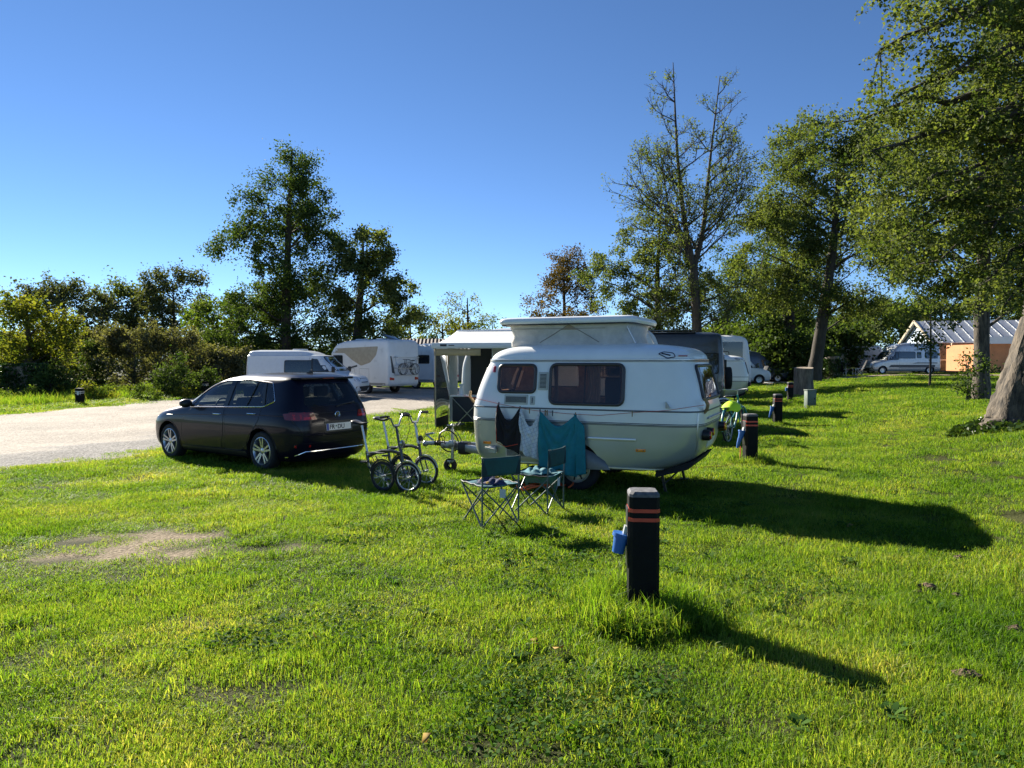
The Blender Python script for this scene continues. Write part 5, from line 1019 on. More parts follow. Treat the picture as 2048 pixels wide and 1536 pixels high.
def motorhome(name, label, loc, rz, L=6.4, H=2.8, Wd=2.25, windows=(), stripes=(), rear=None, over=True, cat='motorhome', rearwin=None, bikes=False, hatches=(), dark_band=None):
    t = thing(name, label, cat, loc, rz); h = L / 2; w_ = Wd / 2; cab = 1.9 if over else .0
    if over: keys = [(.42, -h + .10, h - .12, w_ - .05), (.55, -h, h - .04, w_), (.80, -h, h, w_), (1.0, -h, h - .20, w_), (1.12, -h, h - .62, w_), (1.25, -h, h - .98, w_), (1.5, -h, h - 1.22, w_), (1.85, -h + .005, h - 1.42, w_), (2.05, -h + .01, h - 1.30, w_), (2.25, -h + .02, h - 1.42, w_), (H - .22, -h + .05, h - 1.85, w_ - .02), (H - .08, -h + .12, h - 2.4, w_ - .08), (H, -h + .35, h - 3.0, w_ - .3)]
    else: keys = [(.38, -h + .25, h - .3, w_ - .05), (.5, -h + .08, h - .12, w_), (.9, -h, h - .02, w_), (1.5, -h + .03, h - .05, w_), (2.0, -h + .10, h - .20, w_), (H - .25, -h + .22, h - .42, w_ - .01), (H - .08, -h + .42, h - .7, w_ - .06), (H, -h + .8, h - 1.1, w_ - .3)]
    B = Body(keys, 26, 12 if over else 20, 14); zs = list(np.linspace(keys[0][0], 1.0, 7)) + list(np.linspace(1.0, 2.1, 16))[1:] + list(np.linspace(2.1, H, 12))[1:]
    me = B.loft(zs, 72).mesh('body', [WHITE, BLK]); xs = (-h + 1.75, h - .95) if over else (-.15,); wr = .34; wl = MB()
    for x in xs:
        for sd in (1, -1): wl.prism(circle(x, wr, wr + .07, 28), sd * (w_ - .32), sd * (w_ + .3))
    me = cut(me, [wl.mesh('c', BLK)], 28, [WHITE, BLK]); me.polygons.foreach_set('material_index', [1 if (p.center.z < keys[0][0] + .01 or (abs(p.center.y) < B.wy(p.center.x, p.center.z) - .02 and p.center.z < .85 and min(abs(p.center.x - x) for x in xs) < wr + .08)) else 0 for p in me.polygons]); link('body', me, t)
    for sd in (1, -1):
        for (x0, z0, x1, z1) in windows: panel(B, t, 'window', rpoly(rect(x0, z0, x1, z1), .07), VGL, sd, .014, .02, FRAME)
        for poly, mm in stripes: panel(B, t, 'stripe', poly, mm, sd, .003, .006)
        for (x0, z0, x1, z1) in hatches: m = MB(); B.side_line(m, rpoly(rect(x0, z0, x1, z1), .05), .006, sd, .001, closed=True); m.build('service_hatch', GAP, t)
        m = MB(); B.side(m, rpoly(rect(-h + .25, keys[0][0] + .04, h - (1.6 if over else .3), keys[0][0] + .16), .03), sd, .012, .03, .3); m.build('skirt', mat('skirt_grey', (.25, .26, .26), .5), t)
        if over:
            panel(B, t, 'cab_window', rpoly([(h - 2.05, 1.22), (h - 1.22, 1.22), (h - 1.52, 1.72), (h - 2.05, 1.74)], .05), VGL, sd, .005, .012, BLK); m = MB(); m.box((h - 1.15, sd * (w_ + .14), 1.35), (.14, .22, .30)); m.build('door_mirror', BLK, t, bevel=.04)
        for x in xs: wheel_part(t, (x, sd * (w_ - .14), wr), wr, .22, wr * .62, 6, sd, 'steel')
        yb = sd * (w_ - .25); epanel(B, t, 'tail_light', rpoly([(yb - .14, .72), (yb + .14, .72), (yb + .14, .88), (yb - .14, .84)], .03), REDL, -1, .012, .02)
    if over: epanel(B, t, 'windscreen', rpoly([(-w_ + .2, 1.3), (w_ - .2, 1.3), (w_ - .25, 1.80), (-w_ + .25, 1.80)], .08), VGL, 1, .005, .012, BLK)
    if rearwin: epanel(B, t, 'rear_window', rpoly(rearwin, .07), VGL, -1, .014, .02, FRAME)
    epanel(B, t, 'number_plate', rect(-.26, .60, .26, .71), mat('plate_white', (.72, .72, .70), .35, var=.03), -1, .01)
    for x in (-h * .45, h * .1): m = MB(); m.box((x, 0, H + .02), (.5, .5, .10)); m.build('roof_hatch', WHITE, t, bevel=.03)
    return t, B
GOLD = mat('beige_decal', (.36, .31, .22), .4); DECAL = mat('dark_decal', (.05, .055, .06), .4)
SILV = mat('silver_van_paint', (.45, .47, .48), .3, .4, coat=.4); VWHT = mat('van_white', (.62, .66, .70), .3, coat=.3, var=.04)
# far side of the road: white panel van, nose to the right
van('panel_van', 'white high-roof panel van parked across the road behind the dark car', (-9.35, 33.4, 0), R(-6), VWHT, 5.3, 2.2, 2.0, 1.0, windows=[(-.75, 1.18, .55, 1.72)])
# motorhome with beige swoosh, rear with bicycle carrier
mh, MBd = motorhome('motorhome', 'white motorhome with beige swoosh and covered bicycle rack on its back', (-7.9, 39.2, 0), R(143), 5.9, 2.82, 2.25, windows=[(.55, 1.45, 1.35, 2.0)], stripes=[(rpoly([(-2.2, 2.45), (1.6, 2.36), (2.0, 2.15), (.4, 2.12), (-.2, 1.75), (-.9, 1.45), (-1.6, 1.62), (-2.05, 2.0)], .1), GOLD), (rpoly([(-.6, 1.50), (1.9, 1.02), (1.9, .96), (-.6, 1.40)], .02), DECAL)], hatches=[(-.4, .75, .25, 1.3), (-1.5, .70, -.75, 1.3)])
MM = Matrix.Translation((-7.9, 39.2, 0)) @ Matrix.Rotation(R(143), 4, 'Z')
for y in (.95, -.95): epanel(MBd, mh, 'rear_stripe', rpoly([(y - .04, 1.95), (y + .04, 1.95), (y * .9 + .03, 1.1), (y * .75 - .03, 1.05)], .01), DECAL, -1, .004, .006)
m = MB()
for z in (1.0, 1.35, 1.9): m.tube([(-2.96, -.75, z), (-3.25, -.75, z - .02), (-3.25, .75, z - .02), (-2.96, .75, z)], .018, 6)
for y in (-.7, .7): m.tube([(-3.2, y, .98), (-3.0, y, 1.95)], .018, 6)
m.build('bicycle_carrier', SIL, mh)
m = MB(); m.box((-2.2, .2, 2.92), (.75, .6, .06), Matrix.Rotation(R(-25), 3, 'Y')); m.build('roof_solar_panel', DGLASS, mh, bevel=.01)
for i, y in enumerate((-3.12, -3.22)):
    t = thing('bicycle', ['dark bicycle strapped on the motorhome rear carrier', 'second bicycle on the carrier, outermost behind the motorhome'][i], 'bicycle', MM @ Vector((y, -.1, .98)), R(143 + 90)); 
    for x in (-.42, .42): bike_wheel(t, (x, 0, .30), .30, .018, 14)
    m = MB(); m.tube([(-.1, 0, .28), (.25, 0, .62), (-.18, 0, .66), (-.1, 0, .28)], .016, 6); m.tube([(-.42, 0, .3), (-.18, 0, .62)], .010, 6); m.tube([(-.42, 0, .3), (-.1, 0, .28)], .010, 6); m.tube([(.42, 0, .3), (.25, 0, .68), (.24, 0, .78)], .014, 6); m.build('frame', BFR, t); saddle(t, (-.2, 0, .74)); m = MB(); m.tube([(.2, -.25, .80), (.26, 0, .79), (.2, .25, .80)], .011, 6); m.build('handlebar', BLK, t)
motorhome('motorhome', 'white motorhome with one dark rear-quarter window behind the bicycle rack', (-6.3, 46.0, 0), R(143), 6.0, 2.72, 2.2, windows=[(-2.5, 1.55, -1.4, 2.05)], rearwin=rect(-.6, 1.5, .6, 2.0))
# caravan with the pulled-out awning
AWO = Vector((1.45, 20.95, 0)); AWR = R(172)
aw, AB = motorhome('large_caravan', 'large white caravan with pulled-out awning behind the small caravan', AWO, AWR, 5.6, 2.62, 2.25, windows=[(-2.2, 1.25, -1.0, 1.85), (.5, 1.35, 1.3, 1.9)], over=False, cat='caravan', rearwin=rect(-.8, 1.5, .8, 2.1))
panel(AB, aw, 'door', rpoly(rect(1.85, .55, 2.48, 2.25), .06), mat('door_dark_mesh', (.02, .022, .025), .6), 1, .012, .02, ALU)
m = MB(); m.box((.75, 1.16, 2.50), (4.2, .10, .12)); m.build('awning_cassette', WHITE, aw, bevel=.02)
AM = Matrix.Translation(AWO) @ Matrix.Rotation(AWR, 4, 'Z')
t = thing('awning', 'pale grey roll-out awning with clear side panel on two poles', 'awning', AWO, AWR); AWF = mat('awning_fabric', (.52, .54, .55), .8, var=.06, bump=.1)
y0, y1, x0, x1 = 1.2, 3.75, -1.25, 2.85
def aroof(u, v): return (x0 + (x1 - x0) * u, y0 + (y1 - y0) * v, 2.52 - .43 * v - .05 * math.sin(PI * v) * (.6 + .4 * math.sin(PI * u)))
m = MB(); m.grid(aroof, 12, 10); o = m.build('roof_sheet', AWF, t, smooth=80); md = o.modifiers.new('t', 'SOLIDIFY'); md.thickness = .006
m = MB(); m.box(((x0 + x1) / 2, y1 + .04, 2.07), (x1 - x0 + .1, .09, .14)); lr = m.build('lead_rail', WHITE, t, bevel=.02); m = MB(); m.box((x1 - .25, y1 + .087, 2.08), (.16, .006, .05)); m.box((x1 - .45, y1 + .087, 2.075), (.14, .006, .02)); o = m.build('lead_rail_mark', mat('mark_black', (.03, .03, .035), .5), lr); o['kind'] = 'stuff'
TANF = mat('valance_tan', (.50, .38, .22), .8, var=.1)
m = MB(); m.grid(lambda u, v: (x1 - 1.15 * u, y1 + .01, 1.99 - .16 * v), 6, 2); o = m.build('valance', TANF, t); md = o.modifiers.new('t', 'SOLIDIFY'); md.thickness = .005
for x in (x0 + .1, x1 - .03): m = MB(); m.tube([(x, y1, 0), (x, y1, 2.03)], .019, 8); m.build('pole', mat('pole_tan', (.38, .30, .20), .5, .3), t)
CLR = glass_mat('clear_vinyl', (.72, .70, .66), .5, (.45, .44, .41))  # pale diffuse share paints the whitish reflection into the clear sheet
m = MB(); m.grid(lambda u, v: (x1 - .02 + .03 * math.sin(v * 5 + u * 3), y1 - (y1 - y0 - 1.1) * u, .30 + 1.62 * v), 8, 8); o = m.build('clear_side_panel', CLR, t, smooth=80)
m = MB(); m.grid(lambda u, v: (x1 - .02, y1 - 1.40 * u, .02 + .28 * v), 4, 2); m.build('side_panel_foot', mat('dark_vinyl', (.02, .02, .022), .7), t)
m = MB(); m.grid(lambda u, v: (x1 - .04, y1 - 1.45 - 1.05 * u, .10 + (2.0 + .25 * u) * v), 6, 6); m.build('pale_side_panel', mat('side_panel_white', (.55, .56, .55), .7), t)
m = MB(); m.tube([(x1 - .02, y1 - 1.42, 0), (x1 - .02, y1 - 1.45, 2.25)], .014, 6); m.build('panel_batten', mat('pole_tan', (.38, .30, .20), .5, .3), t)
m = MB(); m.box(((x0 + x1) / 2 + .6, 2.7, .012), (2.8, 2.2, .012)); tag(m.build('mat', mat('grey_mat', (.16, .16, .17), .9), loc=AWO, rot=(0, 0, AWR)), 'grey ground mat spread under the awning', 'mat')
t = thing('camp_cupboard', 'dark fabric camp cupboard with crossed legs under the awning', 'cupboard', AM @ Vector((2.1, 3.2, 0)), AWR); m = MB(); m.box((0, 0, .50), (.75, .45, .62)); m.build('body', mat('charcoal_fabric', (.03, .034, .04), .85, bump=.2), t, bevel=.02); m = MB(); m.box((0, 0, .835), (.85, .52, .035)); m.build('top', WHITE, t, bevel=.008)
for a, b in (((-.4, .24, 0), (.4, .24, .82)), ((.4, .24, 0), (-.4, .24, .82)), ((-.4, -.24, 0), (.4, -.24, .82)), ((.4, -.24, 0), (-.4, -.24, .82))): m = MB(); m.tube([a, b], .011, 6); m.build('leg', SIL, t)
m = MB(); m.lathe([(0, 0), (.055, 0), (.06, .02), (.045, .12), (.03, .2), (.055, .24), (.06, .28), (0, .28)], 16); tag(m.build('jug', WHITE, loc=AM @ Vector((2.3, 3.2, .852)), smooth=50), 'white plastic jug standing on the camp cupboard', 'jug')
for i, dx in enumerate((0, .14)):
    m = MB(); m.prism(rpoly([(-.13, -.045), (.13, -.05), (.14, .03), (.0, .05), (-.13, .04)], .03), 0, .025, 'xy'); o = m.build('sandal', BLK, loc=AM @ Vector((2.3 + dx, 3.62, .019)), rot=(0, 0, AWR + 1.2 + .2 * i)); m = MB(); m.tube([(.03, -.05, .02), (.04, -.03, .07), (.04, .02, .07), (.03, .045, .02)], .012, 6); s_ = m.build('strap', BLK, o); tag(o, 'black sandal of a pair on the awning mat', 'sandal', 'pair of sandals')
# grey camper van with spare wheel, second small caravan, motorhome, vans further along
van('camper_van', 'dark grey camper van with spare wheel on its back door', (4.2, 25.1, 0), R(170), mat('van_dark_grey', (.05, .055, .055), .32, .3, coat=.6), 6.0, 2.66, 2.05, 1.0, windows=[(-2.75, 1.30, -1.75, 1.95), (-1.4, 1.35, -.1, 1.9)], rear_wheel=-.1, roof_rack=True)
c2 = copy_tree(ERIBA); c2.location = (7.95, 29.6, 0); c2.rotation_euler = (0, 0, R(164)); c2['label'] = 'second small white caravan, roof down, standing behind the spare wheel'
for o in list(c2.children):
    b_ = o.name.split('.')[0]
    if b_ in ('canvas_wall', 'roof_strut', 'wooden_hook', 'wedge'):
        for q in list(o.children): bpy.data.objects.remove(q)
        bpy.data.objects.remove(o)
    elif b_ == 'roof_lid': o.location.z -= .27
m4, B4 = motorhome('motorhome', 'tall white motorhome with big black side panel behind the second small caravan', (8.5, 36.3, 0), R(172), 6.4, 2.95, 2.3, windows=[(-2.1, 1.75, -1.2, 2.15)], stripes=[(rpoly([(-2.75, 1.45), (.8, 1.45), (.8, 2.62), (-2.75, 2.62)], .06), DGLASS)], over=False)
van('panel_van', 'white camper van with its nose past the black-panelled motorhome', (15.9, 53.0, g(15.9, 53)), R(-4), VWHT, 5.6, 2.55, 2.0, 1.05, windows=[(-.9, 1.25, .4, 1.75)])
van('panel_van', 'dark blue van parked behind the white camper nose', (19.2, 58.0, g(19.2, 58)), R(-8), mat('van_blue', (.03, .05, .09), .3, .3, coat=.5), 5.4, 2.5, 2.0, 1.05)
motorhome('motorhome', 'small white motorhome at the far end of the pitches under the trees', (23.8, 63.0, g(23.8, 63)), R(170), 5.4, 2.9, 2.2, windows=[(-1.5, 1.5, -.5, 2.0)], stripes=[([(-2.3, 1.1), (2.0, 1.1), (2.0, 1.18), (-2.3, 1.18)], DECAL)], over=False)
# across the sandy lane on the right
van('camper_van', 'silver camper van with black window band beside the sandy lane', (33.2, 62.0, g(33.2, 62)), R(182), SILV, 6.0, 2.62, 2.05, 1.1, windows=[(-2.6, 1.35, -1.55, 1.9), (-1.2, 1.38, -.85, 1.88), (-.7, 1.35, 1.0, 1.9)], stripes=[(rpoly([(-2.4, .60), (1.6, .60), (1.4, .80), (-2.4, .80)], .03), DECAL), (rpoly([(-2.6, .92), (-.4, .92), (-.8, 1.0), (-2.6, 1.0)], .02), DECAL)])
motorhome('motorhome', 'pale motorhome with dark swirl parked behind the silver camper van', (30.6, 66.5, g(30.6, 66.5)), R(182), 6.0, 2.75, 2.25, windows=[(-.5, 1.5, .3, 2.0), (1.3, 1.9, 1.8, 2.3)], stripes=[(rpoly([(2.2, 1.2), (1.9, 1.9), (1.0, 2.25), (.9, 2.18), (1.7, 1.8), (1.9, 1.2)], .05), DECAL)], over=False, hatches=[(1.5, .7, 2.4, 1.5)])
for i, (x, y) in enumerate(((27.6, 60.5), (28.9, 60.2))):
    recliner((x, y, g(x, y)), R(30 + 140 * i), ['black camp chair in front of the pale motorhome', 'black camp chair beside the silver camper van front'][i])
t = thing('camp_table', 'light folding table between the two far camp chairs', 'table', (28.2, 60.6, g(28.2, 60.6))); m = MB(); m.box((0, 0, .70), (.9, .6, .03)); m.build('top', mat('lime_top', (.35, .42, .12), .6), t, bevel=.005)
for x_ in (-.4, .4):
    for y_ in (-.25, .25): m = MB(); m.tube([(x_, y_, 0), (x_, y_, .69)], .015, 6); m.build('leg', SIL, t)
# ------------------------------------------------------------------ buildings
METAL = mat('zinc_roof', (.50, .52, .54), .4, .6, var=.15, scale=2); ORG = mat('orange_render', (.62, .27, .12), .85, var=.12, scale=1.5); TIMB = mat('pale_timber', (.45, .38, .27), .8, var=.15)
def right_building():
    gz = .8; t = thing('hall_building', 'hall with seamed metal roof and orange wall beyond the right trees', 'building', (0, 0, gz))
    A, Bq = Vector((41, 74, 0)), Vector((53.5, 71.3, 0)); d = (Bq - A).normalized(); nrm = Vector((d.y, -d.x, 0)); L = (Bq - A).length; Rz = 4.9; E_ = 2.6; dep = 5.2
    at = lambda s, o_, z: A + d * s + nrm * o_ + Vector((0, 0, z))
    n = 14
    for i in range(n):
        s0, s1 = L * i / n, L * (i + 1) / n - .03; m = MB(); m.add([at(s0, dep, E_), at(s1, dep, E_), at(s1, 0, Rz), at(s0, 0, Rz), at(s0, dep, E_ + .06), at(s1, dep, E_ + .06), at(s1, 0, Rz + .06), at(s0, 0, Rz + .06)], [(0, 1, 2, 3), (4, 5, 6, 7), (0, 1, 5, 4), (1, 2, 6, 5), (2, 3, 7, 6), (3, 0, 4, 7)]); m.bar(at(s0 + .03, dep, E_ + .08), at(s0 + .03, 0, Rz + .08), .07, .05); m.build('roof_panel', METAL, t)
    m = MB(); m.add([at(0, dep, E_), at(0, 0, Rz), at(0, -dep, E_), at(L, dep, E_), at(L, 0, Rz), at(L, -dep, E_)], [(1, 4, 5, 2)]); m.build('rear_roof', METAL, t)
    m = MB(); m.add([at(.3, dep - .4, 0), at(.3, dep - .4, E_), at(.3, 0, Rz - .1), at(.3, -dep + .4, E_), at(.3, -dep + .4, 0)], [(0, 1, 2, 3, 4)]); m.build('gable_wall', mat('mural_blue', (.30, .42, .58), .8, var=.6, scale=1.2, var2=(.62, .66, .68)), t)
    for sg in (1, -1): m = MB(); m.bar(at(-.05, sg * (dep + .05), E_ - .05), at(-.05, 0, Rz + .02), .12, .28); m.build('bargeboard', TIMB, t)
    m = MB(); m.add([at(.3, dep - .4, 0), at(12.5, dep - .4, 0), at(12.5, dep - .4, E_), at(.3, dep - .4, E_)], [(0, 1, 2, 3)]); m.build('front_wall', mat('porch_plank', (.30, .22, .15), .85, var=.3, scale=3), t)
    for i in range(6): m = MB(); p_ = at(1.5 + 2 * i, dep + .6, 0); m.bar(p_, p_ + Vector((0, 0, E_)), .14, .14); m.build('porch_post', TIMB, t)
    m = MB(); m.bar(at(.5, dep + .6, 1.0), at(12.5, dep + .6, 1.0), .06, .10); m.build('porch_rail', WHITE, t)
    a_, b_ = Vector((40.4, 61.5, 0)), Vector((60, 58.5, 0)); m = MB(); n2 = Vector((0, 1, 0))
    m.add([a_, b_, b_ + Vector((0, 6, 0)), a_ + Vector((0, 6, 0)), a_ + Vector((0, 0, 2.35)), b_ + Vector((0, 0, 2.35)), b_ + Vector((0, 6, 2.35)), a_ + Vector((0, 6, 2.35))], [(0, 1, 5, 4), (1, 2, 6, 5), (2, 3, 7, 6), (3, 0, 4, 7), (4, 5, 6, 7)]); m.build('orange_wall', ORG, t)
    m = MB(); m.bar(a_ + Vector((-.3, -.1, 2.65)), b_ + Vector((.3, -.1, 2.65)), .5, .6); m.build('fascia', WHITE, t)
    for s_ in (.18, .42): m = MB(); p_ = a_.lerp(b_, s_); m.bar(p_ + Vector((-.5, -.06, 1.0)), p_ + Vector((.5, -.14, 1.0)), .06, 2.0); m.build('door', WHITE, t)
right_building()
def left_roofs():
    t = thing('long_shed', 'long low shed with dark corrugated roof behind the motorhomes', 'shed', (-7, 60, 0), R(4)); BR = mat('brown_sheet_roof', (.10, .075, .065), .8, var=.2)
    m = MB(); m.box((0, 0, 1.35), (13, 5, 2.7)); m.build('wall', mat('shed_wall', (.35, .33, .30), .9), t)
    for i in range(44): x = -6.6 + 13.2 * i / 44; m = MB(); m.add([(x, -3, 2.6), (x + .15, -3, 2.68), (x + .3, -3, 2.6), (x, 0, 3.5), (x + .15, 0, 3.58), (x + .3, 0, 3.5)], [(0, 1, 4, 3), (1, 2, 5, 4)]); m.build('roof_sheet', BR, t)
    m = MB(); m.add([(-6.6, 0, 3.5), (6.6, 0, 3.5), (6.6, 3, 2.6), (-6.6, 3, 2.6)], [(0, 1, 2, 3)]); m.build('rear_roof', BR, t)
    t = thing('garden_hut', 'pale garden hut with pointed roof between bushes and white van', 'hut', (-19.4, 54, 0), R(20)); m = MB(); m.box((0, 0, 1.0), (2.6, 2.4, 2.0)); m.build('wall', mat('hut_wall', (.45, .45, .42), .8), t)
    m = MB(); m.prism([(-1.6, 1.95), (0, 2.75), (1.6, 1.95)], -1.5, 1.5); m.build('roof', mat('hut_roof', (.55, .56, .56), .7), t); m = MB(); m.box((.2, -1.21, .85), (.8, .04, 1.6)); m.build('door', mat('hut_door', (.12, .12, .11), .7), t)
left_roofs()
# ------------------------------------------------------------------ trees and shrubs
LEAF_DK = leaf_mat('leaf_alder', (.026, .052, .014), (.080, .118, .034), .42, .8)
LEAF_MD = leaf_mat('leaf_mid_green', (.040, .068, .020), (.135, .160, .058), .48, .9)
LEAF_LT = leaf_mat('leaf_light_green', (.045, .085, .018), (.13, .17, .04), .48, .3)
LEAF_YL = leaf_mat('leaf_yellow_green', (.07, .10, .018), (.20, .20, .035), .5, .5)
LEAF_GY = leaf_mat('leaf_grey_willow', (.045, .060, .026), (.115, .125, .062), .4, .4)
LEAF_BR = leaf_mat('leaf_autumn_brown', (.050, .052, .016), (.14, .11, .034), .42, .6, tcol=(1.4, 1.1, .5))
LEAF_BD = leaf_mat('leaf_buddleia', (.052, .062, .030), (.175, .17, .095), .4, .9)
LEAF_IV = leaf_mat('leaf_ivy', (.015, .038, .010), (.05, .085, .022), .25, .8, rough=.35)
BARK_D = mat('bark_dark', (.06, .048, .036), .95, var=.4, scale=5, bump=1.0, bscale=18, stretch=(1, 1, .3))
BARK_W = mat('bark_furrowed', (.115, .092, .068), .95, var=.62, scale=11, bump=1.0, bscale=34, stretch=(1, 1, .22))
def leaf_mesh(C, size, rng, asp=.62, up=.35):
    n = len(C); nr = rng.normal(0, 1, (n, 3)); nr[:, 2] += up * 2; nr /= np.linalg.norm(nr, axis=1)[:, None]
    t = np.cross(nr, rng.normal(0, 1, (n, 3))); t /= np.maximum(np.linalg.norm(t, axis=1)[:, None], 1e-6); b = np.cross(nr, t); s = (size * rng.uniform(.5, 1.55, n))[:, None]
    V = np.stack([C - t * s * .5, C + b * s * asp * .5 + nr * s * .08, C + t * s * .5 - nr * s * .12, C - b * s * asp * .5 + nr * s * .08], 1)
    a = np.arange(n) * 4; return V.reshape(-1, 3), np.stack([a, a + 1, a + 2, a + 3], 1)
def curve_pts(a, b, bend, n, rng, wig=.06):
    a, b = Vector(a), Vector(b); L = (b - a).length; c = (a + b) / 2 + Vector(bend); out = []
    for i in range(n + 1):
        t = i / n; p = a * (1 - t) ** 2 + c * 2 * t * (1 - t) + b * t * t
        if 0 < i < n: p += Vector(rng.normal(0, wig * L / n, 3))
        out.append(p)
    return out
def tree(name, label, base, trunk, lobes, nclump, crad, nleaf, lsize, lmat, bark=BARK_D, seed=1, cat='tree', group=None, prim=.3, limbs=True, flat=.7, twigs=0, edge=.5, sides=10, up=.35, asp=.62, S=1):
    trunk = [tuple(v * S for v in p_) for p_ in trunk]; lobes = [tuple(v * S for v in l_[:6]) + (l_[6],) for l_ in lobes]; crad *= S
    # trunk: list of (dx, dy, z, r); lobes: (cx, cy, cz, rx, ry, rz, weight)
    rng = np.random.default_rng(seed); t = thing(name, label, cat, base, 0, group)
    tp = [Vector(p[:3]) for p in trunk]; tr = [p[3] for p in trunk]
    m = MB(); fine = []; fr = []
    for i in range(len(tp) - 1):
        for k in range(5):
            u = k / 5; fine.append(tp[i].lerp(tp[i + 1], u)); fr.append((tr[i] * (1 - u) + tr[i + 1] * u) * (1 + .05 * rng.normal()))
    fine.append(tp[-1]); fr.append(tr[-1])
    # gentle smoothing of the axis
    for _ in range(2): fine = [fine[0]] + [(fine[i - 1] + fine[i] * 2 + fine[i + 1]) / 4 for i in range(1, len(fine) - 1)] + [fine[-1]]
    m.tube(fine, fr, sides); m.build('trunk', bark, t, smooth=70)
    W = np.array([l[6] for l in lobes]); W = W / W.sum(); C = []
    for i, l in enumerate(lobes):
        k = max(1, int(round(nclump * W[i]))); d = rng.normal(0, 1, (k, 3)); d /= np.linalg.norm(d, axis=1)[:, None]; r_ = rng.uniform(0, 1, k) ** (1 / 3 * (1 - edge) + .12)
        C.append(np.array(l[:3]) + d * r_[:, None] * np.array(l[3:6]))
    C = np.concatenate(C)
    if limbs:
        m = MB(); ztop = tp[-1].z; zs = np.array([p.z for p in fine]); order = rng.permutation(len(C)); npz = max(3, int(len(C) * prim)); P_ = order[:npz]; ends = []
        for j in order:
            c = Vector(C[j])
            if j in set(P_.tolist()):
                hd = math.hypot(c.x, c.y); za = min(max(c.z - .55 * hd, zs[0] + (ztop - zs[0]) * .22), ztop * .98); i = int(np.argmin(abs(zs - za))); a = fine[i]; L = (c - a).length; r0 = min(fr[i] * .55, .018 + .013 * L)
                pts = curve_pts(a, c, (0, 0, .10 * L), 6, rng); m.tube(pts, np.linspace(r0, .010, 7), 5, cap=False); ends += pts[2:]
        E_ = np.array([tuple(e) for e in ends])
        for j in order[npz:]:
            c = Vector(C[j]); i = int(np.argmin(((E_ - C[j]) ** 2).sum(1))); a = Vector(E_[i]); L = (c - a).length; m.tube(curve_pts(a, c, (0, 0, .06 * L), 3, rng), np.linspace(.010 + .006 * L, .005, 4), 4, cap=False)
            for q in range(twigs): d = Vector(rng.normal(0, 1, 3)); d.z = abs(d.z) * .6 + .1; m.tube([a.lerp(c, rng.uniform(.3, 1)), a.lerp(c, .8) + d * crad * .9], [.006, .003], 3, cap=False)
        o = m.build('limbs', bark, t, smooth=80, fix=False)
    per = max(1, nleaf // len(C)); sc = rng.uniform(.55, 1.3, len(C)); n_ = np.maximum(1, (per * sc ** 1.6).astype(int)); idx = np.repeat(np.arange(len(C)), n_)
    K = 7; td = rng.normal(0, 1, (len(C), K, 3)); cen = C.mean(0); ow = C - cen; ow /= np.maximum(np.linalg.norm(ow, axis=1)[:, None], 1e-6); td += ow[:, None, :] * .9; td[:, :, 2] *= flat; td /= np.linalg.norm(td, axis=2)[:, :, None]; tl = rng.uniform(.5, 1.5, (len(C), K)) * crad   # sprays: leaves sit along twigs
    kk = rng.integers(0, K, len(idx)); u = rng.uniform(0, 1, len(idx)) ** .75; off = td[idx, kk] * (tl[idx, kk] * u)[:, None]; off[:, 2] -= .18 * crad * u ** 2; off += rng.normal(0, 1, off.shape) * (lsize * .8 + .07 * crad)
    L = C[idx] + off * sc[idx][:, None]
    V, Fq = leaf_mesh(L, lsize, rng, asp=asp, up=up); o = mesh_np('crown', V, Fq, lmat, t); o['kind'] = 'stuff'; return t
def gp(x, y): return (x, y, g(x, y) - .05)
def at(px, Y): return (px - 1024) / FPX * Y
def zz(py, Y): return EYE + (722 - py) / FPX * Y
# --- tall dark alder, left of centre (trunk px 560, Y 48)
Y = 48; x = at(570, Y); k = Y / FPX
tree('alder_tree', 'tall dark alder towering behind the white panel van', gp(x, Y), [(0, 0, 0, .42), (.1, 0, 5, .32), (.3, 0, 10, .20), (.6, 0, 15.6, .05)],
     [(.9, 0, 15.2, .9, .9, 1.2, .35), (.3, 0, 13.0, 2.3, 2, 1.4, 1.1), (2.0, 0, 12.2, 1.2, 1.2, .7, .3), (-2.3, 0, 12.0, 1.1, 1.2, .7, .3), (-3.6, 0, 9.4, 1.0, 1.2, .6, .3), (3.2, 0, 9.2, 1.0, 1.2, .7, .3), (-.4, 0, 10.4, 3.4, 2.6, 1.6, 2), (1.6, 0, 10.6, 2.0, 2, 1.4, .9), (-.2, 0, 7.6, 3.3, 3, 1.9, 2.2), (1.0, .5, 5.0, 3.6, 3, 2.2, 2.4), (-2.4, 0, 4.4, 2.4, 2.6, 2.2, 1.6), (.3, 0, 2.4, 3.6, 2.6, 1.4, 1.8)], 250, .95, 60000, .155, LEAF_DK, seed=11, prim=.25)
Y = 46; x = at(722, Y)
tree('oak_tree', 'open-crowned oak to the right of the tall dark alder', gp(x, Y), [(0, 0, 0, .36), (-.2, 0, 4, .28), (.1, 0, 7, .16), (.2, 0, 9.4, .05)],
     [(-.1, 0, 9.0, 1.7, 1.6, 1.2, 1), (1.5, 0, 7.8, 1.3, 1.4, .9, .6), (2.3, 0, 6.2, 1.3, 1.3, .7, .6), (2.9, 0, 4.6, 1.0, 1, .6, .35), (-.8, 0, 6.8, 2.0, 1.9, 1.6, 1.3), (.6, 0, 5.4, 2.0, 1.7, 1.2, 1), (-1.0, 0, 3.6, 2.4, 2, 1.5, 1.4), (1.6, 0, 3.4, 1.2, 1.4, .9, .5)], 105, .62, 24000, .17, LEAF_MD, seed=12, prim=.35, edge=.75)
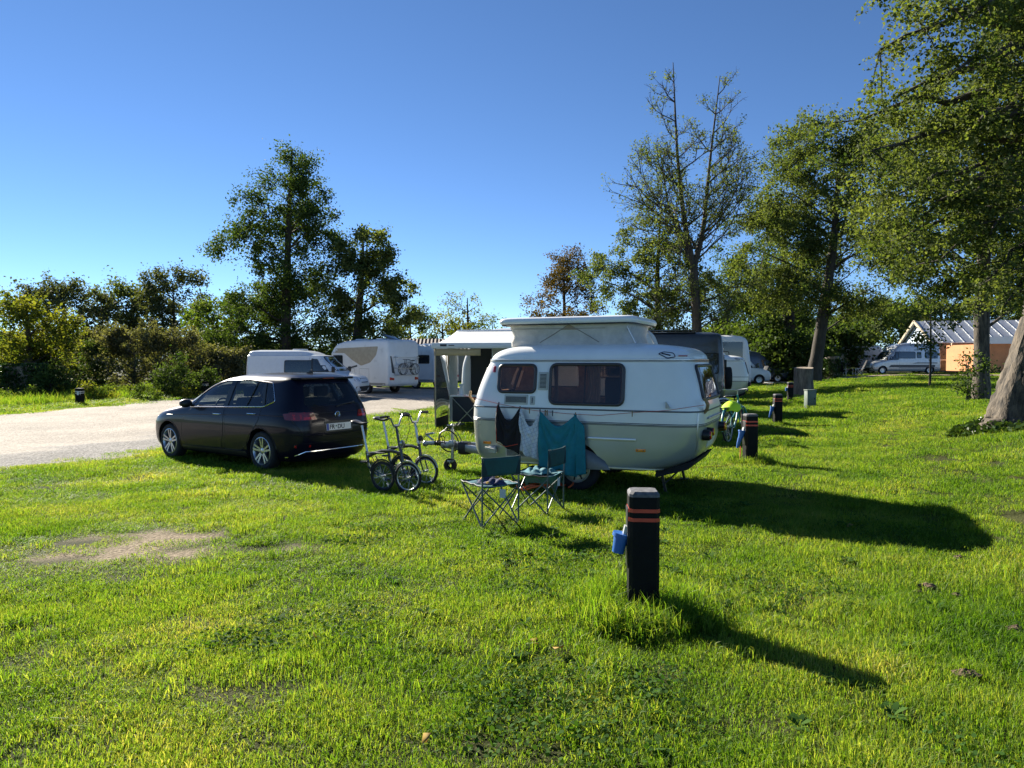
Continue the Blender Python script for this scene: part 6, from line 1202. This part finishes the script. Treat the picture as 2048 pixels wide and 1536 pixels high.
# --- left background
bgt = [('willow_tree', 'tall grey-green willow clump far left behind the yellow tree', 130, 62, [(0, 0, 5.4, 4.3, 3, 2.6, 2), (-1.5, 0, 7.0, 2.0, 2, 1.6, .7), (1.7, 0, 7.2, 1.6, 2, 1.3, .6), (3.8, 0, 4.6, 2.0, 2, 2.4, .8)], 95, .95, 15000, .20, LEAF_GY),
       ('ash_tree', 'loose green tree with sky gaps left of the rounded willow', 265, 66, [(-.6, 0, 7.2, 2.6, 2, 1.7, 1.4), (.4, 0, 4.4, 2.8, 2, 2.2, 1.2)], 60, .85, 10000, .22, LEAF_MD),
       ('willow_tree', 'big rounded olive willow rising above the buddleia thicket', 348, 64, [(0, 0, 7.4, 3.0, 2.6, 2.3, 2), (.4, 0, 4.2, 3.8, 3, 3.2, 2.4), (-1.2, 0, 8.4, 1.4, 1.4, 1.2, .5)], 110, 1.0, 18000, .20, LEAF_GY),
       ('maple_tree', 'light green maple between the willow and the dark alder', 462, 52, [(-.4, 0, 4.2, 2.6, 2.2, 2.0, 1.5), (1.2, 0, 5.4, 1.7, 1.8, 1.4, .8), (-1.3, 0, 2.2, 2.0, 1.8, 1.6, 1)], 75, .75, 12000, .20, LEAF_LT),
       ('field_maple', 'yellowing small tree at the far left edge of the verge', 55, 36, [(-.8, 0, 3.2, 2.1, 1.6, 1.6, 1.4), (.7, 0, 2.6, 1.5, 1.4, 1.2, .9), (1.6, 0, 3.6, .9, .8, .5, .35), (-.2, 0, 4.4, 1.1, 1, .7, .5)], 70, .55, 9500, .15, LEAF_YL),
       ('birch_tree', 'tall thin pale-leaved birch at the left frame edge', -15, 44, [(0, 0, 4.6, 1.5, 1.4, 2.0, 1)], 26, .6, 2600, .16, LEAF_LT)]
for i, (nm, lab, px, Y, lobes, nc, cr_, nl, ls, lm) in enumerate(bgt):
    top = max(l[2] + l[5] for l in lobes); tree(nm, lab, gp(at(px, Y), Y), [(0, 0, 0, .22), (.1, 0, top * .5, .14), (0, 0, top * .9, .03)], lobes, nc, cr_, nl, ls, lm, seed=40 + i, group='trees beyond the gravel road', edge=.6)
def shrub(name, label, base, lobes, nc, cr_, nl, ls, lm, seed, group=None, limbs=True, asp=.5, up=.2):
    h = max(l[2] for l in lobes); return tree(name, label, base, [(0, 0, -.1, .07), (.05, 0, h * .4, .05), (0, 0, h * .8, .02)], lobes, nc, cr_, nl, ls, lm, seed=seed, cat='shrub', group=group, prim=.4, edge=.65, sides=6, limbs=limbs, asp=asp, up=up)
sh = [(205, 40, 1.9, 2.3, 3.4, LEAF_BD, 'rusty brown buddleia bush behind the verge bollard'), (268, 39, 2.1, 2.2, 3.6, LEAF_BD, 'tall grey-plumed buddleia bush at the middle of the thicket'), (330, 40, 2.0, 2.0, 3.5, LEAF_BD, 'buddleia bush below the rounded willow'), (400, 42, 2.0, 2.0, 2.7, LEAF_BD, 'low seeding bush next to the garden hut'), (130, 38, 2.0, 1.8, 2.5, LEAF_DK, 'dark bramble thicket behind the ivy stump'), (445, 43, 1.3, 1.5, 2.3, LEAF_BD, 'small buff shrub left of the white panel van'), (20, 38, 1.8, 1.8, 2.0, LEAF_DK, 'dark shrub under the yellowing tree')]
for i, (px, Y, rx, ry, h, lm, lab) in enumerate(sh):
    r_ = random.Random(i); lb = [(0, 0, h * .45, rx, ry, h * .45, 2)] + [(r_.uniform(-rx * .7, rx * .7), r_.uniform(-.6, .6), h * r_.uniform(.72, .92), .5, .5, h * .16, .35) for _ in range(6)]
    shrub('buddleia_bush' if lm is LEAF_BD else 'bramble_bush', lab, gp(at(px, Y), Y), lb, 80, .42, 10000, .13, lm, 60 + i, 'thicket bushes across the road')
for i, (px, Y, h, lab) in enumerate([(345, 33.5, 1.9, 'young dark shrub with upright shoots at the verge edge'), (400, 35, 1.2, 'low dark shrub just left of the car bonnet'), (100, 31.5, 1.3, 'dark leafy shrub beside the ivy stump')]):
    shrub('verge_shrub', lab, gp(at(px, Y), Y), [(0, 0, h * .35, .95, .8, h * .35, 1.5), (.2, 0, h * .8, .3, .3, h * .25, .4), (-.5, 0, h * .7, .25, .3, h * .25, .3)], 45, .3, 4500, .11, LEAF_DK, 80 + i)
# verge weeds
rg = np.random.default_rng(5)
for i in range(16):
    px = 20 + i * 27 + rg.uniform(-8, 8); Y = 28.5 + rg.uniform(0, 4) + (px / 400) * 3.5; h = rg.uniform(.45, .95)
    if road_d(np.array([at(px, Y)]), np.array([Y]))[0] < .7: continue
    o = shrub('weed_clump', 'leafy weed clump in the rough verge across the road', gp(at(px, Y), Y), [(0, 0, h * .45, .75, .5, h * .5, 1)], 18, .22, 1500, .09, LEAF_LT if i % 3 else LEAF_YL, 100 + i, 'weed clumps along the verge', limbs=False)
# ivy on stumps
for px, py, rr, h, lab in ((57, 798, .95, 1.6, 'ivy smothering the stump across the road'), (1662, 768, .55, 1.6, 'ivy climbing the dead trunk behind the sawn stump')):
    p = P(px, py); n = 5200 if px < 100 else 2600; r_ = np.random.default_rng(px); a = r_.uniform(0, 2 * PI, n); z = r_.uniform(0, 1, n) ** .7 * h; rad = rr * (1 + .18 * np.sin(3 * a + 2 * z) + .10 * r_.normal(0, 1, n)) * (1 - .25 * (z / h) ** 3); C = np.stack([rad * np.cos(a), rad * np.sin(a), z], 1)
    k = np.ones(n, bool) if px < 100 else (np.cos(a + 2.3) > -.35); V, Fq = leaf_mesh(C[k], .11, r_, .8, .2); o = mesh_np('ivy', V, Fq, LEAF_IV); o.location = on(p); tag(o, lab, 'ivy', kind=None)
# --- centre background
cb = [('small_tree', 'small dark round tree above the shed roof', 820, 66, [(0, 0, 3.0, 1.9, 1.6, 1.5, 1), (-.7, 0, 4.6, .8, .8, .8, .3), (.9, 0, 4.9, .7, .7, .8, .3), (.4, 0, 1.6, 2.6, 1.8, 1.4, 1)], 50, .6, 7000, .2, LEAF_DK, 0),
      ('aspen_tree', 'thin yellowing tree with bare twigs above the awning', 935, 70, [(0, 0, 4.6, 2.0, 1.7, 1.7, 1), (.3, 0, 2.4, 2.0, 1.6, 1.4, .8)], 60, .5, 2600, .19, LEAF_YL, 3),
      ('hedge_tree', 'yellow-green hedge tree left of the thin aspen', 885, 68, [(0, 0, 2.2, 2.8, 1.8, 2.0, 1)], 60, .7, 7500, .19, LEAF_YL, 0),
      ('hedge_tree', 'olive hedge tree right of the thin aspen', 985, 72, [(0, 0, 2.4, 3.4, 2, 2.0, 1)], 60, .7, 7500, .19, LEAF_LT, 0),
      ('chestnut_tree', 'round rusty-brown autumn chestnut above the raised caravan roof', 1127, 64, [(0, 0, 5.0, 2.6, 2.2, 2.2, 1.4), (.3, 0, 7.4, 1.5, 1.4, 1.4, .7), (-.5, 0, 3.0, 3.0, 2.2, 1.4, 1)], 130, .6, 20000, .17, LEAF_BR, 2)]
for i, (nm, lab, px, Y, lobes, nc, cr_, nl, ls, lm, tw) in enumerate(cb):
    top = max(l[2] + l[5] for l in lobes); tree(nm, lab, gp(at(px, Y), Y), [(0, 0, 0, .2), (.05, 0, top * .5, .12), (0, 0, top * .92, .03)], lobes, nc, cr_, nl, ls, lm, seed=140 + i, edge=.6, twigs=tw, prim=.35, S=[1.15, 1.35, 1.35, 1.3, 1.3][i])
# --- tall thin-topped tree and its companion behind the grey van
def bare_tree():
    rng = np.random.default_rng(77); Y = 40; x = at(1398, Y); t = thing('alder_tree', 'very tall twin-stemmed tree with nearly bare twiggy top', 'tree', gp(x, Y)); m = MB(); tips = []
    def stem(pts, r0, r1, n=14):
        out = []
        for i in range(n + 1):
            u = i / n * (len(pts) - 1); k = min(int(u), len(pts) - 2); out.append(Vector(pts[k]).lerp(Vector(pts[k + 1]), u - k))
        for _ in range(2): out = [out[0]] + [(out[i - 1] + 2 * out[i] + out[i + 1]) / 4 for i in range(1, n)] + [out[-1]]
        m.tube(out, np.linspace(r0, r1, n + 1), 8); return out
    main = stem([(0, 0, 0), (-.15, 0, 4), (-.35, 0, 7)], .30, .23); A = stem([(-.35, 0, 6.8), (-.9, 0, 9.5), (-1.3, 0, 13), (-1.55, 0, 18.0)], .20, .02); Bs = stem([(-.35, 0, 6.8), (.25, .2, 9), (.55, .3, 12.5), (1.1, .3, 17.4)], .18, .02); Cs = stem([(-.5, 0, 7.2), (-1.8, -.3, 10), (-2.3, -.4, 13)], .10, .015)
    m.build('trunk', BARK_D, t, smooth=70); m = MB()
    def br(a, d, L, r, lv):
        d = d.normalized(); n = 5; pts = [a]; p = a.copy(); dd = d.copy()
        for i in range(n): dd = (dd + Vector(rng.normal(0, .13, 3)) + Vector((0, 0, .09))).normalized(); p = p + dd * (L / n); pts.append(p.copy())
        m.tube(pts, np.linspace(r, max(r * .3, .004), n + 1), 4 if lv else 5, cap=False)
        if lv == 0 or L < .45: tips.append((pts[-1], a.z)); tips.append((pts[3], a.z)); return
        for q in range(5 if lv > 1 else 6):
            k = int(rng.integers(1, n + 1)); ax = Vector(rng.normal(0, 1, 3)); nd = (dd * .75 + ax.normalized() * .75); br(pts[k], nd, L * rng.uniform(.38, .58), r * .5, lv - 1)
    for st, cnt, side in ((A, 22, -1), (Bs, 22, 1), (Cs, 8, -1)):
        for i in range(cnt):
            u = .12 + .86 * i / cnt; p = st[int(u * (len(st) - 1))]; a_ = rng.uniform(-1.1, 1.1) + (PI if (side < 0) == (rng.uniform() < .72) else 0); L = (3.4 * (1 - u) ** .8 + .75) * rng.uniform(.7, 1.1); br(p, Vector((math.cos(a_), .8 * math.sin(a_), .62)), L, .018 + .012 * L, 2)
    for i in range(7): p = main[5 + i]; a_ = rng.uniform(0, 6.3); br(p, Vector((math.cos(a_), math.sin(a_), .25)), 2.6, .05, 2)
    o = m.build('limbs', BARK_D, t, smooth=80, fix=False)
    T = np.array([tuple(q[0]) for q in tips]); z = T[:, 2]; k = rng.uniform(0, 1, len(T)) < np.clip(1.05 - (z - 8) / 9, .16, 1); T = T[k]; C = np.repeat(T, 10, 0); C = C + rng.normal(0, .13, C.shape); print('bare tips', len(T))
    V, Fq = leaf_mesh(C, .10, rng); o = mesh_np('crown', V, Fq, LEAF_MD, t); o['kind'] = 'stuff'
bare_tree()
Y = 43; x = at(1316, Y)
tree('alder_tree', 'alder with spreading crown left of the twin-stemmed tree', gp(x, Y), [(0, 0, 0, .28), (0, 0, 4, .22), (-.1, 0, 7, .13), (.1, 0, 10.5, .04)],
     [(-2.4, 0, 7.0, 2.2, 1.8, 1.4, 1.5), (-.6, 0, 9.0, 1.7, 1.5, 1.5, 1), (.9, 0, 7.4, 2.2, 1.8, 1.8, 1.4), (-1.2, 0, 5.0, 2.6, 2, 1.2, 1.4), (.8, 0, 4.6, 2.4, 2, 1.2, 1), (2.2, 0, 6.0, 1.4, 1.4, 1.2, .6), (-.2, 0, 3.0, 1.8, 1.6, .9, .5)], 150, .65, 32000, .13, LEAF_MD, seed=21, prim=.3, edge=.65)
# --- big leafy tree with leaning trunk right of the pitches
Y = 36; b_ = P(1628, 772); x, Y = b_[0], b_[1]
tree('lime_tree', 'big leafy tree with leaning trunk behind the sawn stump', gp(x, Y), [(-.1, 0, 0, .46), (.1, 0, 1.2, .30), (.55, 0, 4.5, .25), (.9, 0, 7, .19), (1.1, 0, 11.5, .05)],
     [(.4, 0, 11.6, 2.6, 2.4, 1.5, 1.6), (-1.4, 0, 9.6, 2.4, 2.2, 1.7, 1.7), (2.4, 0, 10.4, 2.4, 2.2, 1.8, 1.6), (-2.4, 0, 7.2, 2.2, 2.2, 1.7, 1.5), (.6, -.5, 7.8, 3.0, 2.4, 1.7, 1.8), (3.0, 0, 7.0, 2.4, 2.2, 1.8, 1.5), (-2.6, 0, 5.0, 2.0, 2.0, 1.2, 1.1), (2.2, 0, 4.6, 2.0, 1.8, 1.0, .8), (-.8, 0, 4.9, 1.8, 1.8, .9, .7)], 250, .85, 90000, .155, LEAF_MD, BARK_D, seed=31, prim=.22, S=1.36)
# second trunk just left of it
b_ = P(1578, 762); tree('lime_tree', 'straight dark-trunked tree left of the leaning tree', gp(b_[0], b_[1]), [(0, 0, 0, .42), (.0, 0, 3, .34), (-.3, 0, 6, .22), (-.5, 0, 9.5, .05)], [(-1.0, 0, 7.6, 3.0, 2.2, 2.2, 1.5), (-2.6, 0, 5.2, 2.2, 2, 1.5, 1), (.6, 0, 5.6, 2.4, 2, 1.4, 1), (-.8, 0, 4.0, 3.0, 2, 1.0, .9)], 120, .85, 32000, .18, LEAF_DK, BARK_D, seed=32, prim=.25, S=1.5)
# --- right-hand trees on the bank
x, Y = 13.6, 21.0
tree('lime_tree', 'tree on the bank with straight trunk right of the sandy lane', gp(x, Y), [(0, 0, 0, .27), (0, 0, 1.0, .20), (-.05, 0, 3.6, .18), (.2, 0, 6.5, .13), (.2, 0, 9, .05)],
     [(-.6, 0, 3.9, 1.7, 1.6, 1.0, 1.0), (1.3, 0, 4.1, 1.9, 1.8, 1.2, 1.2), (-.4, 0, 6.2, 2.2, 2, 1.5, 1.5), (1.8, 0, 6.6, 2.2, 2, 1.6, 1.3), (-2.0, 0, 5.0, 1.3, 1.4, 1.0, .8), (.3, 0, 8.4, 2.2, 2, 1.3, 1.1), (-1.5, 0, 7.4, 1.8, 1.8, 1.2, 1.0)], 210, .62, 75000, .085, LEAF_MD, BARK_W, seed=33, prim=.25)
# nearest tree: leaning furrowed trunk at the right edge with overhanging boughs
def near_tree():
    rng = np.random.default_rng(5); b_ = (8.75, 12.6); base = gp(*b_); t = thing('lime_tree', 'nearest tree with thick furrowed leaning trunk and overhanging boughs', 'tree', base); m = MB()
    prof = [((.0, 0, -.1), .54), ((.05, 0, .25), .43), ((.30, 0, 1.2), .35), ((.62, 0, 2.4), .32), ((.95, 0, 3.8), .30), ((1.2, .1, 5.4), .27), ((1.2, .2, 7.4), .18), ((1.0, .2, 9.5), .06)]
    pts = []; rs = []
    for i in range(len(prof) - 1):
        for k in range(12): u = k / 12; pts.append(Vector(prof[i][0]).lerp(Vector(prof[i + 1][0]), u)); rs.append(prof[i][1] * (1 - u) + prof[i + 1][1] * u)
    n = 48; V = []
    for i, (p, r_) in enumerate(zip(pts, rs)):
        for k in range(n): a = 2 * PI * k / n; q = r_ * (1 + .06 * math.sin(7 * a + i * .12) + .045 * abs(math.sin(11 * a - i * .16 + .6 * math.sin(i * .9))) + .035 * rng.normal()) * (1 + (.22 * max(0, math.sin(4 * a + 1)) if i < 10 else 0)); V.append((p.x + q * math.cos(a), p.y + q * math.sin(a), p.z))
    m.add(V, [(i * n + k, i * n + (k + 1) % n, i * n + n + (k + 1) % n, i * n + n + k) for i in range(len(pts) - 1) for k in range(n)]); m.build('trunk', BARK_W, t, smooth=50)
    # boughs reach left towards the open lawn; end points follow the crown seen in the picture
    m = MB(); tips = []; O = Vector(base)
    tg = [(1745, 300, 11.0), (1720, 240, 11.6), (1690, 330, 12.4), (1800, 190, 10.8), (1760, 100, 10.6), (1850, 60, 10.4), (1800, 10, 11.2), (1930, 40, 10.0), (1900, 150, 10.4), (2000, 120, 11), (1960, 240, 10.6), (2030, 40, 12), (1870, 270, 11.2), (1790, 390, 11.8), (1850, 430, 11.2), (1920, 380, 10.8), (1980, 470, 11), (1880, 520, 11.6), (1960, 570, 11.4), (2040, 350, 12), (2040, 520, 11.4), (1800, 480, 12.6), (1740, 420, 13), (2010, 610, 11.2), (2120, 100, 12), (2150, 300, 12), (2100, 500, 11.6), (2200, 180, 13), (1900, -60, 11.5), (2020, -80, 12)]
    for i, (px, py, Yb) in enumerate(tg):
        e = D(px, py, Yb) - O; k = min(len(pts) - 1, int(len(pts) * (.50 + .42 * (1 - max(0, min(1, (py + 80) / 700)))))); a = pts[k]; L = (e - a).length
        c = curve_pts(a, e, (0, 0, .16 * L), 8, rng, .10); m.tube(c, np.linspace(min(.13, .035 + .02 * L), .014, 9), 6, cap=False)
        for q in range(9):
            u = int(rng.integers(2, 9)); d = Vector(rng.normal(0, 1, 3)); d.z = d.z * .5 - .05; s_ = c[u] + d.normalized() * rng.uniform(.35, .95); m.tube([c[u], c[u].lerp(s_, .5) + Vector((0, 0, .05)), s_], [.014, .009, .004], 4, cap=False); tips.append(s_); tips.append(c[u].lerp(s_, .55))
        tips += [c[-1], c[-2], c[-3]]
    m.build('limbs', BARK_D, t, smooth=80, fix=False)
    T = np.array([tuple(p) for p in tips]); sc = rng.uniform(.5, 1.3, len(T)); idx = np.repeat(np.arange(len(T)), (150 * sc).astype(int)); K = 6; td = rng.normal(0, 1, (len(T), K, 3)); td[:, :, 2] = td[:, :, 2] * .6 - .25; td /= np.linalg.norm(td, axis=2)[:, :, None]; kk = rng.integers(0, K, len(idx)); u = rng.uniform(0, 1, len(idx)); C = T[idx] + td[idx, kk] * (u * .42 * sc[idx])[:, None] + rng.normal(0, .045, (len(idx), 3)); print('near leaves', len(C))
    V, Fq = leaf_mesh(C, .050, rng, .78, .3); o = mesh_np('crown', V, Fq, LEAF_MD, t); o['kind'] = 'stuff'
    n = 1500; a = rng.uniform(0, 2 * PI, n); d = .5 + .55 * np.sqrt(rng.uniform(0, 1, n)); C = np.stack([d * np.cos(a) - .1, d * np.sin(a) - .25, rng.uniform(.05, .28, n) * (1.4 - d)], 1); C[:, 2] += np.array([g(base[0] + c[0], base[1] + c[1]) for c in C]) - base[2]; V, Fq = leaf_mesh(C, .085, rng, .8, .6); o = mesh_np('ground_cover', V, Fq, LEAF_IV); o.location = base; tag(o, 'low leafy weeds growing round the foot of the nearest tree', 'weeds', kind='stuff')
near_tree()
p = P(1860, 752, .45); tree('sapling', 'thin young tree standing between the lawn and the silver camper van', gp(at(1860, 30), 30), [(0, 0, 0, .05), (.02, 0, 1.8, .04), (-.05, 0, 4, .015)], [(0, 0, 3.0, .9, .8, 1.2, 1), (-.3, 0, 2.0, .5, .5, .4, .3)], 26, .35, 1900, .11, LEAF_MD, seed=91)
shrub('young_shrub', 'small dark-leaved shoots left of the bank tree trunk', gp(at(1935, 20), 20), [(0, 0, .5, .3, .3, .45, 1), (.2, 0, 1.1, .35, .3, .4, .8)], 22, .2, 800, .09, LEAF_DK, 92)
# --- wood behind the right half
wd = [(1430, 78, 4.2, 6.0, LEAF_LT), (1480, 84, 5, 7.0, LEAF_DK), (1545, 80, 5, 8.5, LEAF_DK), (1610, 88, 5.5, 9, LEAF_DK), (1690, 92, 5, 8, LEAF_DK), (1745, 84, 5.5, 8.5, LEAF_LT), (1800, 92, 5, 9.5, LEAF_MD), (1880, 96, 6, 11, LEAF_MD), (1960, 92, 6, 11, LEAF_DK), (2040, 94, 6, 11, LEAF_MD), (1350, 86, 4, 4.6, LEAF_LT), (1270, 92, 4, 3.6, LEAF_DK), (1190, 96, 4.5, 2.6, LEAF_LT), (1060, 98, 4.5, 2.4, LEAF_DK), (760, 92, 5, 3.6, LEAF_DK), (690, 88, 5, 4, LEAF_MD), (600, 86, 5, 4.2, LEAF_DK), (520, 86, 5, 4.0, LEAF_MD), (430, 84, 5, 4.6, LEAF_DK), (220, 84, 6, 4.8, LEAF_DK), (90, 80, 6, 4.6, LEAF_MD), (-60, 78, 6, 6, LEAF_DK), (2130, 90, 6, 11, LEAF_DK), (1510, 62, 3.4, 4.2, LEAF_DK), (1660, 66, 3.6, 4.8, LEAF_DK), (1590, 58, 3.2, 3.6, LEAF_DK)]
where = ['left of the twin-stemmed tree trunk', 'behind the black-panelled motorhome', 'behind the lamp post', 'behind the straight dark trunk', 'behind the ivy-clad trunk', 'above the pale motorhome', 'above the silver camper van', 'left of the hall roof', 'behind the hall roof', 'behind the orange wall', 'behind the grey van roof', 'behind the raised caravan roof end', 'low behind the raised caravan roof', 'behind the awning roof', 'behind the shed roof end', 'behind the oak', 'behind the tall alder', 'left of the tall alder foot', 'behind the light green maple', 'behind the buddleia thicket', 'behind the yellowing tree', 'at the left end of the thicket', 'right of the orange wall', 'shading the white camper nose', 'in the gap right of the leaning trunk', 'behind the sawn stump']
for i, (px, Y, r_, h, lm) in enumerate(wd):
    q = random.Random(i); lb = [(0, 0, h * .42, r_ * .8, r_ * .6, h * .42, 2)] + [(q.uniform(-r_ * .5, r_ * .5), q.uniform(-1, .5), h * q.uniform(.6, .86), r_ * .38, r_ * .35, h * .16, .6) for _ in range(4)]
    tone = {'leaf_alder': 'dark', 'leaf_mid_green': 'mid green', 'leaf_light_green': 'pale green'}[lm.name]
    tree('woodland_tree', '%s woodland tree %s' % (tone, where[i]), gp(at(px, Y), Y), [(0, 0, 0, .3), (.1, 0, h * .5, .2), (0, 0, h * .9, .04)], lb, 75, 1.05, 8000, .30, lm, seed=200 + i, group='trees of the wood behind the site', prim=.2, edge=.5)
# ------------------------------------------------------------------ small litter on the lawn
for i, (px, py, s_) in enumerate([(1932, 1360, .085), (1855, 1182, .10), (1835, 1190, .06), (1918, 1122, .06), (1880, 955, .06), (2030, 1268, .07), (1915, 1196, .05)]):
    p = P(px, py); m = MB(); s_ *= .75; m.sphere((0, 0, 0), (s_, s_ * .8, s_ * .55), 12, 8); q = np.random.default_rng(i); m.v = [tuple(np.array(v) * (1 + .35 * q.normal() * .5)) for v in m.v]; o = m.build('soil_clod', mat('soil_brown', (.13, .085, .05), .95, var=.3, scale=40, bump=.8), smooth=0, loc=(p[0], p[1], g(p[0], p[1]) + .02), fix=True)
    tag(o, 'crumbly brown soil clod lying in the grass of the right lawn', 'soil clod', 'soil clods on the right lawn')
r_ = np.random.default_rng(8)
for i, (px, py, dx) in enumerate([(852, 1497, 0), (1015, 930, 0), (1117, 1312, 1), (1070, 1300, 1), (820, 1010, 0), (632, 1290, 0), (1700, 1060, 0)]):
    p = P(px, py); V, Fq = leaf_mesh(np.zeros((1, 3)), .07, r_, .75, 1.2); o = mesh_np('fallen_leaf', V, Fq, M_DRY); o.location = (p[0], p[1], g(p[0], p[1]) + .05); md = o.modifiers.new('t', 'SOLIDIFY'); md.thickness = .001; tag(o, 'single dry brown fallen leaf lying on the lawn', 'leaf', 'fallen leaves on the lawn')
